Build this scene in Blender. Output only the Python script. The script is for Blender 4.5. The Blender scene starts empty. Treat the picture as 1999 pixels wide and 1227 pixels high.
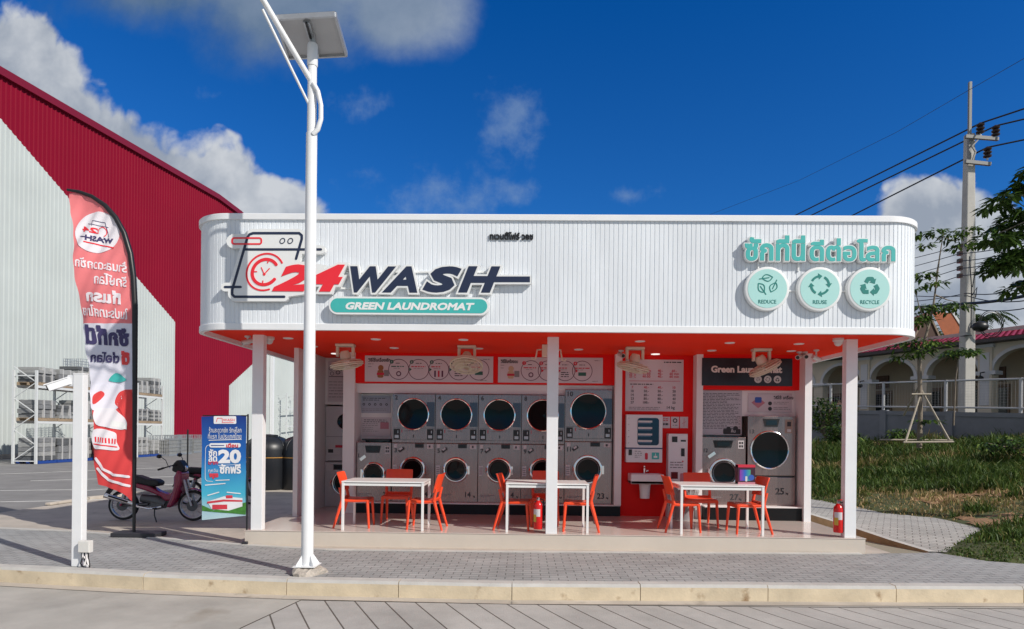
import bpy, bmesh, math, random
import numpy as np
from math import pi, sin, cos, radians as R
from mathutils import Vector, Matrix
from mathutils.geometry import delaunay_2d_cdt

random.seed(7)
rng = np.random.default_rng(7)
sc = bpy.context.scene
COL = sc.collection

# ------------------------------------------------------------------ camera
CAM_H, FPX, YAW, ROLL = 1.72, 1250.0, 0.0193, 0.0105   # eye height (m), focal length in photo pixels, heading, roll
cam = bpy.data.cameras.new('camera')
cam.sensor_fit = 'HORIZONTAL'; cam.sensor_width = 36.0
cam.lens = 36.0 * FPX / 1999.0
cam.shift_y = (842 - 613.5) / 1999.0
cam.clip_start = 0.05; cam.clip_end = 3000
camo = bpy.data.objects.new('camera', cam); COL.objects.link(camo)
camo.matrix_world = Matrix.Translation((0, 0, CAM_H)) @ Matrix.Rotation(YAW, 4, 'Z') @ Matrix.Rotation(pi / 2, 4, 'X') @ Matrix.Rotation(ROLL, 4, 'Z')
sc.camera = camo

# ------------------------------------------------------------------ sun, exposure
SUN_DIR = Vector((-.82, .57, 0)).normalized() * cos(R(35.5)) + Vector((0, 0, -sin(R(35.5))))
sl = bpy.data.lights.new('sun', 'SUN'); sl.energy = 4.6; sl.angle = R(0.5); sl.color = (1.0, .945, .865)
so = bpy.data.objects.new('sun', sl); COL.objects.link(so); so.location = (20, -20, 30)
so.rotation_euler = SUN_DIR.to_track_quat('-Z', 'Y').to_euler()
sc.view_settings.view_transform = 'Standard'
sc.view_settings.look = 'None'
sc.view_settings.gamma = 1.0
sc.view_settings.exposure = -0.12

# ------------------------------------------------------------------ sky with clouds (directions only)
def build_world():
    w = bpy.data.worlds.new('World'); sc.world = w; w.use_nodes = True
    nt = w.node_tree; N = nt.nodes; L = nt.links
    bg = N['Background']
    sky = N.new('ShaderNodeTexSky'); sky.sky_type = 'NISHITA'; sky.sun_disc = False
    sky.sun_elevation = R(35.5); sky.sun_rotation = math.atan2(.82, -.57)
    sky.air_density = 1.0; sky.dust_density = 0.3; sky.ozone_density = 3.0
    def val(x):
        n = N.new('ShaderNodeValue'); n.outputs[0].default_value = x; return n.outputs[0]
    def ma(op, a, b=None, c=None, clamp=False):
        n = N.new('ShaderNodeMath'); n.operation = op; n.use_clamp = clamp
        for i, x in enumerate((a, b, c)):
            if x is None: continue
            if isinstance(x, (int, float)): n.inputs[i].default_value = x
            else: L.new(x, n.inputs[i])
        return n.outputs[0]
    def mix(f, a, b, t='MIX'):
        n = N.new('ShaderNodeMix'); n.data_type = 'RGBA'; n.blend_type = t
        for i, x in ((0, f), (6, a), (7, b)):
            if isinstance(x, (int, float)): n.inputs[i].default_value = x
            elif isinstance(x, tuple): n.inputs[i].default_value = (*x, 1)
            else: L.new(x, n.inputs[i])
        return n.outputs[2]
    tc = N.new('ShaderNodeTexCoord'); sp = N.new('ShaderNodeSeparateXYZ'); L.new(tc.outputs['Generated'], sp.inputs[0])
    x, y, z = sp.outputs
    yy = ma('MAXIMUM', ma('ABSOLUTE', y), .12)
    u = ma('DIVIDE', x, yy); v = ma('DIVIDE', z, yy)
    cb = N.new('ShaderNodeCombineXYZ'); L.new(u, cb.inputs[0]); L.new(v, cb.inputs[1])
    def noise(scale, detail, rough, off=(0, 0, 0)):
        m = N.new('ShaderNodeMapping'); m.inputs[1].default_value = off; L.new(cb.outputs[0], m.inputs[0])
        n = N.new('ShaderNodeTexNoise'); n.noise_dimensions = '2D'; n.inputs['Scale'].default_value = scale; n.inputs['Detail'].default_value = detail
        n.inputs['Roughness'].default_value = rough; L.new(m.outputs[0], n.inputs[0]); return n.outputs['Fac']
    n1 = noise(5.5, 9, .6); n1b = noise(5.5, 9, .6, (-.035, -.045, 0)); n2 = noise(2.4, 6, .55, (3, 1, 0))
    n3 = noise(11, 7, .62, (1, 4, 0))
    def field(els):
        out = None
        for (px, py, rx, ry) in els:
            u0 = (px - 1000) / FPX - YAW; v0 = (842 - py) / FPX
            du = ma('MULTIPLY', ma('SUBTRACT', u, u0), FPX / rx); dv = ma('MULTIPLY', ma('SUBTRACT', v, v0), FPX / ry)
            d = ma('SQRT', ma('ADD', ma('MULTIPLY', du, du), ma('MULTIPLY', dv, dv)))
            f = ma('SUBTRACT', 1.0, d)
            out = f if out is None else ma('SMOOTH_MAX', out, f, .15)
        return out
    def dens(f, nz, amp, soft, gain=1.0):
        t = ma('ADD', f, ma('MULTIPLY', ma('SUBTRACT', nz, .5), amp))
        t = ma('DIVIDE', t, soft, clamp=True)
        t = ma('MULTIPLY', ma('MULTIPLY', t, t), ma('SUBTRACT', 3.0, ma('MULTIPLY', t, 2.0)))
        return ma('MULTIPLY', t, gain)
    def puffy(scale, off=(0, 0, 0)):
        m = N.new('ShaderNodeMapping'); m.inputs[1].default_value = off; L.new(cb.outputs[0], m.inputs[0])
        w = N.new('ShaderNodeVectorMath'); w.operation = 'MULTIPLY_ADD'; wn = N.new('ShaderNodeTexNoise'); wn.noise_dimensions = '2D'; wn.inputs['Scale'].default_value = 7; wn.inputs['Detail'].default_value = 4; L.new(m.outputs[0], wn.inputs[0])
        L.new(wn.outputs['Color'], w.inputs[0]); w.inputs[1].default_value = (.10, .10, 0); L.new(m.outputs[0], w.inputs[2])
        n = N.new('ShaderNodeTexVoronoi'); n.voronoi_dimensions = '2D'; n.feature = 'F1'; n.inputs['Scale'].default_value = scale; n.inputs['Detail'].default_value = 3; n.inputs['Roughness'].default_value = .5
        n.normalize = True; L.new(w.outputs[0], n.inputs['Vector']); return ma('SUBTRACT', 1.0, n.outputs['Distance'])
    v1 = puffy(11); v1b = puffy(11, (-.022, -.03, 0))
    vlit = ma('MULTIPLY', ma('SUBTRACT', v1, v1b), 1.3)
    g = N.new('ShaderNodeMapRange'); L.new(z, g.inputs[0]); g.inputs[1].default_value = 0.0; g.inputs[2].default_value = .6
    tint = mix(g.outputs[0], SKY_LOW, SKY_HIGH)
    base = mix(1.0, sky.outputs[0], tint, 'MULTIPLY')
    # grey cloud deck high up
    fa = field([(330, -60, 330, 140), (560, -30, 330, 190), (760, 10, 190, 130), (200, -80, 200, 110)])
    da = dens(fa, ma('ADD', ma('MULTIPLY', n1, .7), ma('MULTIPLY', n2, .4)), 1.3, .75, .95)
    lit = ma('MULTIPLY', ma('SUBTRACT', n1, n1b), 3.2)
    ga = N.new('ShaderNodeMapRange'); L.new(u, ga.inputs[0]); ga.inputs[1].default_value = -.6; ga.inputs[2].default_value = -.12
    sa = ma('ADD', ma('MULTIPLY', ga.outputs[0], .8), ma('ADD', ma('MULTIPLY', lit, .2), ma('MULTIPLY', ma('SUBTRACT', n2, .5), .9)), clamp=True)
    ca = mix(sa, CLOUD_GREY, CLOUD_PALE)
    c = mix(da, base, ca)
    # white cumulus bank over the warehouse roof and at the right
    fb = field([(-40, 210, 190, 190), (75, 350, 170, 205), (205, 375, 150, 150), (235, 425, 180, 140), (300, 395, 130, 110), (395, 425, 135, 140), (520, 470, 130, 110), (200, 560, 600, 180),
                (1810, 440, 110, 100), (1880, 520, 150, 130), (2020, 590, 160, 120), (1800, 560, 160, 120), (1650, 640, 280, 120)])
    db = dens(fb, ma('ADD', ma('MULTIPLY', n1, .55), ma('MULTIPLY', ma('SUBTRACT', v1, .22), .75)), 1.0, .21, .97)
    sb = ma('ADD', ma('ADD', .42, ma('ADD', ma('ADD', ma('MULTIPLY', lit, .5), vlit), ma('MULTIPLY', ma('SUBTRACT', n2, .5), 1.2))), ma('MULTIPLY', ma('SUBTRACT', .35, fb), .55), clamp=True)
    cbk = mix(sb, CLOUD_SHADE, CLOUD_WHITE)
    c = mix(db, c, cbk)
    # small loose puffs
    fc = field([(830, 380, 110, 60), (900, 400, 130, 45), (1000, 250, 50, 85), (1000, 385, 60, 35), (690, 215, 70, 40), (1215, 380, 50, 20), (395, 185, 40, 18)])
    dc = dens(ma('MULTIPLY', fc, .55), ma('ADD', ma('MULTIPLY', n3, .75), ma('MULTIPLY', n1, .30)), 2.9, 1.05, .42)
    c = mix(dc, c, CLOUD_PUFF)
    # broken bright cloud added out of view, overhead and behind the viewer, as neutral fill
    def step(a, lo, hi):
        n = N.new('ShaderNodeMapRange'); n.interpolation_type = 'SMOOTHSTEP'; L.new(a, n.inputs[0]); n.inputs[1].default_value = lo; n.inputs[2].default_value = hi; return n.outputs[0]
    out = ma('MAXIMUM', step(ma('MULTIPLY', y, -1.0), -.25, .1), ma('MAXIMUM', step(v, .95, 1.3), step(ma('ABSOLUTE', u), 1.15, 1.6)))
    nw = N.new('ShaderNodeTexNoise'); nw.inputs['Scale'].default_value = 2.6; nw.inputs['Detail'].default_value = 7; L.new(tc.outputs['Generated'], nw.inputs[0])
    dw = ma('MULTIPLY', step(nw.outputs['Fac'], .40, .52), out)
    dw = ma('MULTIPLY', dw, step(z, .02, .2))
    c = mix(dw, c, CLOUD_FILL)
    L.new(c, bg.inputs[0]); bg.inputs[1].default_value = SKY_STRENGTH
SKY_STRENGTH = 0.1
SKY_LOW, SKY_HIGH = (.27, .72, 1.22), (.01, .55, 1.27)
CLOUD_GREY, CLOUD_PALE = (.9, 1.65, 2.8), (3.5, 4.2, 5.3)
CLOUD_SHADE, CLOUD_WHITE, CLOUD_PUFF = (3.4, 3.9, 4.7), (6.6, 6.9, 7.3), (3.2, 4.4, 5.9)
CLOUD_FILL = (4.2, 4.1, 4.2)
build_world()

# ------------------------------------------------------------------ surveying helpers: photo pixel -> place in the world
FWD = Vector((-sin(YAW), cos(YAW), 0)); RGT = Vector((cos(YAW), sin(YAW), 0))
def ray(px, py):
    dx, dy = px - 1000.0, 842.0 - py
    a = dx * cos(ROLL) - dy * sin(ROLL); b = dy * cos(ROLL) + dx * sin(ROLL)
    return RGT * (a / FPX) + Vector((0, 0, b / FPX)) + FWD
def at(px, py, y):          # on the vertical plane y
    d = ray(px, py); return Vector((0, 0, CAM_H)) + d * (y / d.y)
def atd(px, py, dist):      # at a distance along the view axis
    return Vector((0, 0, CAM_H)) + ray(px, py) * dist
def gnd(px, py, z=0.0):     # on the level z
    d = ray(px, py); return Vector((0, 0, CAM_H)) + d * ((z - CAM_H) / d.z)
def plane(y):               # (x, z) on the plane y
    def f(px, py):
        p = at(px, py, y); return (p.x, p.z)
    return f

# ------------------------------------------------------------------ materials
MATS = {}
def lin(c):
    return tuple(((v / 255) / 12.92 if v / 255 <= .04045 else ((v / 255 + .055) / 1.055) ** 2.4) for v in c)
def mat(name, rgb, rough=.5, metal=0.0, var=0.0, scale=6.0, bump=0.0, bscale=None, emit=0.0, coat=0.0, spec=None, stretch=None, rvar=0.0, trans=0.0, stain=None):
    """rgb: linear base colour. var: colour variation by noise, bump: height noise."""
    if name in MATS: return MATS[name]
    m = bpy.data.materials.new(name); m.use_nodes = True; nt = m.node_tree; N = nt.nodes; L = nt.links
    p = N['Principled BSDF']
    p.inputs['Base Color'].default_value = (*rgb, 1); p.inputs['Roughness'].default_value = rough; p.inputs['Metallic'].default_value = metal
    if spec is not None: p.inputs['Specular IOR Level'].default_value = spec
    if coat: p.inputs['Coat Weight'].default_value = coat; p.inputs['Coat Roughness'].default_value = .08
    if emit: p.inputs['Emission Color'].default_value = (1, .97, .92, 1); p.inputs['Emission Strength'].default_value = emit
    tc = N.new('ShaderNodeTexCoord'); vec = tc.outputs['Object']
    if stretch:
        mp = N.new('ShaderNodeMapping'); mp.inputs['Scale'].default_value = stretch; L.new(vec, mp.inputs[0]); vec = mp.outputs[0]
    if var or rvar or stain:
        n = N.new('ShaderNodeTexNoise'); n.inputs['Scale'].default_value = scale; n.inputs['Detail'].default_value = 7; n.inputs['Roughness'].default_value = .62
        L.new(vec, n.inputs['Vector'])
        if var:
            mr = N.new('ShaderNodeMapRange'); mr.inputs[1].default_value = .25; mr.inputs[2].default_value = .75
            mr.inputs[3].default_value = 1 - var; mr.inputs[4].default_value = 1 + var; L.new(n.outputs['Fac'], mr.inputs[0])
            mx = N.new('ShaderNodeMix'); mx.data_type = 'RGBA'; mx.blend_type = 'MULTIPLY'; mx.inputs[0].default_value = 1
            mx.inputs[6].default_value = (*rgb, 1); L.new(mr.outputs[0], mx.inputs[7]); out = mx.outputs[2]
            if stain:
                n4 = N.new('ShaderNodeTexNoise'); n4.inputs['Scale'].default_value = stain[1]; n4.inputs['Detail'].default_value = 6; L.new(tc.outputs['Object'], n4.inputs['Vector'])
                m4 = N.new('ShaderNodeMapRange'); m4.inputs[1].default_value = stain[2]; m4.inputs[2].default_value = stain[2] + .15; L.new(n4.outputs['Fac'], m4.inputs[0])
                x4 = N.new('ShaderNodeMix'); x4.data_type = 'RGBA'; L.new(m4.outputs[0], x4.inputs[0]); L.new(out, x4.inputs[6]); x4.inputs[7].default_value = (*stain[0], 1); out = x4.outputs[2]
            L.new(out, p.inputs['Base Color'])
        if rvar:
            m2 = N.new('ShaderNodeMapRange'); m2.inputs[3].default_value = max(.02, rough - rvar); m2.inputs[4].default_value = rough + rvar
            L.new(n.outputs['Fac'], m2.inputs[0]); L.new(m2.outputs[0], p.inputs['Roughness'])
    if bump:
        n = N.new('ShaderNodeTexNoise'); n.inputs['Scale'].default_value = bscale or scale * 4; n.inputs['Detail'].default_value = 5
        L.new(vec, n.inputs['Vector']); b = N.new('ShaderNodeBump'); b.inputs['Distance'].default_value = bump; b.inputs['Strength'].default_value = .8
        L.new(n.outputs['Fac'], b.inputs['Height']); L.new(b.outputs[0], p.inputs['Normal'])
    if trans:
        tr = N.new('ShaderNodeBsdfTranslucent'); tr.inputs[0].default_value = (*rgb, 1); ms = N.new('ShaderNodeMixShader'); ms.inputs[0].default_value = trans
        o = N['Material Output']; L.new(p.outputs[0], ms.inputs[1]); L.new(tr.outputs[0], ms.inputs[2]); L.new(ms.outputs[0], o.inputs[0])
    MATS[name] = m
    return m

WHITE = mat('white_paint', (.80, .81, .82), .42, var=.04, scale=3)
CLAD = mat('white_cladding', (.755, .79, .825), .45, var=.09, scale=2.5, stretch=(1, 1, .25), bump=.002, bscale=9)
POLE = mat('white_pole_paint', (.78, .79, .80), .35, var=.04, scale=5)
INWHITE = mat('interior_white', (.80, .77, .76), .45, var=.03, scale=2)
RED = mat('red_paint', (.80, .006, .004), .5, spec=.2, var=.05, scale=2)
SOFFIT = mat('soffit_red', (.95, .030, .004), .6, spec=.12, var=.05, scale=1.2)
SIGNWHITE = mat('sign_white', (.80, .81, .80), .4)
SIGNRED = mat('sign_red', (.83, .025, .04), .4, var=.03, scale=8)
NAVY = mat('sign_navy', (.018, .028, .065), .4)
TEAL = mat('sign_teal', (.055, .45, .42), .45, var=.03, scale=5)
MINT = mat('sign_mint', (.42, .72, .68), .45, var=.03, scale=3)
DTEAL = mat('sign_dark_teal', (.012, .21, .18), .45)
BLACK = mat('black_plastic', (.012, .012, .013), .4)
INK = mat('print_ink', (.03, .03, .035), .6)
GREYINK = mat('print_grey', (.24, .22, .23), .6)
PAPER = mat('poster_paper', (.62, .56, .59), .45, var=.03, scale=3)
CHROME = mat('chrome', (.88, .87, .87), .12, metal=1, rvar=.06, scale=20)
STEEL = mat('stainless_steel', (.34, .25, .232), .27, metal=.9, var=.10, scale=2, stretch=(5, 5, .4), rvar=.07, bump=.006, bscale=.55)
STEELM = mat('galvanised_steel', (.48, .5, .52), .42, metal=.7, var=.1, scale=12)
GLASSD = mat('door_glass', (.004, .004, .005), .06, spec=.25)
CHAIRM = mat('orange_red_plastic', (.85, .075, .022), .36, var=.04, scale=9)
CREAM = mat('cream_plastic', (.72, .64, .5), .45)
TILE = None
RUBBER = mat('rubber', (.014, .014, .015), .7, var=.2, scale=20)

# ------------------------------------------------------------------ mesh builder
def fill(polys):
    """Union of counter-clockwise outlines (clockwise ones cut holes) -> points, triangles."""
    vs, es, A, B = [], [], [], []
    for p in polys:
        p = [tuple(q) for q in p]
        n = len(p)
        if n < 3: continue
        b = len(vs); vs += p
        es += [(b + i, b + (i + 1) % n) for i in range(n)]
        A += p; B += p[1:] + p[:1]
    if not vs: return [], []
    ov, oe, of = delaunay_2d_cdt([Vector(v) for v in vs], es, [], 0, 1e-7)[:3]
    P = np.array([(v[0], v[1]) for v in ov]); T = np.array([f for f in of if len(f) == 3])
    C = P[T].mean(1)
    A = np.array(A); B = np.array(B)
    W = np.zeros(len(C), int)
    for i in range(0, len(C), 400):
        cx = C[i:i + 400, 0:1]; cy = C[i:i + 400, 1:2]
        up = (A[:, 1] <= cy) & (B[:, 1] > cy); dn = (A[:, 1] > cy) & (B[:, 1] <= cy)
        cr = (B[:, 0] - A[:, 0]) * (cy - A[:, 1]) - (cx - A[:, 0]) * (B[:, 1] - A[:, 1])
        W[i:i + 400] = (up & (cr > 0)).sum(1) - (dn & (cr < 0)).sum(1)
    out = []
    for t, w in zip(T, W):
        if w > 0:
            a, b, c = P[t]
            if (b[0] - a[0]) * (c[1] - a[1]) - (b[1] - a[1]) * (c[0] - a[0]) < 0: t = t[::-1]
            out.append(tuple(int(q) for q in t))
    return [tuple(p) for p in P], out

def area(p):
    return sum(p[i - 1][0] * p[i][1] - p[i][0] * p[i - 1][1] for i in range(len(p))) / 2
def ccw(p):
    return p if area(p) > 0 else p[::-1]
def rect(x0, x1, z0, z1, r=0, n=6):
    x0, x1 = min(x0, x1), max(x0, x1); z0, z1 = min(z0, z1), max(z0, z1)
    if r <= 0: return [(x0, z0), (x1, z0), (x1, z1), (x0, z1)]
    r = min(r, (x1 - x0) / 2 - 1e-5, (z1 - z0) / 2 - 1e-5)
    out = []
    for cx, cz, a in ((x1 - r, z0 + r, -90), (x1 - r, z1 - r, 0), (x0 + r, z1 - r, 90), (x0 + r, z0 + r, 180)):
        out += [(cx + r * cos(R(a + 90 * i / n)), cz + r * sin(R(a + 90 * i / n))) for i in range(n + 1)]
    return out
def disc(cx, cz, r, n=28, rz=None):
    return [(cx + r * cos(2 * pi * i / n), cz + (rz or r) * sin(2 * pi * i / n)) for i in range(n)]
def ring(cx, cz, r0, r1, n=32):
    return [disc(cx, cz, r1, n), disc(cx, cz, r0, n)[::-1]]
def arc(cx, cz, r, a0, a1, n=24):
    return [(cx + r * cos(R(a0 + (a1 - a0) * i / n)), cz + r * sin(R(a0 + (a1 - a0) * i / n))) for i in range(n + 1)]
def stroke(pts, w, closed=False, caps=True):
    pts = list(pts); out = []
    if closed: pts = pts + pts[:1]
    for (a, b) in zip(pts, pts[1:]):
        dx, dz = b[0] - a[0], b[1] - a[1]; l = math.hypot(dx, dz)
        if l < 1e-9: continue
        nx, nz = -dz / l * w / 2, dx / l * w / 2
        out.append(ccw([(a[0] + nx, a[1] + nz), (a[0] - nx, a[1] - nz), (b[0] - nx, b[1] - nz), (b[0] + nx, b[1] + nz)]))
    inner = pts if caps else pts[1:-1]
    out += [disc(p[0], p[1], w / 2 * .995, 12) for p in inner]
    return out

_TX = {}
def glyphs(s, shear=0.0, res=3):
    k = (s, shear, res)
    if k in _TX: return _TX[k]
    c = bpy.data.curves.new('lettering', 'FONT'); c.body = s; c.size = 1; c.shear = shear; c.resolution_u = res
    try: c.fill_mode = 'NONE'
    except Exception: pass
    o = bpy.data.objects.new('lettering', c); COL.objects.link(o)
    me = bpy.data.meshes.new_from_object(o.evaluated_get(bpy.context.evaluated_depsgraph_get()))
    V = [(v.co.x, v.co.y) for v in me.vertices]
    polys, cur = [], []
    for e in me.edges:
        a, b = e.vertices
        if not cur: cur = [a]
        if b == cur[0] or a == cur[0] and b != a + 1 and len(cur) > 1:
            polys.append([V[i] for i in cur]); cur = []
        else: cur.append(b)
    bpy.data.objects.remove(o); bpy.data.curves.remove(c); bpy.data.meshes.remove(me)
    polys = [p for p in polys if len(p) > 2]
    if polys:
        big = max(polys, key=lambda p: abs(area(p)))
        if area(big) < 0: polys = [p[::-1] for p in polys]
    _TX[k] = polys
    return polys
def embolden(polys, d):
    """Move every outline outwards by d (holes shrink)."""
    if not d: return polys
    out = []
    for p in polys:
        q = [p[0]]
        for v in p[1:]:
            if math.hypot(v[0] - q[-1][0], v[1] - q[-1][1]) > 1e-4 * max(1, abs(d) * 40): q.append(v)
        n = len(q)
        if n < 3: continue
        r = []
        for i in range(n):
            a, b, c = q[i - 1], q[i], q[(i + 1) % n]
            e1 = (b[0] - a[0], b[1] - a[1]); e2 = (c[0] - b[0], c[1] - b[1]); l1 = math.hypot(*e1) or 1e-9; l2 = math.hypot(*e2) or 1e-9
            n1 = (e1[1] / l1, -e1[0] / l1); n2 = (e2[1] / l2, -e2[0] / l2)
            m = (n1[0] + n2[0], n1[1] + n2[1]); k = d * 2 / max(.55, m[0] * m[0] + m[1] * m[1])
            r.append((b[0] + m[0] * k, b[1] + m[1] * k))
        if area(p) < 0 and area(r) > 0: continue
        out.append(r)
    return out
def text_fit(s, x0, x1, z0, z1, bold=0.0, shear=0.0, res=3, grow=0.0):
    """Lettering scaled to a box; grow: extra outline in metres that does not change the fit."""
    base = glyphs(s, shear, res); P = [q for p in base for q in p]
    bx0, bx1 = min(q[0] for q in P), max(q[0] for q in P); bz0, bz1 = min(q[1] for q in P), max(q[1] for q in P)
    w = bold * (z1 - z0) / (bz1 - bz0 + 2 * bold)
    sx, sz = (x1 - x0 - 2 * w) / (bx1 - bx0), (z1 - z0 - 2 * w) / (bz1 - bz0)
    polys = [[(x0 + w + (q[0] - bx0) * sx, z0 + w + (q[1] - bz0) * sz) for q in p] for p in base]
    return embolden(polys, w + grow)
def text_at(s, x, z, h, bold=0.0, shear=0.0, align='L', wide=1.0, res=2):
    """Lettering with its baseline at z; h: font size."""
    polys = glyphs(s, shear, res); P = [q for p in polys for q in p]
    if not P: return []
    bx0, bx1 = min(q[0] for q in P) * h * wide, max(q[0] for q in P) * h * wide
    dx = {'L': x - bx0, 'C': x - (bx0 + bx1) / 2, 'R': x - bx1}[align]
    return embolden([[(q[0] * h * wide + dx, q[1] * h + z) for q in p] for p in polys], bold * h)

class MB:
    def __init__(self): self.v, self.f, self.m, self.mats = [], [], [], []
    def mi(self, m):
        if m not in self.mats: self.mats.append(m)
        return self.mats.index(m)
    def add(self, vs, fs, m, X=None):
        b = len(self.v); k = self.mi(m)
        self.v += [tuple(X @ Vector(v)) if X is not None else tuple(v) for v in vs]
        self.f += [tuple(b + i for i in f) for f in fs]; self.m += [k] * len(fs); return self
    def box(self, x0, x1, y0, y1, z0, z1, m, X=None):
        x0, x1 = min(x0, x1), max(x0, x1); y0, y1 = min(y0, y1), max(y0, y1); z0, z1 = min(z0, z1), max(z0, z1)
        vs = [(x, y, z) for z in (z0, z1) for y in (y0, y1) for x in (x0, x1)]
        return self.add(vs, [(0, 2, 3, 1), (4, 5, 7, 6), (0, 1, 5, 4), (1, 3, 7, 5), (3, 2, 6, 7), (2, 0, 4, 6)], m, X)
    def beam(self, a, b, w, h, m, up=(0, 0, 1)):
        a, b = Vector(a), Vector(b); d = (b - a).normalized(); up = Vector(up)
        s = d.cross(up)
        if s.length < 1e-4: s = d.cross(Vector((1, 0, 0)))
        s.normalize(); t = s.cross(d)
        vs = [p + s * (i * w / 2) + t * (j * h / 2) for p in (a, b) for j in (-1, 1) for i in (-1, 1)]
        return self.add(vs, [(0, 2, 3, 1), (4, 5, 7, 6), (0, 1, 5, 4), (1, 3, 7, 5), (3, 2, 6, 7), (2, 0, 4, 6)], m)
    def tube(self, pts, r, m, n=10, caps=True, closed=False):
        pts = [Vector(p) for p in pts]; k = len(pts)
        rs = r if isinstance(r, (list, tuple)) else [r] * k
        prev = None; vs = []
        for i, p in enumerate(pts):
            if closed: d = pts[(i + 1) % k] - pts[i - 1]
            else: d = pts[min(i + 1, k - 1)] - pts[max(i - 1, 0)]
            d.normalize()
            if prev is None:
                s = d.cross(Vector((0, 0, 1)))
                if s.length < 1e-3: s = d.cross(Vector((0, 1, 0)))
            else: s = prev - d * prev.dot(d)
            s.normalize(); prev = s; t = d.cross(s)
            vs += [p + (s * cos(2 * pi * j / n) + t * sin(2 * pi * j / n)) * rs[i] for j in range(n)]
        fs = []
        for i in range(k if closed else k - 1):
            a, b = i * n, ((i + 1) % k) * n
            fs += [(a + j, a + (j + 1) % n, b + (j + 1) % n, b + j) for j in range(n)]
        if caps and not closed: fs += [tuple(range(n))[::-1], tuple((k - 1) * n + j for j in range(n))]
        return self.add(vs, fs, m)
    def cyl(self, a, b, r, m, r2=None, n=16): return self.tube([a, b], [r, r if r2 is None else r2], m, n)
    def lathe(self, prof, c, axis, m, n=24):
        c = Vector(c); d = Vector(axis).normalized(); s = d.cross(Vector((0, 0, 1)))
        if s.length < 1e-3: s = Vector((1, 0, 0))
        s.normalize(); t = d.cross(s); vs = []
        for r, h in prof:
            vs += [c + d * h + (s * cos(2 * pi * j / n) + t * sin(2 * pi * j / n)) * max(r, 1e-5) for j in range(n)]
        fs = []
        for i in range(len(prof) - 1):
            a, b = i * n, (i + 1) * n
            fs += [(a + j, a + (j + 1) % n, b + (j + 1) % n, b + j) for j in range(n)]
        return self.add(vs, fs, m)
    def ball(self, c, r, m, sx=1, sy=1, sz=1, n=14):
        k = n // 2
        vs, fs = [], []
        for i in range(k + 1):
            a = pi * i / k
            vs += [(c[0] + r * sx * sin(a) * cos(2 * pi * j / n), c[1] + r * sy * sin(a) * sin(2 * pi * j / n), c[2] + r * sz * cos(a)) for j in range(n)]
        for i in range(k):
            fs += [(i * n + j, (i + 1) * n + j, (i + 1) * n + (j + 1) % n, i * n + (j + 1) % n) for j in range(n)]
        return self.add(vs, fs, m)
    def plate(self, polys, y0, y1, m, mapf=None, back=False):
        """Flat shape(s) in (x, z) facing -y: front at y0; y1 > y0 gives side walls down to y1."""
        P, T = fill(polys)
        if not T: return self
        f = mapf or (lambda x, z, y: (x, y, z)); n = len(P)
        vs = [f(p[0], p[1], y0) for p in P]; fs = list(T)
        if y1 is not None:
            vs += [f(p[0], p[1], y1) for p in P]
            E = {}
            for t in T:
                for i in range(3): E[(t[i], t[(i + 1) % 3])] = 1
            fs += [(a, a + n, b + n, b) for (a, b) in E if (b, a) not in E]
            if back: fs += [(t[2] + n, t[1] + n, t[0] + n) for t in T]
        return self.add(vs, fs, m)
    def build(self, name, parent=None, smooth=0.0, bevel=0.0, seg=2):
        me = bpy.data.meshes.new(name); off = Vector((0, 0, 0)); q = parent
        while q is not None: off += q.location; q = q.parent
        V = [(v[0] - off.x, v[1] - off.y, v[2] - off.z) for v in self.v]
        me.from_pydata(V, [], self.f)
        for m in self.mats: me.materials.append(m)
        me.polygons.foreach_set('material_index', self.m)
        if smooth:
            me.polygons.foreach_set('use_smooth', [True] * len(me.polygons)); me.set_sharp_from_angle(angle=R(smooth))
        me.update()
        o = bpy.data.objects.new(name, me); COL.objects.link(o)
        if parent is not None: o.parent = parent
        if bevel:
            b = o.modifiers.new('edge', 'BEVEL'); b.width = bevel; b.segments = seg; b.limit_method = 'ANGLE'; b.angle_limit = R(40)
            b.harden_normals = False
        return o
def tag(o, label=None, cat=None, group=None, kind=None):
    if label: o['label'] = label
    if cat: o['category'] = cat
    if group: o['group'] = group
    if kind: o['kind'] = kind
    return o
def thing(name, label, cat, loc=(0, 0, 0), rz=0.0, group=None):
    o = bpy.data.objects.new(name, None); COL.objects.link(o); o.location = loc; o.rotation_euler = (0, 0, rz); o.empty_display_size = .1
    return tag(o, label, cat, group)
KIDS = None
def kids(o): return [c for c in COL.objects if c.parent == o]
def dup(root, loc, rz=None, label=None, group=None, scale=None):
    def cp(o, par):
        c = o.copy(); COL.objects.link(c); c.parent = par
        for k in ch.get(o, []): cp(k, c)
        return c
    ch = {}
    for o in COL.objects:
        if o.parent: ch.setdefault(o.parent, []).append(o)
    r = cp(root, None); r.location = loc
    if rz is not None: r.rotation_euler = (0, 0, rz)
    if label: r['label'] = label
    if group: r['group'] = group
    if scale: r.scale = scale
    return r

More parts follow.
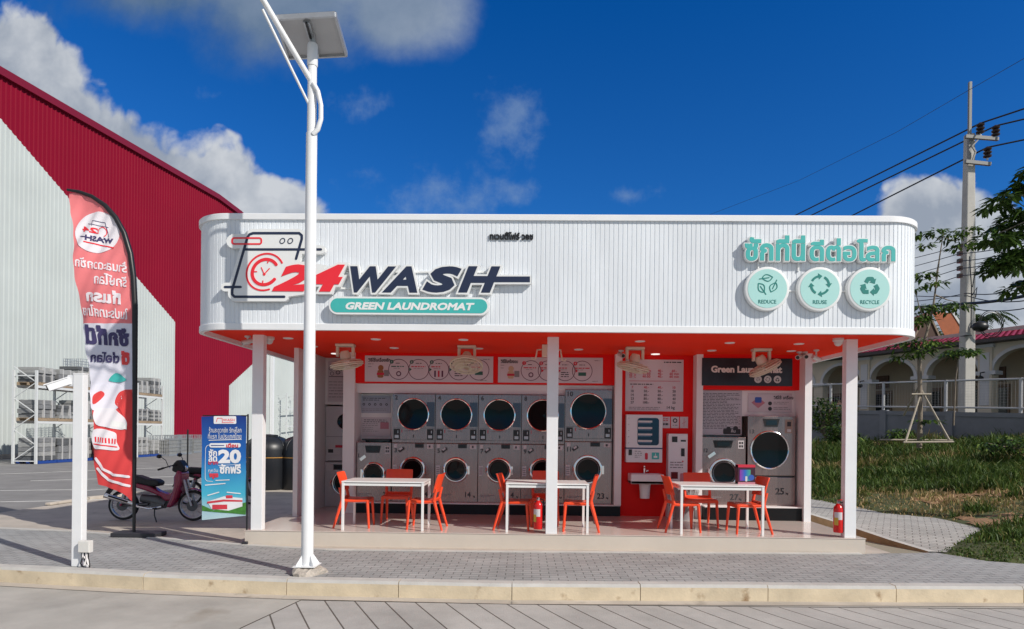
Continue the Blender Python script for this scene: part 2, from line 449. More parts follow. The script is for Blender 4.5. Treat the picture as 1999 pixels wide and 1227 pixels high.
# ================================================================== THE SETTING
def ground_mat(name, rgb, var, scale, bump, stain=None, rough=.85, joint=None):
    m = mat(name, rgb, rough, var=var, scale=scale, bump=bump, bscale=40, stain=stain, rvar=.08)
    return m
def brick_mat(name, c1, c2, mortar, bw, bh, ms, rot=0.0, bump=.004):
    m = bpy.data.materials.new(name); m.use_nodes = True; nt = m.node_tree; N = nt.nodes; L = nt.links; p = N['Principled BSDF']
    tc = N.new('ShaderNodeTexCoord'); mp = N.new('ShaderNodeMapping'); mp.inputs['Rotation'].default_value = (0, 0, rot); L.new(tc.outputs['Object'], mp.inputs[0])
    b = N.new('ShaderNodeTexBrick'); b.inputs['Scale'].default_value = 1.0; b.inputs['Brick Width'].default_value = bw; b.inputs['Row Height'].default_value = bh
    b.inputs['Mortar Size'].default_value = ms; b.inputs['Mortar Smooth'].default_value = .3
    b.inputs['Color1'].default_value = (*c1, 1); b.inputs['Color2'].default_value = (*c2, 1); b.inputs['Mortar'].default_value = (*mortar, 1)
    L.new(mp.outputs[0], b.inputs['Vector'])
    n = N.new('ShaderNodeTexNoise'); n.inputs['Scale'].default_value = 1.1; n.inputs['Detail'].default_value = 9; n.inputs['Roughness'].default_value = .7; L.new(tc.outputs['Object'], n.inputs['Vector'])
    mr = N.new('ShaderNodeMapRange'); mr.inputs[1].default_value = .25; mr.inputs[2].default_value = .75; mr.inputs[3].default_value = .72; mr.inputs[4].default_value = 1.2; L.new(n.outputs['Fac'], mr.inputs[0])
    mx = N.new('ShaderNodeMix'); mx.data_type = 'RGBA'; mx.blend_type = 'MULTIPLY'; mx.inputs[0].default_value = 1; L.new(b.outputs['Color'], mx.inputs[6]); L.new(mr.outputs[0], mx.inputs[7])
    L.new(mx.outputs[2], p.inputs['Base Color']); p.inputs['Roughness'].default_value = .85
    n2 = N.new('ShaderNodeTexNoise'); n2.inputs['Scale'].default_value = 60; L.new(tc.outputs['Object'], n2.inputs['Vector'])
    ad = N.new('ShaderNodeMath'); ad.operation = 'MULTIPLY_ADD'; L.new(b.outputs['Fac'], ad.inputs[0]); ad.inputs[1].default_value = -1.2; L.new(n2.outputs['Fac'], ad.inputs[2])
    bp = N.new('ShaderNodeBump'); bp.inputs['Distance'].default_value = bump; bp.inputs['Strength'].default_value = .9; L.new(ad.outputs[0], bp.inputs['Height']); L.new(bp.outputs[0], p.inputs['Normal'])
    return m
CONC = ground_mat('concrete', (.46, .41, .35), .22, 1.6, .003, stain=((.25, .22, .18), 3.1, .62))
CONCROAD = ground_mat('road_concrete', (.40, .383, .35), .24, 1.1, .003, stain=((.29, .265, .225), 1.3, .60))
ASPH = ground_mat('asphalt', (.225, .22, .215), .22, 1.1, .004)
KERBM = ground_mat('kerb_concrete', (.64, .54, .385), .24, 2.2, .003, stain=((.25, .15, .07), 5, .635))
KERBTOP = ground_mat('kerb_top', (.49, .475, .445), .15, 3.0, .002)
EARTH = ground_mat('earth', (.20, .125, .065), .4, 1.5, .03)
PAVER = brick_mat('pavers', (.37, .374, .37), (.32, .324, .322), (.16, .16, .155), .21, .105, .0065)
GROOVE = brick_mat('grooved_paving', (.43, .415, .39), (.39, .375, .355), (.11, .095, .08), 400.0, .30, .009, rot=R(63.4))
PATHP = brick_mat('path_pavers', (.44, .425, .395), (.37, .355, .33), (.17, .155, .14), .21, .105, .008, rot=R(30))

def sheet(name, pts, z, m, kind='structure', zf=None):
    mb = MB(); P, T = fill([ccw([tuple(p[:2]) for p in pts])])
    mb.add([(p[0], p[1], zf(p[0], p[1]) if zf else z) for p in P], T, m)
    return tag(mb.build(name), kind=kind)

kerb_line = [gnd(px, py, 0.0) for px, py in ((-260, 1086), (0, 1107), (280, 1121), (560, 1131), (1000, 1140), (1500, 1143), (1999, 1146), (2400, 1147))]
kl = [(p.x, p.y) for p in kerb_line]
kl = [(-30, kl[0][1] + 3.3)] + kl + [(30, kl[-1][1] + .5)]
# wide ground: one sheet to the horizon, at the level of the lot
sheet('ground', [(-900, 4)] + [(x, y + .08) for x, y in kl] + [(900, 8), (900, 1500), (-900, 1500)], -.012, ground_mat('dry_ground', (.30, .27, .2), .25, .15, .004))
def road_z(x, y): return -.185
sheet('road', [(-900, -60), (900, -60), (900, 8)] + [(x, y + .05) for x, y in kl[::-1]] + [(-900, 4)], -.185, CONCROAD)
q = [gnd(a, b, -.185) for a, b in ((470, 1227), (588, 1172), (1000, 1180), (1500, 1185), (1999, 1189), (2600, 1195))]
sheet('road_paving', [(q[0].x - .9, 1.0)] + [(p.x, p.y) for p in q] + [(q[-1].x, 1.0)], -.181, GROOVE)
# border joint of the paving
mb = MB()
for a, b in zip(q, q[1:]): mb.beam((a.x, a.y, -.181), (b.x, b.y, -.181), .014, .006, mat('joint', (.07, .06, .05), .9))
tag(mb.build('paving_joint'), kind='structure')
# kerb: blocks along the road edge
mb = MB()
def along(line, step):
    out = [Vector((*line[0], 0))]
    for a, b in zip(line, line[1:]):
        a, b = Vector((*a, 0)), Vector((*b, 0)); n = max(1, int((b - a).length / step))
        out += [a + (b - a) * (i / n) for i in range(1, n + 1)]
    return out
kp = along(kl, 1.05)
for i, (a, b) in enumerate(zip(kp, kp[1:])):
    d = (b - a).normalized(); n = Vector((-d.y, d.x, 0)); g = d * .004; t = random.uniform(-.003, .003)
    A, B = a + g, b - g
    vs = []
    for p in (A, B):
        for dn, z in ((0.0, -.24), (0.0, -.03 + t), (.022, .004 + t), (.15, .006 + t), (.15, -.24)): vs.append(p + n * dn + Vector((0, 0, z)))
    mb.add(vs, [(0, 5, 6, 1), (0, 1, 2, 3, 4), (9, 8, 7, 6, 5)], KERBM)
    mb.add(vs, [(1, 6, 7, 2), (2, 7, 8, 3), (3, 8, 9, 4)], KERBTOP)
tag(mb.build('kerb'), kind='structure')
mb = MB()
for a, b in zip(kp, kp[1:]):
    d = (b - a).normalized(); n = Vector((-d.y, d.x, 0))
    mb.add([a - n * .16 + Vector((0, 0, -.179)), b - n * .16 + Vector((0, 0, -.179)), b + Vector((0, 0, -.178)), a + Vector((0, 0, -.178))], [(0, 1, 2, 3)], CONC)
tag(mb.build('gutter_strip'), kind='structure')

# pavement between the kerb and the shop
inner = [gnd(a, b) for a, b in ((-300, 1012), (0, 1031), (140, 1037), (280, 1048), (480, 1064), (640, 1073), (1000, 1077), (1680, 1081), (1800, 1079), (1826, 1078))]
edge_r = [(6.15, 9.6), (6.4, 8.97), (6.8, 8.8), (9, 8.5), (14, 8.3), (30, 8.4)]
sheet('pavement', [(x, y + .14) for x, y in kl] + edge_r[::-1][:-1] + [(p.x, p.y) for p in inner[::-1]] + [(-30, inner[0].y + 1.5)], .001, PAVER)
# concrete apron round the shop, asphalt lot behind, its painted lines
ap = [(p.x, p.y) for p in inner[:8]] + [(5.4, 9.5), (5.3, 18.5), (-2, 19.5)]
back = [gnd(a, b) for a, b in ((560, 948), (420, 955), (300, 962), (170, 975), (0, 1000), (-200, 1012))]
sheet('concrete_apron', ap + [(p.x, p.y) for p in back] + [(-30, inner[0].y + 1.8)], -.004, CONC)
sheet('parking_lot', [(-60, 11.2)] + [(p.x, p.y + .02) for p in back[::-1]] + [(-2, 19.52), (5.3, 18.52), (9, 40), (9, 90), (-60, 90)], -.008, ASPH)
mb = MB(); LW = mat('lot_paint', (.62, .62, .6), .7, var=.2, scale=5)
for a, b in (((0, 979), (165, 976)), ((165, 976), (300, 968)), ((165, 957), (470, 936)), ((0, 957), (165, 955)), ((60, 938), (470, 926)), ((0, 925), (330, 912))):
    p, r_ = gnd(*a), gnd(*b); mb.beam((p.x, p.y, -.002), (r_.x, r_.y, -.002), .09, .004, LW)
tag(mb.build('lot_marking'), kind='structure')
# low broken kerb between apron and lot
mb = MB()
for i, (a, b) in enumerate(zip(along([(p.x, p.y) for p in back[1:]], .95), along([(p.x, p.y) for p in back[1:]], .95)[1:])):
    if i % 4 == 3: continue
    d = (b - a).normalized()
    mb.beam(a + d * .02 + Vector((0, 0, .03)), b - d * .02 + Vector((0, 0, .03)), .14, .07 + random.uniform(-.02, .02), CONC)
tag(mb.build('lot_kerb', bevel=.015), kind='structure')
# thin edging between pavement and apron
mb = MB()
for a, b in zip(inner[:7], inner[1:8]): mb.beam((a.x, a.y, .003), (b.x, b.y, .003), .09, .026, KERBTOP)
tag(mb.build('pavement_edging', bevel=.006), kind='structure')

# side path, raised on a low kerb, and the grassy bank
def path_z(x, y): return max(0.002, min(.32, (y - 9.45) * .105)) if y < 10.9 else .154 + (y - 10.9) * .018
grass_edge = [(6.3, 26), (6.5, 18), (6.65, 15), (7.1, 12.7), (7.8, 12.1), (7.75, 10.9)] + edge_r
pk = [(5.98, 9.56), (5.75, 10.2), (5.57, 10.9), (5.50, 13), (5.45, 18), (5.45, 26)]
mb = MB()
gp = [(5.98, 9.56)]
ys = np.linspace(9.56, 26, 34)
def interp(line, y):
    for (x0, y0), (x1, y1) in zip(line, line[1:]):
        if min(y0, y1) <= y <= max(y0, y1) and abs(y1 - y0) > 1e-6: return x0 + (x1 - x0) * (y - y0) / (y1 - y0)
    return line[0][0] if abs(y - line[0][1]) < abs(y - line[-1][1]) else line[-1][0]
vs, fs = [], []
for i, y in enumerate(ys):
    xl = interp(pk, y)
    for j in range(7): vs.append((xl + (8.6 - xl) * j / 6, y, path_z(0, y)))
for i in range(len(ys) - 1):
    for j in range(6): a = i * 7 + j; fs.append((a, a + 1, a + 8, a + 7))
mb.add(vs, fs, PATHP)
tag(mb.build('side_path', smooth=60), kind='structure')
mb = MB()
KB2 = ground_mat('brown_kerb', (.30, .19, .10), .3, 4, .004)
pp = along(pk, .6)
for a, b in zip(pp, pp[1:]):
    za, zb = path_z(0, a.y) + .004, path_z(0, b.y) + .004
    mb.add([(a.x, a.y, -.03), (b.x, b.y, -.03), (b.x, b.y, zb), (a.x, a.y, za), (a.x + .1, a.y, za), (b.x + .1, b.y, zb)], [(1, 0, 3, 2)], KB2)
    mb.add([(a.x, a.y, za), (b.x, b.y, zb), (b.x + .1, b.y, zb + .002), (a.x + .1, a.y, za + .002)], [(0, 3, 2, 1)], KERBTOP)
tag(mb.build('path_kerb'), kind='structure')

GE = np.array(grass_edge)
def edge_dist(X, Y):
    """Signed distance to the edge of the grass, positive on the bank."""
    best = np.full(X.shape, 1e9); 
    for (x0, y0), (x1, y1) in zip(grass_edge, grass_edge[1:]):
        dx, dy = x1 - x0, y1 - y0; t = np.clip(((X - x0) * dx + (Y - y0) * dy) / (dx * dx + dy * dy), 0, 1)
        best = np.minimum(best, np.hypot(X - x0 - t * dx, Y - y0 - t * dy))
    poly = grass_edge + [(90, 8.4), (90, 26)]
    ins = np.zeros(X.shape, bool)
    for (x0, y0), (x1, y1) in zip(poly, poly[1:] + poly[:1]):
        c = ((y0 > Y) != (y1 > Y)) & (X < (x1 - x0) * (Y - y0) / (y1 - y0 + 1e-12) + x0); ins ^= c
    ins |= (Y >= 26) & (X > 6.3)
    return np.where(ins, best, -best)
def lump(X, Y, s, k):
    r = np.random.default_rng(k); out = np.zeros(np.shape(X))
    for i in range(6):
        a = r.uniform(0, 2 * pi); f = s * r.uniform(.6, 1.8); out = out + np.sin((X * cos(a) + Y * sin(a)) * f + r.uniform(0, 6.28)) / 6
    return out
def bank_z(X, Y):
    d = edge_dist(X, Y)
    base = np.where(Y < 10.9, np.clip((Y - 9.45) * .105, 0, 1), .154 + (np.minimum(Y, 26) - 10.9) * .018)
    front = np.clip((Y - 8.6) / 4.0, 0, 1)
    rise = np.where(d > 0, .05 * np.clip(d / .3, 0, 1) + np.clip(d - .25, 0, 10.5) * (.04 + .073 * front), -.06)
    return base * np.clip(1, 0, 1) + rise + np.where(d > .3, lump(X, Y, 2.2, 3) * .10, 0)
gx = np.concatenate([np.arange(5.6, 14, .22), np.arange(14, 34, .6), np.arange(34, 95, 4)]); gy = np.concatenate([np.arange(8.0, 18, .22), np.arange(18, 34, .6), np.arange(34, 60, 4)])
GX, GY = np.meshgrid(gx, gy); GZ = bank_z(GX, GY); GD = edge_dist(GX, GY)
vs = list(zip(GX.ravel().tolist(), GY.ravel().tolist(), GZ.ravel().tolist())); nx = len(gx); fs = []
for j in range(len(gy) - 1):
    for i in range(nx - 1):
        if max(GD[j, i], GD[j, i + 1], GD[j + 1, i], GD[j + 1, i + 1]) > -.02: a = j * nx + i; fs.append((a, a + 1, a + nx + 1, a + nx))
SOIL = mat('bank_soil', (.062, .072, .022), .95, var=.45, scale=2.2, bump=.05, bscale=7, stain=((.27, .16, .085), .9, .67))
mb = MB(); mb.add(vs, fs, SOIL); tag(mb.build('grass_bank', smooth=80), kind='structure')

# bare brown earth where the bank is cut by the path
BARE = mat('bare_earth', (.27, .155, .08), .95, var=.4, scale=4, bump=.03, bscale=9)
bx_, by_ = np.meshgrid(np.arange(7.0, 12.4, .12), np.arange(9.6, 15.2, .12)); bd = edge_dist(bx_, by_)
bs = 1.15 * np.exp(-(((bx_ - 8.5) / .95) ** 2 + ((by_ - 11.2) / .95) ** 2)) + .8 * np.exp(-(((bx_ - 9.6) / 1.7) ** 2 + ((by_ - 13.7) / .8) ** 2)) + .35 * lump(bx_, by_, 4.5, 31) + .25 * lump(bx_, by_, 11, 32)
bz_ = bank_z(bx_, by_) + .012 + .03 * lump(bx_, by_, 9, 33); vs = list(zip(bx_.ravel().tolist(), by_.ravel().tolist(), bz_.ravel().tolist())); nx = bx_.shape[1]; fs = []
for j in range(bx_.shape[0] - 1):
    for i in range(nx - 1):
        if bs[j:j + 2, i:i + 2].mean() > .55 and bd[j:j + 2, i:i + 2].min() > .06: a = j * nx + i; fs.append((a, a + 1, a + nx + 1, a + nx))
mb = MB(); mb.add(vs, fs, BARE); tag(mb.build('bare_earth', smooth=80), kind='structure')

# grass blades: one uncountable mass
def leafmat(name, rgb, var=.35, scale=1.3, rough=.55, trans=.25):
    m = mat(name, rgb, rough, var=var, scale=scale, trans=trans, spec=.25); return m
GRS = [leafmat('grass_green', (.088, .142, .025)), leafmat('grass_dark', (.046, .086, .017)), leafmat('grass_yellow', (.18, .17, .05)), leafmat('grass_straw', (.42, .30, .15))]
def scatter_grass():
    n = 460000
    X = rng.uniform(6.1, 26, n); Y = rng.uniform(8.2, 29, n)
    px = X / Y; keep = (px < 1.12) & (px > .36)
    X, Y = X[keep], Y[keep]; D = edge_dist(X, Y); k = D > .0
    X, Y, D = X[k], Y[k], D[k]
    pr = np.clip(150 / Y ** 2, .12, 1.0)
    dry = lump(X, Y, .9, 11) + .5 * lump(X, Y, 2.5, 12)
    mid = np.exp(-((D - 1.9) / 1.6) ** 2)
    fine = .5 * lump(X, Y, 5.5, 14); soil = 1.0 * np.exp(-(((X - 8.4) / .9) ** 2 + ((Y - 11.3) / .9) ** 2)) + .55 * np.exp(-(((X - 9.3) / 1.6) ** 2 + ((Y - 13.8) / 1.1) ** 2)); bare = (dry + fine + mid * .05 + soil > .70)
    k = (rng.random(len(X)) < pr) & ~(bare & (rng.random(len(X)) < .62 + .35 * (soil > .55)))
    X, Y, D, dry, bare = X[k], Y[k], D[k], (dry + fine)[k], bare[k]; n = len(X)
    Z = bank_z(X, Y) - .01
    H = (.05 + .15 * rng.random(n) ** 2) * (1 + 1.0 * np.clip((D - .7) / 3.5, 0, 1)) * np.where(bare, .6, 1) * np.clip(.5 + D * 1.2, 0, 1) * np.where(Y < 9.9, .36, 1) * (1 + .7 * np.clip(lump(X, Y, 3.3, 21) * 2, -.6, 1))
    W = .004 + .004 * rng.random(n) + .00045 * Y; az = rng.uniform(0, 2 * pi, n); lean = rng.uniform(.1, .9, n) * H; la = rng.uniform(0, 2 * pi, n)
    ca, sa = np.cos(az) * W, np.sin(az) * W; lx, ly = np.cos(la) * lean, np.sin(la) * lean
    V = np.empty((n, 5, 3))
    V[:, 0] = np.stack([X - ca, Y - sa, Z], 1); V[:, 1] = np.stack([X + ca, Y + sa, Z], 1)
    V[:, 2] = np.stack([X + ca * .8 + lx * .35, Y + sa * .8 + ly * .35, Z + H * .6], 1); V[:, 3] = np.stack([X - ca * .8 + lx * .35, Y - sa * .8 + ly * .35, Z + H * .6], 1)
    V[:, 4] = np.stack([X + lx, Y + ly, Z + H * rng.uniform(.75, 1, n)], 1)
    r = rng.random(n); tone = dry + .25 * (rng.random(n) - .5) + mid[k] * .25 if False else dry + .5 * (rng.random(n) - .5)
    mi = np.where(bare, np.where(r < .6, 3, 2), np.where(tone > .42, np.where(r < .3, 3, 2), np.where(r < .52, 0, np.where(r < .93, 1, 2))))
    me = bpy.data.meshes.new('grass'); me.vertices.add(n * 5); me.vertices.foreach_set('co', V.ravel())
    me.loops.add(n * 7); me.polygons.add(n * 2)
    b = (np.arange(n) * 5)[:, None]
    me.loops.foreach_set('vertex_index', np.concatenate([b + 0, b + 1, b + 2, b + 3, b + 3, b + 2, b + 4], 1).ravel().astype(np.int32))
    ls = np.stack([np.arange(n) * 7, np.arange(n) * 7 + 4], 1).ravel(); me.polygons.foreach_set('loop_start', ls.astype(np.int32))
    me.polygons.foreach_set('material_index', np.repeat(mi, 2).astype(np.int32))
    for m in GRS: me.materials.append(m)
    me.update(calc_edges=True); me.validate()
    o = bpy.data.objects.new('grass', me); COL.objects.link(o); tag(o, kind='stuff')
scatter_grass()

# ================================================================== THE SHOP
YF, YC, ZS = 8.55, 9.43, 3.12          # fascia face, front of the columns, soffit level
ZSLAB = .22
shop = thing('laundromat', 'white open-fronted laundromat with red soffit and ribbed rounded white fascia', 'laundromat', (.38, YC, 0))
X0, X1, XR = -4.617, 5.385, .60
TILEM = mat('floor_tile', (.66, .58, .52), .12, var=.05, scale=.8, rvar=.05)
STEPM = mat('step_stone', (.60, .535, .46), .5, var=.07, scale=1.2)
mb = MB(); mb.box(-4.12, 4.97, 9.40, 13.4, -.05, ZSLAB - .012, STEPM); mb.build('step', shop)
mb = MB(); mb.box(-4.13, 4.98, 9.392, 13.4, ZSLAB - .010, ZSLAB, TILEM); mb.build('floor', shop, bevel=.003)
def rrect(x0, x1, y0, y1, r, n=10): return rect(x0, x1, y0, y1, r, n)
YB = 13.7
# ribbed fascia ring
def ring_pts(x0, x1, y0, y1, r):
    pts = []
    for cx, cy, a in ((x1 - r, y0 + r, -90), (x1 - r, y1 - r, 0), (x0 + r, y1 - r, 90), (x0 + r, y0 + r, 180)):
        pts += [Vector((cx + r * cos(R(a + 90 * i / 24)), cy + r * sin(R(a + 90 * i / 24)), 0)) for i in range(25)]
    return pts
base = ring_pts(X0, X1, YF, YB, XR); base.append(base[0].copy())
cum = [0.0]
for a, b in zip(base, base[1:]): cum.append(cum[-1] + (b - a).length)
def ring_at(s):
    s = s % cum[-1]; i = int(np.searchsorted(cum, s, 'right')) - 1; i = min(i, len(base) - 2)
    a, b = base[i], base[i + 1]; t = (s - cum[i]) / max(1e-9, cum[i + 1] - cum[i]); d = (b - a).normalized()
    return a + (b - a) * t, Vector((d.y, -d.x, 0))
npan = int(round(cum[-1] / .0605)); pitch = cum[-1] / npan
prof = []
for i in range(npan):
    s = i * pitch
    for ds, dn in ((.003, -.0065), (.008, -.0065), (.0105, 0.0), (pitch - .002, 0.0)): prof.append((s + ds, dn))
mb = MB(); zz = (3.13, 4.54); k = len(prof); vs = []
for z in zz:
    for s, dn in prof:
        p, n = ring_at(s); p = p + n * dn; vs.append((p.x, p.y, z))
mb.add(vs, [(i, (i + 1) % k, k + (i + 1) % k, k + i) for i in range(k)], CLAD)
mb.build('fascia_cladding', shop)
def trim(name, prof2, m):
    mb = MB(); pts = base[:-1]; n = len(pts); vs = []
    for p, q in zip(pts, [ring_at(c + 1e-6)[1] for c in cum[:-1]]):
        for dn, z in prof2: vs.append((p.x + q.x * dn, p.y + q.y * dn, z))
    L_ = len(prof2)
    fs = [(i * L_ + j, ((i + 1) % n) * L_ + j, ((i + 1) % n) * L_ + (j + 1) % L_, i * L_ + (j + 1) % L_) for i in range(n) for j in range(L_)]
    mb.add(vs, fs, m); return mb.build(name, shop, smooth=35)
trim('coping', [(.03, 4.535), (.03, 4.605), (.02, 4.615), (-.16, 4.615), (-.16, 4.535)], WHITE)
trim('fascia_trim', [(.014, 3.055), (.014, 3.135), (.007, 3.143), (-.05, 3.143), (-.05, 3.055)], WHITE)
mb = MB(); P, T = fill([rrect(X0 + .045, X1 - .045, YF + .045, YB - .045, XR - .045)])
mb.add([(p[0], p[1], ZS) for p in P], [t[::-1] for t in T], SOFFIT); mb.build('soffit', shop)
mb = MB(); P, T = fill([rrect(X0 + .1, X1 - .1, YF + .1, YB - .1, XR - .1)])
mb.add([(p[0], p[1], 4.45) for p in P], T, mat('roof_sheet', (.4, .4, .4), .6)); mb.build('roof', shop)
# inner white lip of the fascia ends (seen from below)
# columns
for px0, dx in ((490, 1), (1066, 1), (1672, -1)):
    a = at(px0, 1000, YC).x; b = a + .166 * dx
    mb = MB(); mb.box(a, b, YC, YC + .12, ZSLAB, ZS, WHITE); mb.build('column', shop, bevel=.004)
# side and back walls, pilasters, panels
def wall(name, x0, x1, y0, y1, z0, z1, m, bevel=0): mb = MB(); mb.box(x0, x1, y0, y1, z0, z1, m); return mb.build(name, shop, bevel=bevel)
wall('side_wall', -3.97, -3.89, 10.93, 13.4, ZSLAB, ZS, INWHITE)
wall('side_wall', 4.83, 4.95, 11.13, 13.4, ZSLAB, ZS, WHITE)
wall('back_wall', -3.97, 4.95, 13.4, 13.5, ZSLAB, ZS, INWHITE)
wall('bulkhead', -3.89, -3.10, 12.42, 12.5, 2.21, ZS, INWHITE)
wall('pilaster', -3.28, -3.07, 11.50, 12.5, ZSLAB, ZS, INWHITE, .004)
wall('red_band', -3.07, 1.62, 11.55, 11.75, 2.575, ZS, RED)
wall('bulkhead', -3.07, 1.60, 11.70, 11.8, 2.40, 2.574, INWHITE)
wall('niche_wall', -3.07, -2.42, 12.0, 12.1, .42, 2.40, INWHITE)
wall('pilaster', 1.61, 1.735, 11.45, 12.4, .42, ZS, INWHITE, .004)
wall('red_wall', 1.735, 3.03, 11.60, 11.75, ZSLAB, ZS, RED)
wall('pilaster', 3.03, 3.145, 11.36, 12.4, ZSLAB, ZS, INWHITE, .004)
wall('bulkhead', 3.145, 4.83, 11.55, 11.65, 2.04, ZS, INWHITE)
wall('niche_wall', 3.145, 3.93, 11.75, 11.85, 1.5, 2.04, INWHITE)
wall('red_band', 3.145, 4.83, 11.36, 11.55, 2.50, ZS, RED)
PL = mat('plinth_black', (.008, .008, .009), .35, spec=.25)
for x0, x1, y0, zt in ((-3.07, 1.735, 11.52, .40), (3.145, 4.83, 11.2, .44)):
    mb = MB(); mb.box(x0, x1, y0, 12.4, ZSLAB, zt, PL); mb.build('plinth', shop)
    mb = MB(); mb.box(x0, x1, y0 - .012, 12.4, zt, zt + .022, INWHITE); mb.build('plinth_top', shop)
# ceiling downlights
LAMP = mat('lamp_face', (.85, .83, .8), .4, emit=.9)
for px, py in ((563, 660), (734, 662), (905, 663), (1250, 666), (1425, 669), (1560, 671), (655, 690), (770, 679), (935, 680), (1280, 691), (1390, 684), (1545, 685), (612, 676), (1130, 682)):
    p = gnd(px, py, ZS - .004)
    mb = MB(); mb.lathe([(.001, -.001), (.055, -.001), (.06, -.006), (.075, -.006), (.078, .003)], (p.x, p.y, ZS - .003), (0, 0, 1), LAMP if py > 689 else INWHITE, 20)
    mb.build('downlight', shop, smooth=40)

# ================================================================== SIGNS ON THE FASCIA
S = plane(YF)
SC = (S(1100, 550)[0] - S(1000, 550)[0]) / 100      # metres per photo pixel on the fascia
def spx(pts): return [S(*p) for p in pts]
def sbox(x0, x1, y0, y1):           # photo box -> x0, x1, z0, z1
    a = S((x0 + x1) / 2, (y0 + y1) / 2); w, h = (x1 - x0) * SC / 2, (y1 - y0) * SC / 2
    return a[0] - w, a[0] + w, a[1] - h, a[1] + h
c0 = S(740, 580)
sign = thing('shop_sign', 'big raised shop sign with washing machine outline, red 24, dark WASH and teal pill', 'sign', (c0[0], YF, c0[1]))
yb, yf = YF - .015, YF - .085
mach = [(583, 508), (594, 470), (594, 463), (589, 458.6), (500, 458.6), (493, 461), (489, 467), (459.5, 568), (459.5, 577), (464, 581.5), (560, 581.5)]
bar1 = [(482.6, 490), (631, 490)]; bar2 = [(445.5, 562.6), (475.7, 562.6)]
rr = rect(459.5, 516, -479.5, -468, 4); handle = [(a, -b) for a, b in rr]
wp = []
for path in (mach, bar1, bar2): wp += stroke(spx(path), 17 * SC)
wp += [ccw(spx([(586, 462), (592, 470), (585, 512), (640, 520), (610, 575), (562, 582), (466, 582), (460, 572), (492, 464), (500, 458)]))]
wp += [ccw(spx([(452, 474), (458, 460), (518, 460), (524, 474), (518, 487), (458, 487)]))] + stroke(spx([(461, 474), (514, 474)]), 27 * SC)
b24 = sbox(538.5, 675, 519, 571.5); bw = sbox(688, 978, 521.5, 574)
def mesh_text(s, box, bold, shear, grow=0.0): return text_fit(s, *box, bold=bold, shear=shear, grow=grow)
wp += [p for p in mesh_text('24', b24, .07, .28, 4.5 * SC)] + [p for p in stroke(spx([(545, 545), (668, 545)]), 12 * SC)]
# arms of the outline of the letters: same strokes, wider
mb = MB(); mb.plate([p for p in wp if area(p) > 0], yf, yb, SIGNWHITE); mb.build('emblem_backing', sign)
mb = MB(); y1 = yf - .004
npoly = stroke(spx(mach), 4.8 * SC) + stroke(spx(bar1), 4.6 * SC) + stroke(spx(bar2), 4.6 * SC)
for px in (556.5, 571.8): npoly += stroke([S(px + 4.6 * cos(t * pi / 10) + 1.2 * sin(t * pi / 10), 473.6 - 5 * sin(t * pi / 10)) for t in range(20)], 1.7 * SC, closed=True)
mb.plate(npoly, y1, yf + .002, NAVY); mb.build('machine_outline', sign)
mb = MB(); rp = stroke(spx(handle), 3.0 * SC, closed=True)
cc = (523.0, 533.7)
def sarc(r, a0, a1, k=30): return [S(cc[0] + r * cos(R(a0 + (a1 - a0) * i / k)) + .12 * r * sin(R(a0 + (a1 - a0) * i / k)), cc[1] - r * sin(R(a0 + (a1 - a0) * i / k))) for i in range(k + 1)]
rp += stroke(sarc(35.5, 30, 290), 3.4 * SC) + stroke(sarc(24.5, 36, 325), 6.2 * SC)
mb.plate(rp, y1 - .001, yf + .002, SIGNRED); mb.build('clock_ring', sign)
mb = MB(); mb.plate(stroke(spx([(521.5, 538), (516, 525)]), 1.6 * SC) + stroke(spx([(521.5, 538), (531.5, 527)]), 1.8 * SC) + [disc(*S(521.5, 538), 2.6 * SC)]
         + stroke(spx([(502, 533), (507, 533)]), 2 * SC) + stroke(spx([(529, 513.5), (528, 516)]), 2 * SC) + stroke(spx([(518.5, 554), (519, 551)]), 2 * SC), y1 - .002, yf + .002, SIGNRED); mb.build('clock_hands', sign)
mb = MB(); mb.plate(mesh_text('24', b24, .07, .28), y1 - .004, yf + .002, SIGNRED); mb.build('numerals', sign)
HB = stroke(spx([(910, 547.8), (1035, 547.8)]), 11 * SC, caps=False); HBW = stroke(spx([(927, 547.8), (1031.5, 547.8)]), 18 * SC, caps=False) + stroke(spx([(1029, 547.8), (1037.5, 547.8)]), 17.5 * SC, caps=False)
LET = (('W', 687.5, 773, .05), ('A', 753, 817, .05), ('S', 829, 901, .07), ('H', 898, 976, .06))
mb = MB(); ww = [p for ch_, a_, b_, bo_ in LET for p in text_fit(ch_, *sbox(a_, b_, 522.5, 573.5), bold=bo_, shear=.27, grow=3.4 * SC)]
mb.plate([p for p in ww if area(p) > 0] + HBW, yf, yb, SIGNWHITE); mb.build('letter_backing', sign)
for ch_, a_, b_, bo_ in LET: mb = MB(); mb.plate(text_fit(ch_, *sbox(a_, b_, 522.5, 573.5), bold=bo_, shear=.27) + (HB if ch_ == 'H' else []), y1, yf + .002, NAVY); mb.build('letter', sign)
x0, x1, z0, z1 = sbox(645, 957, 582, 616.5)
mb = MB(); mb.plate([rect(x0, x1, z0, z1, (z1 - z0) / 2, 14)], yf - .012, yb, SIGNWHITE); pill = mb.build('pill_panel', sign, smooth=30)
mb = MB(); e = 3.6 * SC; mb.plate([rect(x0 + e, x1 - e, z0 + e, z1 - e, (z1 - z0) / 2 - e, 14)], yf - .015, yf - .010, TEAL); mb.build('pill_face', pill)
mb = MB(); mb.plate(text_fit('GREEN LAUNDROMAT', *sbox(678, 928.5, 593, 607.5), bold=.055, shear=.22), yf - .018, yf - .014, SIGNWHITE); mb.build('pill_lettering', pill)
mb = MB()
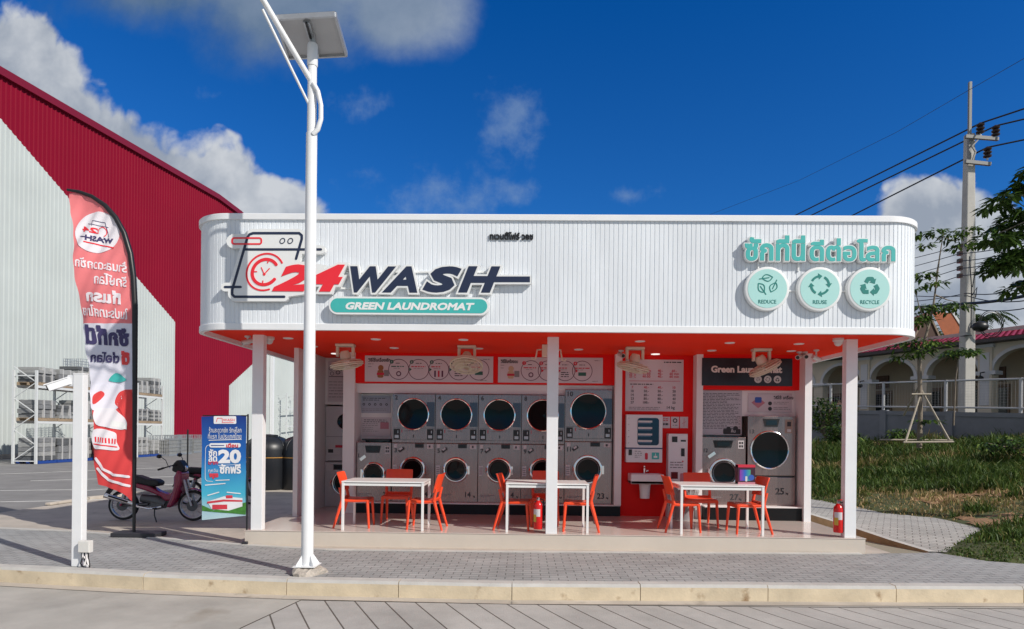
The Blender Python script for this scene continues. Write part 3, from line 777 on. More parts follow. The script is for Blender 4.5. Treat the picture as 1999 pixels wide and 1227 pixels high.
for pa, pb in (((600, 531), (975, 531)), ((600, 563), (975, 563)), ((590, 529), (700, 529))): a, b = S(*pa), S(*pb); mb.beam((a[0], YF - .012, a[1]), (b[0], YF - .012, b[1]), .022, .022, SIGNWHITE)
mb.build('mounting_rail', sign)

t = thing('black_lettering', 'small black Thai lettering near the top middle of the white fascia', 'lettering', (S(999, 464)[0], YF, S(999, 464)[1]))
mb = MB(); mb.plate(text_fit('ทเวนตี้โฟร์ วอช', *sbox(956.5, 1041.5, 453, 468), bold=.03), YF - .022, YF - .004, BLACK); mb.build('letters', t)

sl0 = S(1594, 490)
t = thing('slogan_lettering', 'large raised teal Thai slogan letters with white edges above three round signs', 'lettering', (sl0[0], YF, sl0[1]))
for word, bx in (('ซักที่นี่', sbox(1451, 1566, 463, 512)), ('ดีต่อโลก', sbox(1577, 1739.5, 469, 513))):
    mb = MB(); mb.plate(text_fit(word, *bx, bold=.035, grow=1.6 * SC), YF - .085, YF - .02, SIGNWHITE); w_ = mb.build('word', t)
    mb = MB(); mb.plate(text_fit(word, *bx, bold=.035), YF - .089, YF - .083, TEAL); mb.build('letter_face', w_)
mb = MB()
for px in (1480, 1558, 1715): a, b = S(px, 505), S(px, 530); mb.beam((a[0], YF - .012, a[1]), (b[0], YF - .012, b[1]), .02, .02, SIGNWHITE)
mb.build('mounting_rail', t)

def leaf_poly(cx, cy, l, w, ang):
    a = R(ang); pts = []
    for i in range(13): u = i / 12; pts.append((u * l - l / 2, w * math.sin(pi * u ** .8) * .5))
    for i in range(11, 0, -1): u = i / 12; pts.append((u * l - l / 2, -w * math.sin(pi * u ** 1.15) * .5))
    return [(cx + p[0] * cos(a) - p[1] * sin(a), cy + p[0] * sin(a) + p[1] * cos(a)) for p in pts]
def icon_reduce(cx, cz, s):
    out = []
    for (dx, dz, a) in ((-.02, .62, 8), (.52, -.22, -115), (-.55, -.28, 125)):
        L_ = leaf_poly(cx + dx * s, cz + dz * s, .95 * s, .62 * s, a); out += stroke(L_, .085 * s, closed=True)
        ca, sa = cos(R(a)), sin(R(a)); p = [(cx + (dx + k * ca) * s, cz + (dz + k * sa) * s) for k in (-.72, -.1, .15)]; out += stroke(p, .085 * s)
    return out
def icon_reuse(cx, cz, s):
    out = []
    for k in range(4):
        a0 = 90 * k + 62; a1 = a0 - 52
        o = arc(cx, cz, .90 * s, a0, a1, 12) + arc(cx, cz, .70 * s, a1, a0, 12); out.append(ccw(o))
        m = R(a1); r = .80 * s; tip = R(a1 - 24)
        out.append(ccw([(cx + 1.08 * s * cos(m), cz + 1.08 * s * sin(m)), (cx + .52 * s * cos(m), cz + .52 * s * sin(m)), (cx + .84 * s * cos(tip), cz + .84 * s * sin(tip))]))
    return out
def icon_recycle(cx, cz, s):
    out = []; C = [(cx + .98 * s * cos(R(90 - 120 * k)), cz - .12 * s + .98 * s * sin(R(90 - 120 * k))) for k in range(3)]
    lp = lambda a, b, u: (a[0] + (b[0] - a[0]) * u, a[1] + (b[1] - a[1]) * u)
    for k in range(3):
        c, p, q = C[k], C[k - 1], C[(k + 1) % 3]
        out += stroke([lp(c, p, .43), lp(c, p, .20), lp(c, q, .20), lp(c, q, .30)], .36 * s, caps=False); out += [disc(*lp(c, p, .20), .18 * s, 12), disc(*lp(c, q, .20), .18 * s, 12)]
        m = lp(c, q, .29); t_ = lp(c, q, .50); l = math.hypot(q[0] - c[0], q[1] - c[1]); n = (-(q[1] - c[1]) / l * .34 * s, (q[0] - c[0]) / l * .34 * s)
        out.append(ccw([(m[0] + n[0], m[1] + n[1]), (m[0] - n[0], m[1] - n[1]), t_]))
    return out
for px, py, word, icon, desc in ((1494, 565.5, 'REDUCE', icon_reduce, 'three leaves'), (1595.5, 566.3, 'REUSE', icon_reuse, 'four circling arrows'), (1692, 566.3, 'RECYCLE', icon_recycle, 'three folded arrows')):
    cx, cz = S(px, py); r = 42.4 * SC
    t = thing('round_sign', f'round mint sign with {desc} and the word {word}', 'sign', (cx, YF, cz), group='round signs under the slogan')
    mb = MB(); mb.lathe([(r, .07), (r, .012), (r * .985, .004), (r * .93, 0), (.001, .0)][::-1], (cx, YF - .082, cz), (0, 1, 0), SIGNWHITE, 48); mb.build('sign_body', t, smooth=30)
    mb = MB(); mb.plate([disc(cx, cz, r * .88, 48)], YF - .085, YF - .08, MINT); mb.build('sign_face', t)
    mb = MB(); mb.plate(icon(cx, cz + r * .17, r * .50), YF - .0885, YF - .084, DTEAL); mb.build('emblem', t)
    w = {'REDUCE': .40, 'REUSE': .31, 'RECYCLE': .42}[word]
    mb = MB(); mb.plate(text_fit(word, cx - w * r, cx + w * r, cz - r * .68, cz - r * .51), YF - .0885, YF - .084, DTEAL); mb.build('lettering', t)
mb = MB(); a, b = S(1525, 568), S(1660, 569); mb.beam((a[0], YF - .012, a[1]), (b[0], YF - .012, b[1]), .03, .02, SIGNWHITE); mb.build('sign_rail', shop)

# ================================================================== WASHING MACHINES
def door(kind, cx, cz, r, y, root, hinge=1):
    """Round machine door: chrome ring, dark bowl glass, handle."""
    mb = MB(); mb.lathe(([(r, .03), (r, .0), (r * .985, -.016), (r * .95, -.022), (r * .92, -.018), (r * .90, .0)] if kind == 'dryer_door' else [(r, .03), (r, .0), (r * .97, -.018), (r * .90, -.026), (r * .84, -.022), (r * .80, .0)]), (cx, y, cz), (0, 1, 0), CHROME, 40)
    if kind == 'washer_door':
        mb.box(cx + hinge * r * .93, cx + hinge * r * 1.08, y - .03, y, cz - .075, cz + .075, CHROME)
        mb.tube([(cx - hinge * r * .97, y - .02, cz + .05), (cx - hinge * r * 1.0, y - .05, cz), (cx - hinge * r * .97, y - .02, cz - .05)], .012, CHROME, 8)
    d = mb.build(kind, root, smooth=40)
    mb = MB(); mb.lathe([(r * (.92 if kind == 'dryer_door' else .83), -.012), (r * .80, -.010), (r * .6, -.006), (r * .3, -.002), (.001, .0)], (cx, y, cz), (0, 1, 0), GLASSD, 36); mb.build('glass', d, smooth=50)
    if kind == 'washer_door':
        mb = MB(); mb.lathe([(r * .80, -.016), (r * .76, -.028), (r * .70, -.024), (r * .67, -.006)], (cx, y, cz), (0, 1, 0), mat('dark_chrome', (.10, .10, .11), .2, metal=.9), 36); mb.build('inner_ring', d, smooth=40)
    return d
STICK = mat('white_sticker', (.6, .57, .58), .5)
REDINK = mat('print_red', (.55, .02, .05), .55)
LCD = mat('display_glass', (.01, .014, .02), .12)
def coin_box(root, x, z, w=.115, h=.19):
    mb = MB(); mb.box(x, x + w, -.012, .01, z, z + h, BLACK); mb.box(x + .02, x + w - .02, -.016, -.010, z + h * .12, z + h * .42, STEELM)
    mb.box(x + w * .62, x + w * .76, -.017, -.011, z + h * .58, z + h * .86, STEELM); return mb.build('coin_box', root, bevel=.003, seg=1)
def tower(w, h, rd, rw):
    root = thing('stacked_washer_dryer', '', 'washing machine')
    zs = h * .545
    mb = MB(); mb.box(.004, w - .004, 0, .78, zs + .003, h, STEEL); mb.build('dryer_body', root, bevel=.006)
    mb = MB(); mb.box(.004, w - .004, 0, .78, 0, zs - .003, STEEL); mb.build('washer_body', root, bevel=.006)
    mb = MB(); mb.box(.02, w - .02, -.003, .001, zs + .055, zs + .06, BLACK); mb.box(.02, w - .02, -.003, .001, zs + .27, zs + .274, INK); mb.box(w * .49, w * .51, -.012, 0, zs + .10, zs + .15, BLACK)
    mb.build('access_panel', root)
    door('dryer_door', w * .49, h * .812, rd, 0, root)
    door('washer_door', w * .49, h * .30, rw, 0, root)
    # hinge plate right of the dryer door
    mb = MB(); mb.box(w * .80, w * .985, -.006, .002, h * .70, h * .925, mat('hinge_plate', (.10, .10, .115), .25, metal=.85)); mb.build('hinge_plate', root)
    coin_box(root, .03, zs + .065); coin_box(root, w - .145, zs + .065)
    mb = MB(); mb.box(w * .54, w * .74, -.014, .004, zs - .085, zs - .012, BLACK); mb.box(w * .57, w * .71, -.016, -.01, zs - .062, zs - .03, LCD); mb.build('control_display', root, bevel=.004, seg=1)
    mb = MB(); mb.box(w * .03, w * .12, -.006, .002, h * .25, h * .34, STICK)
    for q in range(4): mb.box(w * .04, w * .11, -.008, -.005, h * (.262 + q * .018), h * (.270 + q * .018), GREYINK)
    mb.build('sticker', root)
    mb = MB(); mb.box(w * .05, w * .12, -.006, .002, zs - .09, zs - .02, STICK); mb.build('sticker', root)
    mb = MB(); mb.box(w * .82, w * .96, -.006, .002, zs - .10, zs - .02, STICK); mb.box(w * .86, w * .9, -.008, -.005, zs - .08, zs - .04, INK); mb.build('sticker', root)
    mb = MB(); mb.beam((w * .17, -.012, zs - .155), (w * .28, -.012, zs - .09), .05, .05, INK, up=(0, 1, 0)); mb.beam((w * .19, -.03, zs - .125), (w * .25, -.03, zs - .09), .03, .03, STICK, up=(0, 1, 0)); mb.build('detergent_hatch', root)
    mb = MB(); mb.box(w * .30, w * .64, -.004, .001, zs + .215, zs + .228, GREYINK); mb.box(w * .22, w * .235, -.004, .001, zs + .19, zs + .25, REDINK); mb.box(w * .06, w * .40, -.004, .001, .13, .142, GREYINK); mb.box(w * .06, w * .28, -.004, .001, .108, .118, GREYINK); mb.build('print', root)
    return root
def numbers(root, items):
    for s, x, z, h in items: mb = MB(); mb.plate(text_at(s, x, z, h, bold=.02), -.006, .001, INK); mb.build('number', root)
ZP, YM = .422, 11.62
tw = tower(.785, 1.965, .295, .235)
rows = [(-2.41, '2', '3'), (-1.625, '4', '5'), (-.84, '6', '7'), (-.055, '8', '9')]
for i, (x, a, b) in enumerate(rows):
    r = tw if i == 0 else dup(tw, (x, YM, ZP))
    r.location = (x, YM, ZP)
    r['label'] = f'steel stacked dryer and washer numbered {a} and {b} in the middle row'; r['group'] = 'stacked washer dryers in the middle row'
for r, (x, a, b) in zip([o for o in COL.objects if o.name.startswith('stacked_washer_dryer')], rows):
    for s, xx, z, h in ((a, .05, 1.86, .11), (b, .05, .90, .11), ('14', .56, .10, .13), ('kg', .70, .10, .05)): mb = MB(); mb.plate([[(p[0] + x, p[1] + ZP) for p in q] for q in text_at(s, xx, z, h, bold=.02)], YM - .006, YM + .001, INK); mb.build('number', r)
big = tower(.865, 2.07, .335, .27); big.name = 'large_washer_dryer'
big['label'] = 'largest steel stacked dryer and washer numbered 10 and 11 beside the red wall'
numbers(big, [('10', .05, 1.95, .12), ('11', .05, .95, .11), ('23', .60, .10, .14), ('kg', .76, .10, .05)]); big.location = (.73, YM, ZP)

def washer(name, w, h, r, label, nums, loc, hatch=True):
    root = thing(name, label, 'washing machine')
    mb = MB(); mb.box(.003, w - .003, 0, .7, 0, h, STEEL); mb.build('body', root, bevel=.006)
    door('washer_door', w * .50, h * .47, r, 0, root, -1)
    mb = MB(); zt = h - .06
    mb.plate([[(w * .29, zt - .13), (w * .66, zt - .13), (w * .70, zt), (w * .25, zt)]], -.014, .002, BLACK); mb.plate([rect(w * .34, w * .62, zt - .10, zt - .025)], -.017, -.013, LCD); mb.build('control_display', root)
    mb = MB(); mb.box(w * .82, w * .95, -.006, .002, zt - .14, zt, STICK)
    for q in range(4): mb.box(w * (.84 + .055 * (q % 2)), w * (.88 + .055 * (q % 2)), -.009, -.005, zt - .06 - .06 * (q // 2), zt - .02 - .06 * (q // 2), INK)
    mb.build('sticker', root)
    mb = MB(); mb.beam((w * .13, -.02, h * .70), (w * .28, -.02, h * .77), .055, .05, CHROME, up=(0, 1, 0)); mb.build('handle', root)
    mb = MB(); mb.box(w * .05, w * .45, -.004, .001, .13, .142, GREYINK); mb.box(w * .05, w * .33, -.004, .001, .105, .115, GREYINK); mb.build('print', root)
    numbers(root, nums); root.location = loc
    return root
washer('small_washer', .64, 1.075, .215, 'small steel front loading washer numbered 1, lowest in the middle row', [('1', .04, .80, .10), ('7', .50, .09, .11)], (-3.06, YM, ZP))
mb = MB(); sh = thing('wall_shelf', 'thin dark shelf on the wall above the small washer', 'shelf', (-2.75, 11.9, 1.53)); mb.box(-2.98, -2.46, 11.7, 12.0, 1.53, 1.56, BLACK); mb.build('board', sh)
mb = MB(); mb.box(-2.95, -2.92, 11.85, 12.0, 1.45, 1.53, BLACK); mb.box(-2.52, -2.49, 11.85, 12.0, 1.45, 1.53, BLACK); mb.build('bracket', sh)
washer('large_washer', .77, 1.20, .265, 'large steel washer numbered 12 under the rules poster, chrome door', [('12', .03, .93, .09), ('27', .50, .09, .15), ('kg', .66, .09, .05)], (3.15, 11.4, .462))
# single big dryer 13
root = thing('large_dryer', 'tall steel dryer numbered 13 with huge round black door beside the end wall', 'dryer')
w, h = .84, 1.58
mb = MB(); mb.box(.003, w, 0, .3, .53, h, STEEL); mb.build('body', root, bevel=.006)
mb = MB(); mb.box(.003, w, 0, .3, 0, .50, STEEL); mb.build('lower_panel', root, bevel=.006)
mb = MB(); mb.box(.0, w, .01, .3, .50, .53, BLACK); mb.build('gap', root)
door('dryer_door', w * .46, .98, .345, 0, root)
mb = MB(); mb.plate([[(w * .36, h - .19), (w * .62, h - .19), (w * .66, h - .05), (w * .32, h - .05)]], -.014, .002, BLACK); mb.plate([rect(w * .38, w * .60, h - .16, h - .075)], -.017, -.013, LCD); mb.build('control_display', root)
mb = MB(); mb.box(w * .78, w * .93, -.006, .002, h - .30, h - .06, mat('tan_sticker', (.35, .25, .2), .5)); mb.box(w * .82, w * .9, -.01, -.004, h - .18, h - .1, INK); mb.box(w * .82, w * .9, -.01, -.004, h - .28, h - .23, STICK); mb.build('sticker', root)
numbers(root, [('13', .04, 1.27, .10), ('25', .50, .20, .16), ('kg', .68, .20, .05)]); root.location = (3.94, 11.38, .462)
# old washer and dryer at the far end behind the pilaster
root = thing('alcove_washer_dryer', 'pale stacked washer and dryer partly hidden behind the white pilaster', 'washing machine')
WM = mat('pale_enamel', (.55, .52, .53), .35, metal=.3, var=.04)
mb = MB(); mb.box(0, .77, 0, .7, .88, 1.96, WM); mb.build('dryer_body', root, bevel=.008)
mb = MB(); mb.box(0, .77, 0, .7, 0, .87, WM); mb.build('washer_body', root, bevel=.008)
door('dryer_door', .385, 1.66, .16, 0, root); door('washer_door', .385, .46, .26, 0, root)
mb = MB(); mb.box(.17, .6, -.012, .002, .72, .82, BLACK); mb.box(.2, .42, -.016, -.01, .75, .79, LCD); mb.build('control_display', root)
mb = MB(); mb.box(.03, .15, -.006, .001, .70, .83, STICK); mb.build('sticker', root); mb = MB(); mb.box(.05, .3, -.006, .001, 1.02, 1.14, STICK); mb.box(.06, .16, -.008, -.004, 1.05, 1.12, INK); mb.box(.2, .36, -.008, -.004, 1.15, 1.2, REDINK); mb.build('sticker', root)
mb = MB(); mb.box(.05, .72, -.004, .001, .89, .9, INK); mb.box(.02, .75, -.004, .001, 1.36, 1.37, GREYINK); mb.build('seam', root)
root.location = (-3.885, 12.43, ZSLAB)

# ================================================================== POSTERS AND BOARDS
def bars(mb, rows, x0, x1, z, pitch, h, m, y, seed=1, words_=True):
    """Rows of short dashes: print too small to read."""
    r = random.Random(seed)
    for i in range(rows):
        x = x0; end = x1 - (x1 - x0) * r.choice((0, .05, .15, .35))
        while x < end:
            l = min(r.uniform(.02, .09), end - x) if words_ else end - x
            mb.box(x, x + l, y, y + .002, z - i * pitch - h, z - i * pitch, m); x += l + .014
def poster(name, label, cat, x0, x1, z0, z1, y, m=None, rim=None, group=None):
    t = thing(name, label, cat, ((x0 + x1) / 2, y, z0), group=group)
    mb = MB(); mb.box(x0, x1, y - .012, y, z0, z1, m or PAPER); mb.build('sheet', t, bevel=.002, seg=1)
    if rim:
        mb = MB(); e = .012
        for a in ((x0 - e, x1 + e, z1, z1 + e), (x0 - e, x1 + e, z0 - e, z0), (x0 - e, x0, z0, z1), (x1, x1 + e, z0, z1)): mb.box(a[0], a[1], y - .016, y, a[2], a[3], rim)
        mb.build('frame', t)
    return t, y - .0145
PW = plane(11.54)
GREENINK = mat('print_green', (.02, .12, .09), .5); PURP = mat('print_purple', (.10, .02, .06), .5)
TOY1 = mat('print_brown', (.30, .12, .04), .5); TOY2 = mat('print_cream', (.55, .38, .25), .5)
for (a, b, title, dotm, lab) in ((713, 963, 'วิธีใช้เครื่องซัก', GREENINK, 'long washing instruction board with five circles and green dots on the red band'), (973, 1177, 'วิธีใช้เครื่องอบ', REDINK, 'long drying instruction board with four circles and red dots on the red band')):
    n = 5 if a < 900 else 4
    x0, z1 = PW(a, 693.5 if n == 5 else 696.5); x1, z0 = PW(b, 746.5 if n == 5 else 748)
    t, y = poster('instruction_board', lab, 'sign', x0, x1, z0, z1, 11.55)
    W, H = x1 - x0, z1 - z0
    mb = MB(); mb.plate(text_fit(title, x0 + W * .025, x0 + W * (.20 if n == 5 else .19), z1 - H * .24, z1 - H * .08, bold=.03), y, None, INK); mb.build('title', t)
    mb = MB(); bars(mb, 2, x0 + W * .025, x0 + W * .07, z1 - H * .31, .05, .01, GREYINK, y, 3); bars(mb, 1, x1 - W * .08, x1 - W * .02, z1 - H * .10, .04, .012, GREYINK, y, 5); bars(mb, 1, x1 - W * .1, x1 - W * .02, z0 + H * .09, .03, .01, GREYINK, y, 9); mb.build('print', t)
    # washing pictures (plain shapes)
    mb = MB(); cx = x0 + W * .125; mb.plate([rect(cx - .06, cx + .05, z0 + .07, z0 + .21, .03), disc(cx, z0 + .25, .05)], y, None, TOY1 if n == 5 else TOY2); mb.plate([rect(cx - .07, cx + .06, z0 + .12, z0 + .16)], y - .001, None, REDINK); mb.plate([rect(cx + .06, cx + .15, z0 + .10, z0 + .21)], y - .001, None, GREYINK); mb.build('picture', t)
    cr = H * .40; step = (.156 if n == 5 else .163) * W; c0_ = x0 + W * (.265 if n == 5 else .315)
    for k in range(n):
        cx = c0_ + k * step; cz = (z0 + z1) / 2 - .01
        mb = MB(); mb.plate(ring(cx, cz, cr * .94, cr), y, None, PURP); mb.plate([disc(cx - cr * .68, cz + cr * .72, cr * .19, 16)], y - .001, None, dotm)
        if k < n - 1: mb.plate([[(cx + cr * 1.02, cz - .035), (cx + cr * 1.26, cz), (cx + cr * 1.02, cz + .035)]], y, None, dotm)
        mb.plate(text_at(str(k + 1), cx - cr * .68, cz + cr * .64, .05, bold=.02, align='C'), y - .002, None, PAPER)
        bars(mb, 1, cx - cr * .3, cx + cr * .3, cz + cr * .62, .03, .012, INK, y, k); bars(mb, 1, cx - cr * .72, cx + cr * .72, cz + cr * .32, .03, .018, REDINK if n == 4 or k else GREENINK, y, k + 7); bars(mb, 1, cx - cr * .5, cx + cr * .5, cz + cr * .12, .03, .008, GREYINK, y, k + 9)
        if k == n - 1: mb.box(cx - cr * .38, cx + cr * .38, y - .001, y + .001, cz - cr * .48, cz - cr * .14, GREENINK)
        elif k == 0: mb.plate(ring(cx, cz - cr * .42, cr * .15, cr * .25, 14), y, None, PURP)
        elif k == 1: mb.plate([leaf_poly(cx, cz - cr * .42, cr * .7, cr * .5, 30)], y, None, GREENINK)
        elif k == 2 and n == 5:
            for q in (-.35, 0, .35): mb.box(cx + cr * (q - .08), cx + cr * (q + .08), y - .001, y, cz - cr * .7, cz - cr * .1, PURP if q else REDINK)
        else: bars(mb, 3, cx - cr * .4, cx + cr * .4, cz - cr * .12, cr * .2, .016, INK, y, k + 30)
        mb.build('step_circle', t)
# price board, notices on the red wall
PR = plane(11.59)
x0, z1 = PR(1222, 701); x1, z0 = PR(1334, 803)
t, y = poster('price_board', 'large white price board with rows of figures on the red wall', 'sign', x0, x1, z0, z1, 11.60)
W, H = x1 - x0, z1 - z0; mb = MB()
for ci, cx in enumerate((.12, .36, .60, .84)):
    mb = MB()
    for ri in range(3): mb.plate(text_at(('25 C', '40-50', '40.-', '60 min')[ci] if ri else ('Cold', 'Warm', '40.-', '60.-')[ci], x0 + W * cx, z1 - H * (.24 + .055 * ri), .062, bold=.02, align='C'), y, None, REDINK)
    mb.build('price_column', t)
for ci, cx in enumerate((.12, .36, .60, .84)):
    mb = MB()
    for ri in range(5): mb.plate(text_at((('7', '10', '14', '23', '27'), ('40.-', '50.-', '60.-', '80.-', '100.-'), ('40.-', '50.-', '60.-', '80.-', '90.-'), ('10', '20', '30', '40', '50'))[ci][ri], x0 + W * cx, z1 - H * (.56 + .073 * ri), .06, bold=.02, align='C'), y, None, INK if ri else REDINK)
    mb.build('price_column', t); mb = MB()
mb.box(x0 + W * .06, x1 - W * .06, y - .001, y, z1 - H * .42, z1 - H * .412, REDINK); mb.build('rule', t); mb = MB(); bars(mb, 1, x0 + W * .08, x0 + W * .5, z1 - H * .47, .03, .016, INK, y, 4); bars(mb, 1, x0 + W * .66, x1 - W * .04, z1 - H * .04, .03, .02, INK, y, 2)
bars(mb, 2, x0 + W * .06, x0 + W * .6, z0 + H * .08, .03, .012, GREYINK, y, 6); mb.plate(text_at('14 kg', x0 + W * .72, z0 + H * .05, .07, bold=.02), y, None, INK); mb.build('print', t)
for i, (a, b) in enumerate(((1293, 1308.5), (1310.5, 1326), (1328, 1343.5))):
    x0, z1 = PR(a, 813); x1, z0 = PR(b, 835.5)
    t, y = poster('wall_notice', ('small white notice with two lines of print beside the detergent dispenser', 'small white notice with a dark round emblem above the card kiosk', 'small white notice with a faint pink drawing nearest the white pier')[i], 'notice', x0, x1, z0, z1, 11.60, group='small notices on the red wall')
    mb = MB(); cx = (x0 + x1) / 2
    if i == 0: bars(mb, 2, x0 + .02, x1 - .02, z1 - .03, .03, .014, REDINK, y, 2); bars(mb, 1, x0 + .02, x1 - .02, z0 + .09, .03, .035, INK, y, 2)
    elif i == 1: mb.plate(ring(cx, z1 - .07, .022, .042, 16), y, None, INK); bars(mb, 1, x0 + .03, x1 - .03, z0 + .06, .03, .014, GREYINK, y, 2)
    else: mb.plate(stroke([(cx, z0 + .03), (cx, z1 - .03)], .01) + stroke([(x0 + .04, z0 + .08), (x1 - .04, z0 + .12)], .008), y, None, mat('print_pink', (.5, .2, .25), .5))
    mb.build('print', t)
# detergent dispenser
x0, z1 = PR(1221, 809); x1, z0 = PR(1290, 902)
t = thing('detergent_dispenser', 'white wall dispenser with dark blue window of detergent packs above the basin', 'dispenser', ((x0 + x1) / 2, 11.6, z0)); W, H = x1 - x0, z1 - z0; y = 11.45
BL = mat('dispenser_blue', (.02, .035, .14), .3); DISP = mat('dispenser_white', (.72, .71, .73), .35)
mb = MB(); mb.box(x0, x1, y, 11.6, z0 + H * .305, z1, DISP); mb.build('cabinet', t, bevel=.008)
mb = MB(); mb.box(x0, x1, y, 11.6, z0, z0 + H * .285, DISP); mb.build('lower_panel', t, bevel=.008)
mb = MB(); mb.box(x0 - .003, x1 + .003, y - .003, 11.6, z0 + H * .285, z0 + H * .305, BL); mb.build('band', t)
mb = MB(); mb.plate([rect(x0 + W * .31, x0 + W * .90, z0 + H * .36, z0 + H * .93, .05)], y - .006, y + .002, mat('window_blue', (.008, .02, .06), .08)); mb.build('window', t)
for k in range(4):
    mb = MB(); zz_ = z0 + H * (.43 + .135 * k); mb.box(x0 + W * .32, x0 + W * .71, y - .014, y - .004, zz_, zz_ + H * .04, STICK); mb.box(x0 + W * .32, x0 + W * .68, y - .012, y - .004, zz_ - H * .03, zz_, mat('pack_blue', (.05, .12, .2), .4)); mb.build('detergent_pack', t)
mb = MB()
for k in range(5): mb.box(x0 + W * .06, x0 + W * .08, y - .003, y, z0 + H * (.4 + .13 * k), z0 + H * (.41 + .13 * k), INK)
mb.box(x0 + W * .07, x0 + W * .16, y - .012, y, z0 + H * .15, z0 + H * .27, BLACK); bars(mb, 4, x0 + W * .24, x0 + W * .44, z0 + H * .24, .035, .012, GREYINK, y - .003, 8); mb.plate([rect(x0 + W * .52, x0 + W * .60, z0 + H * .06, z0 + H * .2, .02)], y - .003, None, REDINK); mb.build('print', t)
mb = MB(); mb.plate([rect(x0 + W * .71, x0 + W * .91, z0 + H * .07, z0 + H * .21, .01)], y - .006, y + .001, TEAL); mb.plate([rect(x0 + W * .76, x0 + W * .86, z0 + H * .10, z0 + H * .14)] + stroke([(x0 + W * .81, z0 + H * .13), (x0 + W * .81, z0 + H * .185)], .012), y - .009, None, SIGNWHITE); mb.build('payment_pad', t)
# card kiosk
x0, z1 = PR(1301.5, 846); x1, _ = PR(1338.5, 846)
t = thing('payment_kiosk', 'tall slim white payment kiosk with black slots against the red wall', 'kiosk', ((x0 + x1) / 2, 11.6, ZSLAB)); W = x1 - x0; y = 11.42
mb = MB(); mb.box(x0, x1, y, 11.6, ZSLAB, z1, DISP); mb.build('cabinet', t, bevel=.008)
mb = MB(); mb.box(x0 + W * .18, x0 + W * .46, y - .006, y, z1 - .15, z1 - .05, BLACK); mb.box(x0 + W * .64, x0 + W * .9, y - .006, y, z1 - .14, z1 - .11, BLACK); mb.build('screen', t)
mb = MB(); mb.box(x0 + W * .66, x0 + W * .84, y - .008, y, z1 - .40, z1 - .26, BLACK); mb.build('card_reader', t)
mb = MB(); mb.box(x0 + W * .15, x0 + W * .5, y - .008, y, z1 - .80, z1 - .68, mat('kiosk_red_panel', (.12, .01, .015), .3)); mb.build('coin_tray', t)
mb = MB(); bars(mb, 3, x0 + W * .1, x0 + W * .8, z1 - .50, .045, .018, GREYINK, y - .003, 3); mb.plate([disc(x0 + W * .75, z1 - .49, .014)], y - .003, None, REDINK); mb.plate([rect(x0 + W * .62, x0 + W * .84, z1 - .86, z1 - .70, .02)], y - .003, None, mat('print_pink', (.5, .2, .25), .5)); mb.build('print', t)
# basin
CER = mat('ceramic', (.78, .77, .77), .12)
bx0, bz1 = PR(1226, 922.5); bx1, bz0 = PR(1288, 942)
t = thing('wash_basin', 'white ceramic wash basin on a half pedestal under the detergent dispenser', 'basin', ((bx0 + bx1) / 2, 11.6, .6)); cx = (bx0 + bx1) / 2
mb = MB(); mb.box(bx0, bx1, 11.22, 11.6, bz0, bz0 + .06, CER); mb.box(bx0, bx1, 11.22, 11.27, bz0, bz1, CER); mb.box(bx0, bx1, 11.50, 11.6, bz0, bz1, CER); mb.box(bx0, bx0 + .04, 11.27, 11.5, bz0, bz1, CER); mb.box(bx1 - .04, bx1, 11.27, 11.5, bz0, bz1, CER); mb.build('bowl', t, bevel=.012)
mb = MB(); mb.lathe([(.115, .0), (.10, -.05), (.088, -.2), (.085, -.27), (.001, -.275)], (cx, 11.47, bz0), (0, 0, 1), CER, 24); mb.build('pedestal', t, smooth=50)
mb = MB(); mb.cyl((cx, 11.54, bz1), (cx, 11.54, bz1 + .13), .016, CHROME); mb.tube([(cx, 11.54, bz1 + .10), (cx, 11.46, bz1 + .11), (cx, 11.40, bz1 + .07)], .012, CHROME); mb.cyl((cx + .03, 11.54, bz1 + .03), (cx + .07, 11.54, bz1 + .05), .02, CHROME); mb.build('tap', t, smooth=40)
# bin with a clear bag
BAG = mat('bin_bag', (.45, .43, .43), .25, var=.2, scale=8, bump=.05, bscale=14, trans=.3)
bp_ = PR(1325, 990)[0]
t = thing('waste_bin', 'waste bin lined with a crumpled clear plastic bag beside the payment kiosk', 'bin', (bp_, 11.2, ZSLAB))
mb = MB(); mb.lathe([(.001, 0), (.16, 0), (.19, .50), (.20, .52), (.18, .50)], (bp_, 11.2, ZSLAB), (0, 0, 1), mat('bin_grey', (.3, .29, .3), .5), 24); mb.build('bin_body', t, smooth=40)
mb = MB(); vs = []; n = 36
for i, (r0, z0_) in enumerate(((.195, .50), (.215, .53), (.235, .50), (.23, .40), (.24, .30), (.235, .22))):
    for j in range(n): r_ = r0 + .022 * sin(j * 2.7 + i) + random.uniform(-.012, .012); vs.append((bp_ + r_ * cos(2 * pi * j / n), 11.2 + r_ * sin(2 * pi * j / n), ZSLAB + z0_ + random.uniform(-.02, .02)))
mb.add(vs, [(i * n + j, i * n + (j + 1) % n, (i + 1) * n + (j + 1) % n, (i + 1) * n + j) for i in range(5) for j in range(n)], BAG); mb.build('bin_bag', t, smooth=60)
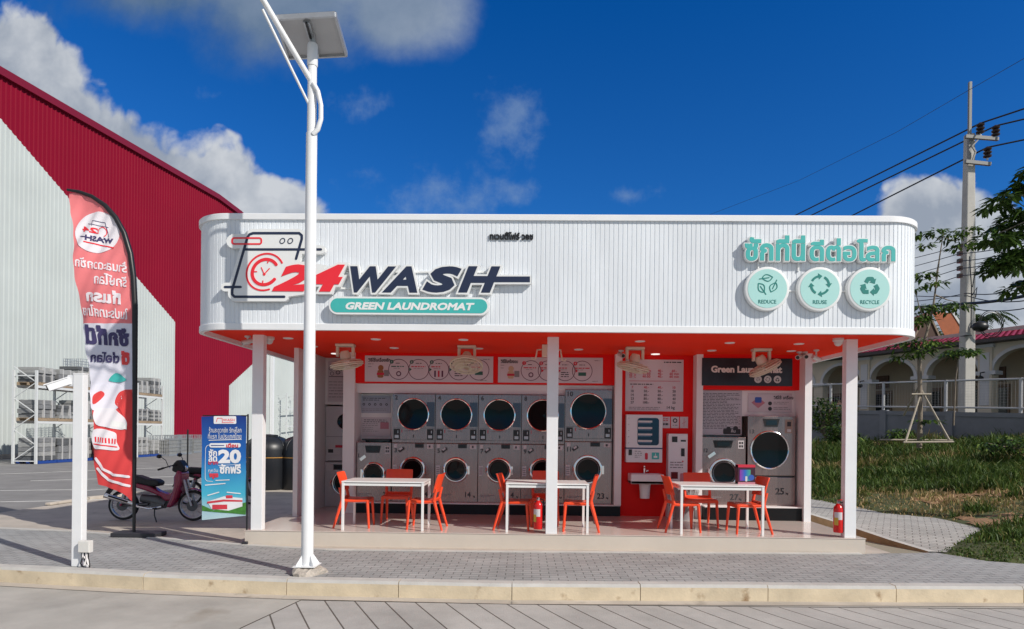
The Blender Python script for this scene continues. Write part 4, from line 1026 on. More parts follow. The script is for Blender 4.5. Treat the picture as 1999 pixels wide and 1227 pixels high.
# right-hand alcove boards
PH = plane(11.34)
x0, z1 = PH(1371.5, 698); x1, z0 = PH(1547.5, 753.5)
DARKP = mat('dark_print', (.012, .014, .02), .35, var=.8, scale=2.5)
t, y = poster('header_board', 'black header board reading Green Laundromat with three pale round icons', 'sign', x0, x1, z0, z1, 11.357, DARKP); W, H = x1 - x0, z1 - z0
mb = MB(); mb.plate(text_fit('Green Laundromat', x0 + W * .10, x0 + W * .885, z0 + H * .47, z0 + H * .72, bold=.045), y, y + .004, mat('header_letters', (.75, .66, .6), .5)); mb.build('lettering', t)
for k, icon in enumerate((icon_reduce, icon_reuse, icon_recycle)):
    cx, cz = x0 + W * (.62 + .107 * k), z0 + H * .24; mb = MB(); mb.plate([disc(cx, cz, H * .135)], y, None, mat('header_icon', (.6, .58, .55), .5)); mb.plate(icon(cx, cz, H * .085), y - .0015, None, INK); mb.build('icon', t)
PQ = plane(11.74)
x0, z1 = PQ(1371, 763); x1, z0 = PQ(1441, 849)
x0 = 3.15
t, y = poster('rules_poster', 'grey rules poster full of small print with a black blob in its corner', 'poster', x0, x1, z0, z1, 11.55 - .002, mat('poster_grey', (.5, .48, .52), .45)); W, H = x1 - x0, z1 - z0
mb = MB(); bars(mb, 24, x0 + .03, x1 - .03, z1 - .05, H * .034, .009, INK, y, 21); mb.build('print', t)
mb = MB(); mb.plate([rect(x0 + W * .55, x1 - W * .03, z0 + H * .02, z0 + H * .14, .02), disc(x0 + W * .68, z0 + H * .14, H * .05), disc(x0 + W * .85, z0 + H * .15, H * .055)], y - .001, None, INK); mb.plate(text_at('73 คืน', x0 + W * .62, z0 + H * .06, .07, bold=.02), y - .002, None, STICK); mb.build('blob', t)
PS = plane(11.54)
x0, z1 = PS(1461, 767); x1, z0 = PS(1546, 805)
t, y = poster('payment_poster', 'white poster with a blue and pink packet picture above the tall dryer', 'poster', x0, x1, z0, z1, 11.548); W, H = x1 - x0, z1 - z0
mb = MB(); cx, cz = x0 + W * .23, z0 + H * .5; d = H * .36; mb.plate([ccw([(cx - d, cz), (cx, cz + d * .8), (cx + d, cz), (cx, cz - d * .8)])], y, None, mat('print_pink', (.5, .2, .25), .5)); mb.plate([rect(cx - .06, cx + .06, cz + .0, cz + .10, .02)], y - .001, None, mat('print_blue', (.03, .10, .42), .5)); mb.build('picture', t)
mb = MB(); mb.plate(text_at('วิธีใช้ เครื่อง', x0 + W * .58, z0 + H * .70, .075, bold=.03), y, None, INK); bars(mb, 2, x0 + W * .58, x1 - W * .06, z0 + H * .55, .03, .01, GREYINK, y, 4); bars(mb, 2, x0 + W * .58, x1 - W * .04, z0 + H * .27, .03, .01, GREYINK, y, 5); mb.plate([disc(x0 + W * .5, z0 + H * .47, .035), disc(x0 + W * .5, z0 + H * .19, .035)], y, None, INK); mb.build('print', t)
# niche posters over the small washer, and the tall one over the alcove machine
PN = plane(11.99)
for i, (a, b, c_, d_) in enumerate(((696, 772, 763, 806), (698, 814, 763, 852))):
    x0, z1 = PN(a + 6, b); x1, z0 = PN(c_, d_); x1 = min(x1, -2.425)
    t, y = poster('niche_poster', ('bluish poster with a row of symbols over the small washer', 'pinkish poster with two paragraphs and a red stamp over the dark shelf')[i], 'poster', x0, x1, z0, z1, 11.998, mat('poster_blue', (.42, .42, .5), .45) if i == 0 else PAPER); W, H = x1 - x0, z1 - z0
    mb = MB(); bars(mb, 2, x0 + W * .12, x1 - W * .1, z1 - H * .12, .035, .012, INK, y, i + 3)
    if i == 0:
        for k in range(5): mb.plate(ring(x0 + W * (.15 + .18 * k), z0 + H * .5, .012, .024, 12), y, None, INK)
        bars(mb, 2, x0 + W * .1, x1 - W * .1, z0 + H * .25, .03, .008, GREYINK, y, 8)
    else: bars(mb, 5, x0 + W * .08, x0 + W * .6, z1 - H * .32, .035, .009, GREYINK, y, 8); mb.plate([rect(x0 + W * .66, x0 + W * .94, z0 + H * .4, z0 + H * .74)], y, None, mat('print_pink', (.5, .2, .25), .5))
    mb.build('print', t)
PA = plane(12.41)
x0, z1 = PA(641, 705); x1, z0 = PA(684, 784)
t, y = poster('tall_poster', 'tall white poster with line drawings and a green letter over the alcove machine', 'poster', x0, x1, z0, z1, 12.418); W, H = x1 - x0, z1 - z0
mb = MB(); r_ = random.Random(4)
for k in range(9): cx, cz = x0 + W * r_.uniform(.1, .5), z1 - H * r_.uniform(.08, .32); mb.plate(ring(cx, cz, .03, .038, 12), y, None, INK)
mb.plate(text_at('P', x0 + W * .58, z1 - H * .22, .17, bold=.05), y, None, GREENINK); mb.box(x0 + W * .05, x1, y - .001, y, z1 - H * .385, z1 - H * .37, INK); bars(mb, 3, x0 + W * .05, x1, z1 - H * .5, .06, .012, GREYINK, y, 5); bars(mb, 3, x0 + W * .05, x1, z1 - H * .72, .06, .014, GREYINK, y, 15); mb.build('print', t)

# ================================================================== FANS AND CAMERAS UNDER THE SOFFIT
def fan(label, px, py, tilt, az):
    p = gnd(px, py, ZS)
    t = thing('ceiling_fan', label, 'fan', (p.x, p.y, ZS), group='cream fans under the soffit')
    mb = MB(); x, y = p.x, p.y; w, hh = .15, .21
    mb.box(x - w, x + w, y - .08, y + .08, ZS - .045, ZS - .002, CREAM); mb.box(x - w, x - w + .045, y - .03, y + .03, ZS - hh, ZS - .045, CREAM); mb.box(x + w - .045, x + w, y - .03, y + .03, ZS - hh, ZS - .045, CREAM)
    mb.build('bracket', t, bevel=.01)
    c = Vector((x, y, ZS - .20)); ax = Vector((sin(tilt) * cos(az), sin(tilt) * sin(az), -cos(tilt)))
    mb = MB(); mb.lathe([(.001, -.09), (.06, -.085), (.085, -.03), (.085, .04), (.05, .075), (.001, .08)], c, ax, CREAM, 20); mb.build('motor', t, smooth=40)
    c2 = c + ax * .12; s = ax.cross(Vector((0, 1, 0))).normalized(); q = ax.cross(s)
    mb = MB()
    for r_, h_ in ((.26, 0), (.262, .03), (.23, .06), (.17, .08), (.09, .09), (.23, -.035), (.15, -.055)):
        mb.tube([c2 + ax * h_ + (s * cos(2 * pi * k / 28) + q * sin(2 * pi * k / 28)) * r_ for k in range(28)], .0055 if abs(h_) > .031 else .011, CREAM, 5, closed=True)
    for k in range(40):
        d = s * cos(2 * pi * k / 40) + q * sin(2 * pi * k / 40)
        mb.tube([c2 + ax * h_ + d * r_ for r_, h_ in ((.06, -.06), (.15, -.055), (.23, -.035), (.26, .0), (.26, .03), (.23, .06), (.17, .08), (.05, .092))], .0022, CREAM, 4)
    mb.build('cage', t)
    mb = MB(); BLD = mat('fan_blade', (.62, .5, .36), .4)
    for k in range(3):
        vs = []
        for i in range(9):
            a = 2 * pi * k / 3 + i * .2; d = s * cos(a) + q * sin(a); tw_ = (i - 4) * .012
            vs += [c2 + d * .05 + ax * (tw_ + .01), c2 + d * (.22 - .004 * (i - 4) ** 2) + ax * (tw_ + .01)]
        mb.add(vs, [(2 * i, 2 * i + 1, 2 * i + 3, 2 * i + 2) for i in range(8)], BLD)
    mb.build('blades', t, smooth=60)
fan('cream fan swung level under the soffit near the tall poster', 675, 671, .18, .5)
fan('cream fan hanging in front of the washing instruction board', 912, 674, .42, -1.6)
fan('cream fan hanging in front of the price board', 1240, 677, .22, 2.9)
fan('cream fan tilted steeply in front of the black header board', 1487, 680, .5, .1)

CAMW = mat('camera_white', (.66, .64, .62), .4)
def bullet(label, px, py, y, ang, zdrop=.16, group='white cameras under the soffit'):
    p = gnd(px, py, ZS) if y is None else at(px, py, y); z0 = ZS
    t = thing('security_camera', label, 'camera', (p.x, p.y, z0), group=group)
    mb = MB(); mb.lathe([(.045, 0), (.045, -.02), (.02, -.03), (.014, -.035), (.014, -zdrop)], (p.x, p.y, z0 - .001), (0, 0, 1), CAMW, 16); mb.build('mount', t, smooth=40)
    d = Vector((cos(ang), sin(ang), -.35)).normalized(); c = Vector((p.x, p.y, z0 - zdrop))
    mb = MB(); mb.cyl(c - d * .07, c + d * .08, .036, CAMW, .04); mb.build('housing', t, smooth=40)
    mb = MB(); mb.cyl(c + d * .078, c + d * .083, .03, BLACK); mb.build('lens', t, smooth=40)
def dome(label, px, py, zdrop=.10):
    p = gnd(px, py, ZS); t = thing('security_camera', label, 'camera', (p.x, p.y, ZS), group='white cameras under the soffit')
    mb = MB(); mb.lathe([(.075, 0), (.078, -.035), (.06, -.05), (.001, -.05)], (p.x, p.y, ZS - .001), (0, 0, 1), CAMW, 20); mb.build('mount', t, smooth=40)
    mb = MB(); mb.lathe([(.058, -.04), (.055, -.08), (.035, -.105), (.001, -.115)], (p.x, p.y, ZS - .001), (0, 0, 1), CAMW, 20); mb.build('housing', t, smooth=60)
bullet('hanging camera at the outer side of the column nearest the blue banner', 484, 655, None, 3.6, .09)
dome('white dome at the inner side of the column nearest the blue banner', 526, 657)
dome('white dome beside the column with the extinguisher at the grass end', 1637, 660)
bullet('hanging camera between the end wall and the outer column at the grass end', 1594, 682, None, .3, .14)
bullet('forward facing camera on the end wall top, dark lens showing', 1572, 686, None, -1.7, .07)
bullet('forward facing camera beside the end wall top, nearer the header board', 1561, 686, None, -2.3, .08)
bullet('small camera beside the pilaster at the price board', 1213, 683, None, -1.2, .08)
# light cluster with curled arms behind the middle column
p = gnd(1072, 672, ZS); t = thing('antenna_bracket', 'cream bracket with curled arms behind the middle column', 'bracket', (p.x, p.y, ZS))
mb = MB(); mb.box(p.x - .11, p.x + .12, p.y - .04, p.y + .04, ZS - .2, ZS - .002, CREAM); mb.build('plate', t, bevel=.01)
for sx, zz_ in ((-1, -.24), (1, -.26)):
    mb = MB(); mb.tube([(p.x + sx * .10, p.y, ZS - .08), (p.x + sx * .19, p.y - .02, ZS - .09), (p.x + sx * .20, p.y - .03, ZS - .18), (p.x + sx * .22, p.y - .03, zz_ + ZS), (p.x + sx * .26, p.y - .03, zz_ + ZS), (p.x + sx * .27, p.y - .03, zz_ + ZS + .03)], .013, CREAM, 8); mb.build('arm', t, smooth=50)

# ================================================================== TABLES AND CHAIRS
TW = mat('table_white', (.80, .80, .79), .3)
tab = thing('dining_table', '', 'table'); TH, TX, TY = .735, 1.24, .70
mb = MB(); mb.box(-TX / 2, TX / 2, 0, TY, TH - .022, TH, TW); mb.build('tabletop', tab, bevel=.004)
mb = MB()
for a in ((-TX / 2 + .01, TX / 2 - .01, .012, .03), (-TX / 2 + .01, TX / 2 - .01, TY - .03, TY - .012), (-TX / 2 + .012, -TX / 2 + .03, .03, TY - .03), (TX / 2 - .03, TX / 2 - .012, .03, TY - .03)): mb.box(*a, TH - .068, TH - .034, TW)
mb.box(-TX / 2 + .04, TX / 2 - .04, .04, TY - .04, TH - .036, TH - .022, GREYINK); mb.build('apron', tab)
for sx in (-1, 1):
    for y in (.004, TY - .039):
        mb = MB(); x = sx * (TX / 2 - .022); mb.box(x - .018, x + .018, y, y + .035, 0, TH - .0225, TW); mb.build('leg', tab, bevel=.003)
TABS = []
for i, (px, lab) in enumerate(((740, 'bare white table before the washers numbered 1 to 3'), (1069, 'bare white table half hidden by the middle column'), (1414, 'white table with a small product box standing on it'))):
    c = gnd(px, 1040 + i * 3.2, ZSLAB); c.y = 9.52
    o = tab if i == 0 else dup(tab, (0, 0, 0)); o.location = (c.x, c.y, ZSLAB); o['label'] = lab; o['group'] = 'white tables at the front edge'; TABS.append(c)

chair = thing('plastic_chair', '', 'chair')
mb = MB()   # seat: slightly dished panel with rolled edge
sw = .215; vs = []
prof_s = [(-.20, .452), (-.12, .443), (0, .440), (.12, .445), (.19, .448), (.215, .438), (.218, .415)]
for yy_, zz_ in prof_s:
    for xx_ in (-1, -.93, -.5, 0, .5, .93, 1): vs.append((xx_ * sw * (1 if yy_ < .1 else 1.0), yy_, zz_ - (.02 if abs(xx_) == 1 else 0) - .006 * (1 - xx_ * xx_)))
fs = [(i * 7 + j, i * 7 + j + 1, (i + 1) * 7 + j + 1, (i + 1) * 7 + j) for i in range(6) for j in range(6)]
nb = len(vs); vs += [(v[0] * .98, v[1], v[2] - .022) for v in vs]; fs += [tuple(nb + q_ for q_ in f[::-1]) for f in fs]
rim = [j for j in range(7)] + [i * 7 + 6 for i in range(1, 7)] + [6 * 7 + j for j in range(5, -1, -1)] + [i * 7 for i in range(5, 0, -1)]
fs += [(rim[k], rim[(k + 1) % len(rim)], nb + rim[(k + 1) % len(rim)], nb + rim[k])[::-1] for k in range(len(rim))]
mb.add(vs, fs, CHAIRM); mb.build('seat', chair, smooth=45)
for sx in (-1, 1):
    mb = MB(); mb.tube([(sx * .19, .185, .435), (sx * .196, .195, .38), (sx * .212, .222, .0)], [.024, .023, .017], CHAIRM, 8); mb.build('leg', chair, smooth=50)
    mb = MB(); mb.tube([(sx * .195, -.185, .46), (sx * .20, -.21, .36), (sx * .222, -.315, .0)], [.026, .025, .017], CHAIRM, 8); mb.build('leg', chair, smooth=50)
mb = MB()
for sx in (-1, 1): mb.tube([(sx * .203, -.185, .43), (sx * .207, -.197, .50), (sx * .210, -.212, .56), (sx * .212, -.225, .62)], [.027, .024, .023, .022], CHAIRM, 8)
mb.tube([(-.19, -.196, .455), (.19, -.196, .455)], .02, CHAIRM, 8); mb.build('back_post', chair, smooth=50)
mb = MB(); vs = []; rowz = [(.565, -.214), (.60, -.222), (.68, -.240), (.76, -.262), (.82, -.283), (.845, -.294)]
for zz_, yy_ in rowz:
    for k in range(9): u_ = (k - 4) / 4; vs.append((u_ * .222 * (1 if zz_ < .84 else .96), yy_ + .045 * u_ * u_ * .9, zz_))
fs = [(i * 9 + j, i * 9 + j + 1, (i + 1) * 9 + j + 1, (i + 1) * 9 + j) for i in range(5) for j in range(8)]
nb = len(vs); vs += [(v[0], v[1] - .02, v[2]) for v in vs]; fs += [tuple(nb + q_ for q_ in f[::-1]) for f in fs]
rim = [j for j in range(9)] + [i * 9 + 8 for i in range(1, 6)] + [5 * 9 + j for j in range(7, -1, -1)] + [i * 9 for i in range(4, 0, -1)]
fs += [(rim[k], rim[(k + 1) % len(rim)], nb + rim[(k + 1) % len(rim)], nb + rim[k])[::-1] for k in range(len(rim))]
mb.add(vs, [f[::-1] for f in fs], CHAIRM); mb.build('backrest', chair, smooth=45, bevel=0)
spots = []
for ti, c in enumerate(TABS):
    nm = ('table before the small washer', 'table behind the middle column', 'table with the product box')[ti]
    e = (.48, .47, .50)[ti]
    spots += [((c.x - e, c.y + .40), -pi / 2 + (.05, -.12, .06)[ti], f'orange red chair at the {nm}, side nearer the blue banner'), ((c.x + e + (.10, .02, -.04)[ti], c.y + .33), pi / 2 - (.06, .10, -.05)[ti], f'orange red chair at the {nm}, side nearer the grass bank'), ((c.x + (.02, .0, -.05)[ti], c.y + .98), pi + (.02, -.05, .03)[ti], f'orange red chair at the {nm}, far side facing the street')]
for i, ((x, y), rz, lab) in enumerate(spots):
    o = chair if i == 0 else dup(chair, (0, 0, 0)); o.location = (x, y, ZSLAB); o.rotation_euler = (0, 0, rz); o['label'] = lab; o['group'] = 'orange red plastic chairs round the tables'
# product box on the third table
cx = at(1458, 920, 9.85).x; bz = ZSLAB + TH
t = thing('product_box', 'small red and rainbow coloured product box standing on the white table', 'box', (cx, 9.9, bz))
def grad_mat(name, stops, axis):
    m = bpy.data.materials.new(name); m.use_nodes = True; nt = m.node_tree; p = nt.nodes['Principled BSDF']
    tc = nt.nodes.new('ShaderNodeTexCoord'); s = nt.nodes.new('ShaderNodeSeparateXYZ'); nt.links.new(tc.outputs['Generated'], s.inputs[0]); r = nt.nodes.new('ShaderNodeValToRGB'); nt.links.new(s.outputs[axis], r.inputs[0])
    while len(r.color_ramp.elements) < len(stops): r.color_ramp.elements.new(.5)
    for e_, (q_, c_) in zip(r.color_ramp.elements, stops): e_.position = q_; e_.color = (*c_, 1)
    nt.links.new(r.outputs[0], p.inputs['Base Color']); p.inputs['Roughness'].default_value = .35; return m
mb = MB(); mb.box(cx - .13, cx + .13, 9.85, 9.98, bz, bz + .29, mat('carton_dark', (.05, .015, .03), .35)); mb.box(cx - .13, cx + .13, 9.846, 9.984, bz + .255, bz + .293, REDINK); mb.box(cx - .13, cx + .13, 9.846, 9.984, bz, bz + .03, mat('print_pink', (.5, .2, .25), .5)); mb.build('carton', t)
mb = MB(); mb.plate([rect(cx - .105, cx + .06, bz + .05, bz + .22)], 9.847, None, grad_mat('rainbow_print', [(0, (.25, .03, .3)), (.35, (.03, .12, .5)), (.7, (.05, .35, .25)), (1, (.35, .1, .05))], 0)); mb.plate([disc(cx + .07, bz + .10, .045)], 9.845, None, mat('print_blue', (.03, .10, .42), .5)); mb.plate([rect(cx - .02, cx + .01, bz + .04, bz + .12, .01)], 9.845, None, STICK); mb.build('front_print', t)

# fire extinguishers
EXT = mat('extinguisher_red', (.62, .012, .012), .22)
def extinguisher(label, x, y, z):
    t = thing('fire_extinguisher', label, 'fire extinguisher', (x, y, z))
    mb = MB(); mb.lathe([(.001, 0), (.062, 0), (.067, .012), (.067, .34), (.058, .38), (.03, .41), (.022, .425), (.001, .425)], (x, y, z), (0, 0, 1), EXT, 28); mb.build('cylinder', t, smooth=50)
    mb = MB(); mb.cyl((x, y, z + .42), (x, y, z + .465), .022, STEELM); mb.beam((x - .01, y - .02, z + .47), (x - .01, y - .11, z + .49), .025, .012, EXT); mb.beam((x - .01, y - .02, z + .45), (x - .01, y - .10, z + .455), .025, .01, BLACK); mb.build('valve', t, smooth=30)
    mb = MB(); mb.tube([(x + .02, y, z + .445), (x + .075, y - .01, z + .435), (x + .085, y - .02, z + .33), (x + .08, y - .01, z + .12)], .011, BLACK, 8); mb.build('hose', t, smooth=60)
    mb = MB(); vs = [(x +   .0685 * cos(a), y +   .0685 * sin(a), zz_) for zz_ in (z + .19, z + .30) for a in [R(195 + 10 * k) for k in range(11)]]; mb.add(vs, [(k, k + 1, 12 + k, 11 + k) for k in range(10)], STICK); mb.add([(v[0] * 1 + (v[0] - x) * .01, v[1] + (v[1] - y) * .01, v[2] - .08) for v in vs], [(k, k + 1, 12 + k, 11 + k) for k in range(0, 5)], mat('ext_label_yellow', (.6, .4, .05), .5)); mb.build('label_sticker', t, smooth=60)
pe = at(1051, 1000, 9.50); extinguisher('red fire extinguisher standing beside the middle column under the table', pe.x, 9.50, ZSLAB + .06)
pe = at(1637, 1000, 9.50); extinguisher('red fire extinguisher at the outer column nearest the grass', pe.x, 9.50, ZSLAB + .07)

# ================================================================== THE LEFT: WAREHOUSE, RACKS, LOT
def latfwd(l, f, z=0.0): p = RGT * l + FWD * f; return Vector((p.x, p.y, z))
W0 = latfwd(-27, 33.75); WD = (RGT * .08 + FWD).normalized(); WN = Vector((WD.y, -WD.x, 0))
def wall_at(px, py):        # photo pixel -> (s, z) on the warehouse wall
    d = ray(px, py); o = Vector((0, 0, CAM_H)); k = (W0 - o).dot(WN) / d.dot(WN); p = o + d * k
    return (p - W0).dot(WD), p.z
wh = thing('warehouse', 'huge ribbed warehouse wall in white and crimson behind the storage racks', 'warehouse', W0)
rl = [wall_at(-330, -38), wall_at(0, 140), wall_at(425, 384), wall_at(468, 416)]
rl.append((rl[-1][0] + 60, rl[-1][1] - 9 - 2.0)); s_lo = rl[0][0]; s_hi = rl[-1][0]
rl[0] = (s_lo, rl[1][1] + (rl[2][1] - rl[1][1]) * (s_lo - rl[1][0]) / (rl[2][0] - rl[1][0]))
def roof_h(s):
    for (a, za), (b, zb) in zip(rl, rl[1:]):
        if a <= s <= b: return za + (zb - za) * (s - a) / (b - a)
    return rl[-1][1]
def clad_mat():
    m = bpy.data.materials.new('ribbed_sheet_two_colours'); m.use_nodes = True; nt = m.node_tree; N = nt.nodes; L = nt.links; p = N['Principled BSDF']
    tc = N.new('ShaderNodeTexCoord'); s = N.new('ShaderNodeSeparateXYZ'); L.new(tc.outputs['Object'], s.inputs[0])
    def ma(op, a, b=None):
        n = N.new('ShaderNodeMath'); n.operation = op
        for i, x in enumerate((a, b)):
            if x is None: continue
            if isinstance(x, (int, float)): n.inputs[i].default_value = x
            else: L.new(x, n.inputs[i])
        return n.outputs[0]
    sx = ma('ADD', ma('MULTIPLY', s.outputs[0], WD.x), ma('MULTIPLY', s.outputs[1], WD.y)); z = s.outputs[2]
    a, b = wall_at(0, 230), wall_at(342, 628); k1 = (b[1] - a[1]) / (b[0] - a[0])
    w1 = ma('MULTIPLY', ma('LESS_THAN', z, ma('ADD', ma('MULTIPLY', sx, k1), a[1] - k1 * a[0])), ma('LESS_THAN', sx, b[0]))
    c, d = wall_at(448, 752), wall_at(500, 704); k2 = (d[1] - c[1]) / (d[0] - c[0])
    w2 = ma('MULTIPLY', ma('LESS_THAN', z, ma('ADD', ma('MULTIPLY', sx, k2), c[1] - k2 * c[0])), ma('GREATER_THAN', sx, c[0]))
    f = ma('MAXIMUM', w1, w2)
    n = N.new('ShaderNodeTexNoise'); n.inputs['Scale'].default_value = .35; n.inputs['Detail'].default_value = 6; L.new(tc.outputs['Object'], n.inputs['Vector'])
    mr = N.new('ShaderNodeMapRange'); mr.inputs[3].default_value = .86; mr.inputs[4].default_value = 1.12; L.new(n.outputs['Fac'], mr.inputs[0])
    mx = N.new('ShaderNodeMix'); mx.data_type = 'RGBA'; L.new(f, mx.inputs[0]); mx.inputs[6].default_value = (.225, .004, .022, 1); mx.inputs[7].default_value = (.50, .54, .53, 1)
    m2 = N.new('ShaderNodeMix'); m2.data_type = 'RGBA'; m2.blend_type = 'MULTIPLY'; m2.inputs[0].default_value = 1; L.new(mx.outputs[2], m2.inputs[6]); L.new(mr.outputs[0], m2.inputs[7])
    L.new(m2.outputs[2], p.inputs['Base Color']); p.inputs['Roughness'].default_value = .6; p.inputs['Specular IOR Level'].default_value = .12; return m
CL2 = clad_mat(); CRIM = mat('crimson_trim', (.19, .004, .02), .45)
mb = MB(); vs = []; s = s_lo
while s < s_hi:
    for ds, dn in ((0, 0), (.035, .045), (.085, .045), (.12, 0)): vs.append((s + ds, dn))
    s += .30
V = []
for (s_, dn) in vs: p = W0 + WD * s_ + WN * dn; V += [(p.x, p.y, 0), (p.x, p.y, roof_h(s_) - .1)]
mb.add(V, [(2 * i, 2 * i + 2, 2 * i + 3, 2 * i + 1) for i in range(len(vs) - 1)], CL2); mb.build('wall', wh)
mb = MB()
for (a, za), (b, zb) in zip(rl, rl[1:]):
    A, B = W0 + WD * a + WN * .05, W0 + WD * b + WN * .05; mb.beam((A.x, A.y, za), (B.x, B.y, zb), .34, .42, CRIM)
mb.build('roof_trim', wh)
mb = MB(); A, B = W0 + WD * s_lo - WN * 40, W0 + WD * s_hi - WN * 40; A2, B2 = W0 + WD * s_lo, W0 + WD * s_hi
mb.add([(A2.x, A2.y, rl[0][1] - .2), (B2.x, B2.y, rl[-1][1] - .2), (B.x, B.y, rl[-1][1] - .4), (A.x, A.y, rl[0][1] - .4)], [(0, 1, 2, 3)], mat('roof_sheet', (.4, .4, .4), .6))
mb.build('roof', wh)
s1, _ = wall_at(528, 760); mb = MB(); p = W0 + WD * s1 + WN * .2; mb.box(p.x - .16, p.x + .16, p.y - .16, p.y + .16, 0, 20, POLE); mb.build('downpipe', wh)
mb = MB(); A, B = W0 + WD * s_lo + WN * .12, W0 + WD * s_hi + WN * .12; mb.beam((A.x, A.y, .12), (B.x, B.y, .12), .2, .24, CONC); mb.build('footing', wh)

RACKM = mat('rack_white', (.66, .68, .68), .4, var=.06); PALW = mat('pallet_wood', (.32, .24, .16), .75, var=.25, scale=5); PALB = mat('pallet_blue', (.015, .06, .28), .5)
BUND = [mat('bundle_grey', (.20, .205, .21), .55, var=.35, scale=7, stretch=(1, 1, 6)), mat('bundle_pale', (.31, .315, .31), .55, var=.3, scale=6, stretch=(1, 1, 7)), mat('bundle_dark', (.10, .105, .11), .55, var=.35, scale=5, stretch=(1, 1, 5))]
RX0, RX1 = -23.42, -22.36
def rack(label, x0, x1, ys, lv, top):
    t = thing('storage_rack', label, 'rack', (x1, ys[0], 0), group='white steel storage racks')
    for x in (x0, x1):
        for y in ys: mb = MB(); mb.box(x - .05, x + .05, y - .04, y + .04, 0, top, RACKM); mb.build('upright', t)
    for y in ys:
        mb = MB(); z = .15; side = 1
        while z < top - .5: mb.beam((x0 if side > 0 else x1, y, z), (x1 if side > 0 else x0, y, z + .72), .035, .035, RACKM); z += .72; side = -side
        mb.beam((x0, y, .13), (x1, y, .13), .04, .05, RACKM); mb.beam((x0, y, top - .25), (x1, y, top - .25), .04, .05, RACKM); mb.build('brace', t)
    for z in lv:
        for x in (x0, x1): mb = MB(); mb.box(x - .03, x + .03, ys[0], ys[-1], z - .12, z, RACKM); mb.build('beam', t)
    return t
RY = [28.9, 31.45, 34.0, 36.55, 39.1]
RL = (1.98, 3.62)
rack('white steel rack of four bays stacked with pallets beside the warehouse', RX0, RX1, RY, RL, 4.3)
rk2 = rack('second white rack glimpsed far off between the column and the shop end wall', -25.8, -24.7, [66, 68.6, 71.2], (2.1, 3.9), 5.5)
def pallet(label, x, y, z, m, w=1.05, l=1.15):
    t = thing('pallet', label, 'pallet', (x, y, z), group='pallets on the storage rack'); mb = MB()
    for k in range(5): mb.box(x - w / 2, x + w / 2, y - l / 2 + k * l * .222, y - l / 2 + k * l * .222 + l * .11, z + .12, z + .145, m)
    mb.build('deck', t); mb = MB()
    for k in range(3): mb.box(x - w / 2 + k * w * .45, x - w / 2 + k * w * .45 + w * .1, y - l / 2, y + l / 2, z, z + .119, m)
    mb.build('skid', t)
ORD = ('first', 'second', 'third', 'fourth'); r_ = random.Random(5)
for bi in range(4):
    yc = (RY[bi] + RY[bi + 1]) / 2; xc = (RX0 + RX1) / 2 + .05
    for li, z in enumerate((.0,) + RL):
        lev = ('bottom', 'middle', 'top')[li]
        for k in (-1, 1):
            pallet(f'{"blue" if li == 0 else "wooden"} pallet on the {lev} level of the {ORD[bi]} rack bay, {"nearer" if k < 0 else "farther"} half', xc, yc + k * .6, z + .002, PALB if li == 0 else PALW)
            hh = r_.uniform(.55, 1.0) if li else r_.uniform(.8, 1.2)
            t = thing('bundle', f'grey strapped bundle on the {lev} level of the {ORD[bi]} rack bay, {"nearer" if k < 0 else "farther"} half', 'bundle', (xc, yc + k * .6, z + .15), group='grey bundles on the storage rack')
            mb = MB(); zz_ = z + .152; n = r_.randint(3, 6)
            for q in range(n): dx, dy = r_.uniform(-.05, .05), r_.uniform(-.05, .05); mb.box(xc - .48 + dx, xc + .48 + dx, yc + k * .6 - .52 + dy, yc + k * .6 + .52 + dy, zz_ + hh * q / n, zz_ + hh * (q + .93) / n, r_.choice(BUND))
            mb.build('sheets', t)
            mb = MB()
            for q in (-.25, .25): mb.box(xc - .545, xc + .545, yc + k * .6 + q - .02, yc + k * .6 + q + .02, zz_ + .002, zz_ + hh + .012, mat('strap', (.5, .5, .5), .5))
            mb.build('strap', t)
def cage(label, c, w, l, h, m=STEELM, fillm=None, group='wire mesh cages by the warehouse'):
    t = thing('wire_cage', label, 'cage', c, group=group); mb = MB(); x0, x1, y0, y1, z0, z1 = c[0] - w / 2, c[0] + w / 2, c[1] - l / 2, c[1] + l / 2, c[2] + .1, c[2] + h
    n = 9
    for k in range(n + 1):
        u_ = k / n
        for x in (x0, x1): mb.box(x - .008, x + .008, y0 + l * u_ - .012, y0 + l * u_ + .012, z0, z1, m)
        for y in (y0, y1): mb.box(x0 + w * u_ - .012, x0 + w * u_ + .012, y - .008, y + .008, z0, z1, m)
    for k in range(6):
        z = z0 + (z1 - z0) * k / 5; mb.beam((x0, y0, z), (x1, y0, z), .02, .02, m); mb.beam((x0, y1, z), (x1, y1, z), .02, .02, m); mb.beam((x0, y0, z), (x0, y1, z), .02, .02, m); mb.beam((x1, y0, z), (x1, y1, z), .02, .02, m)
    mb.build('mesh', t); mb = MB(); mb.box(x0, x1, y0, y1, c[2] + .0, z0, STEELM); mb.build('base', t)
    if fillm: mb = MB(); mb.box(x0 + .08, x1 - .08, y0 + .08, y1 - .08, z0, z0 + (z1 - z0) * .75, fillm); mb.build('contents', t)
for px, w, lab in ((322, 1.3, 'first wire cage past the end of the storage rack'), (347, 1.2, 'second wire cage past the end of the storage rack'), (372, 1.2, 'wire cage before the crimson wall, behind the motorbike')):
    c = gnd(px, 889 - (px - 322) * .12); cage(lab, (c.x, c.y, 0), w, 1.3, 1.25, fillm=mat('cage_goods', (.36, .36, .34), .6, var=.35, scale=5))
c = gnd(212, 897); cage('wire cage standing on top of the rack bundles', ((RX0 + RX1) / 2, 33.2, RL[1] + .8), 1.0, 2.4, .75, group='wire mesh cages by the warehouse')
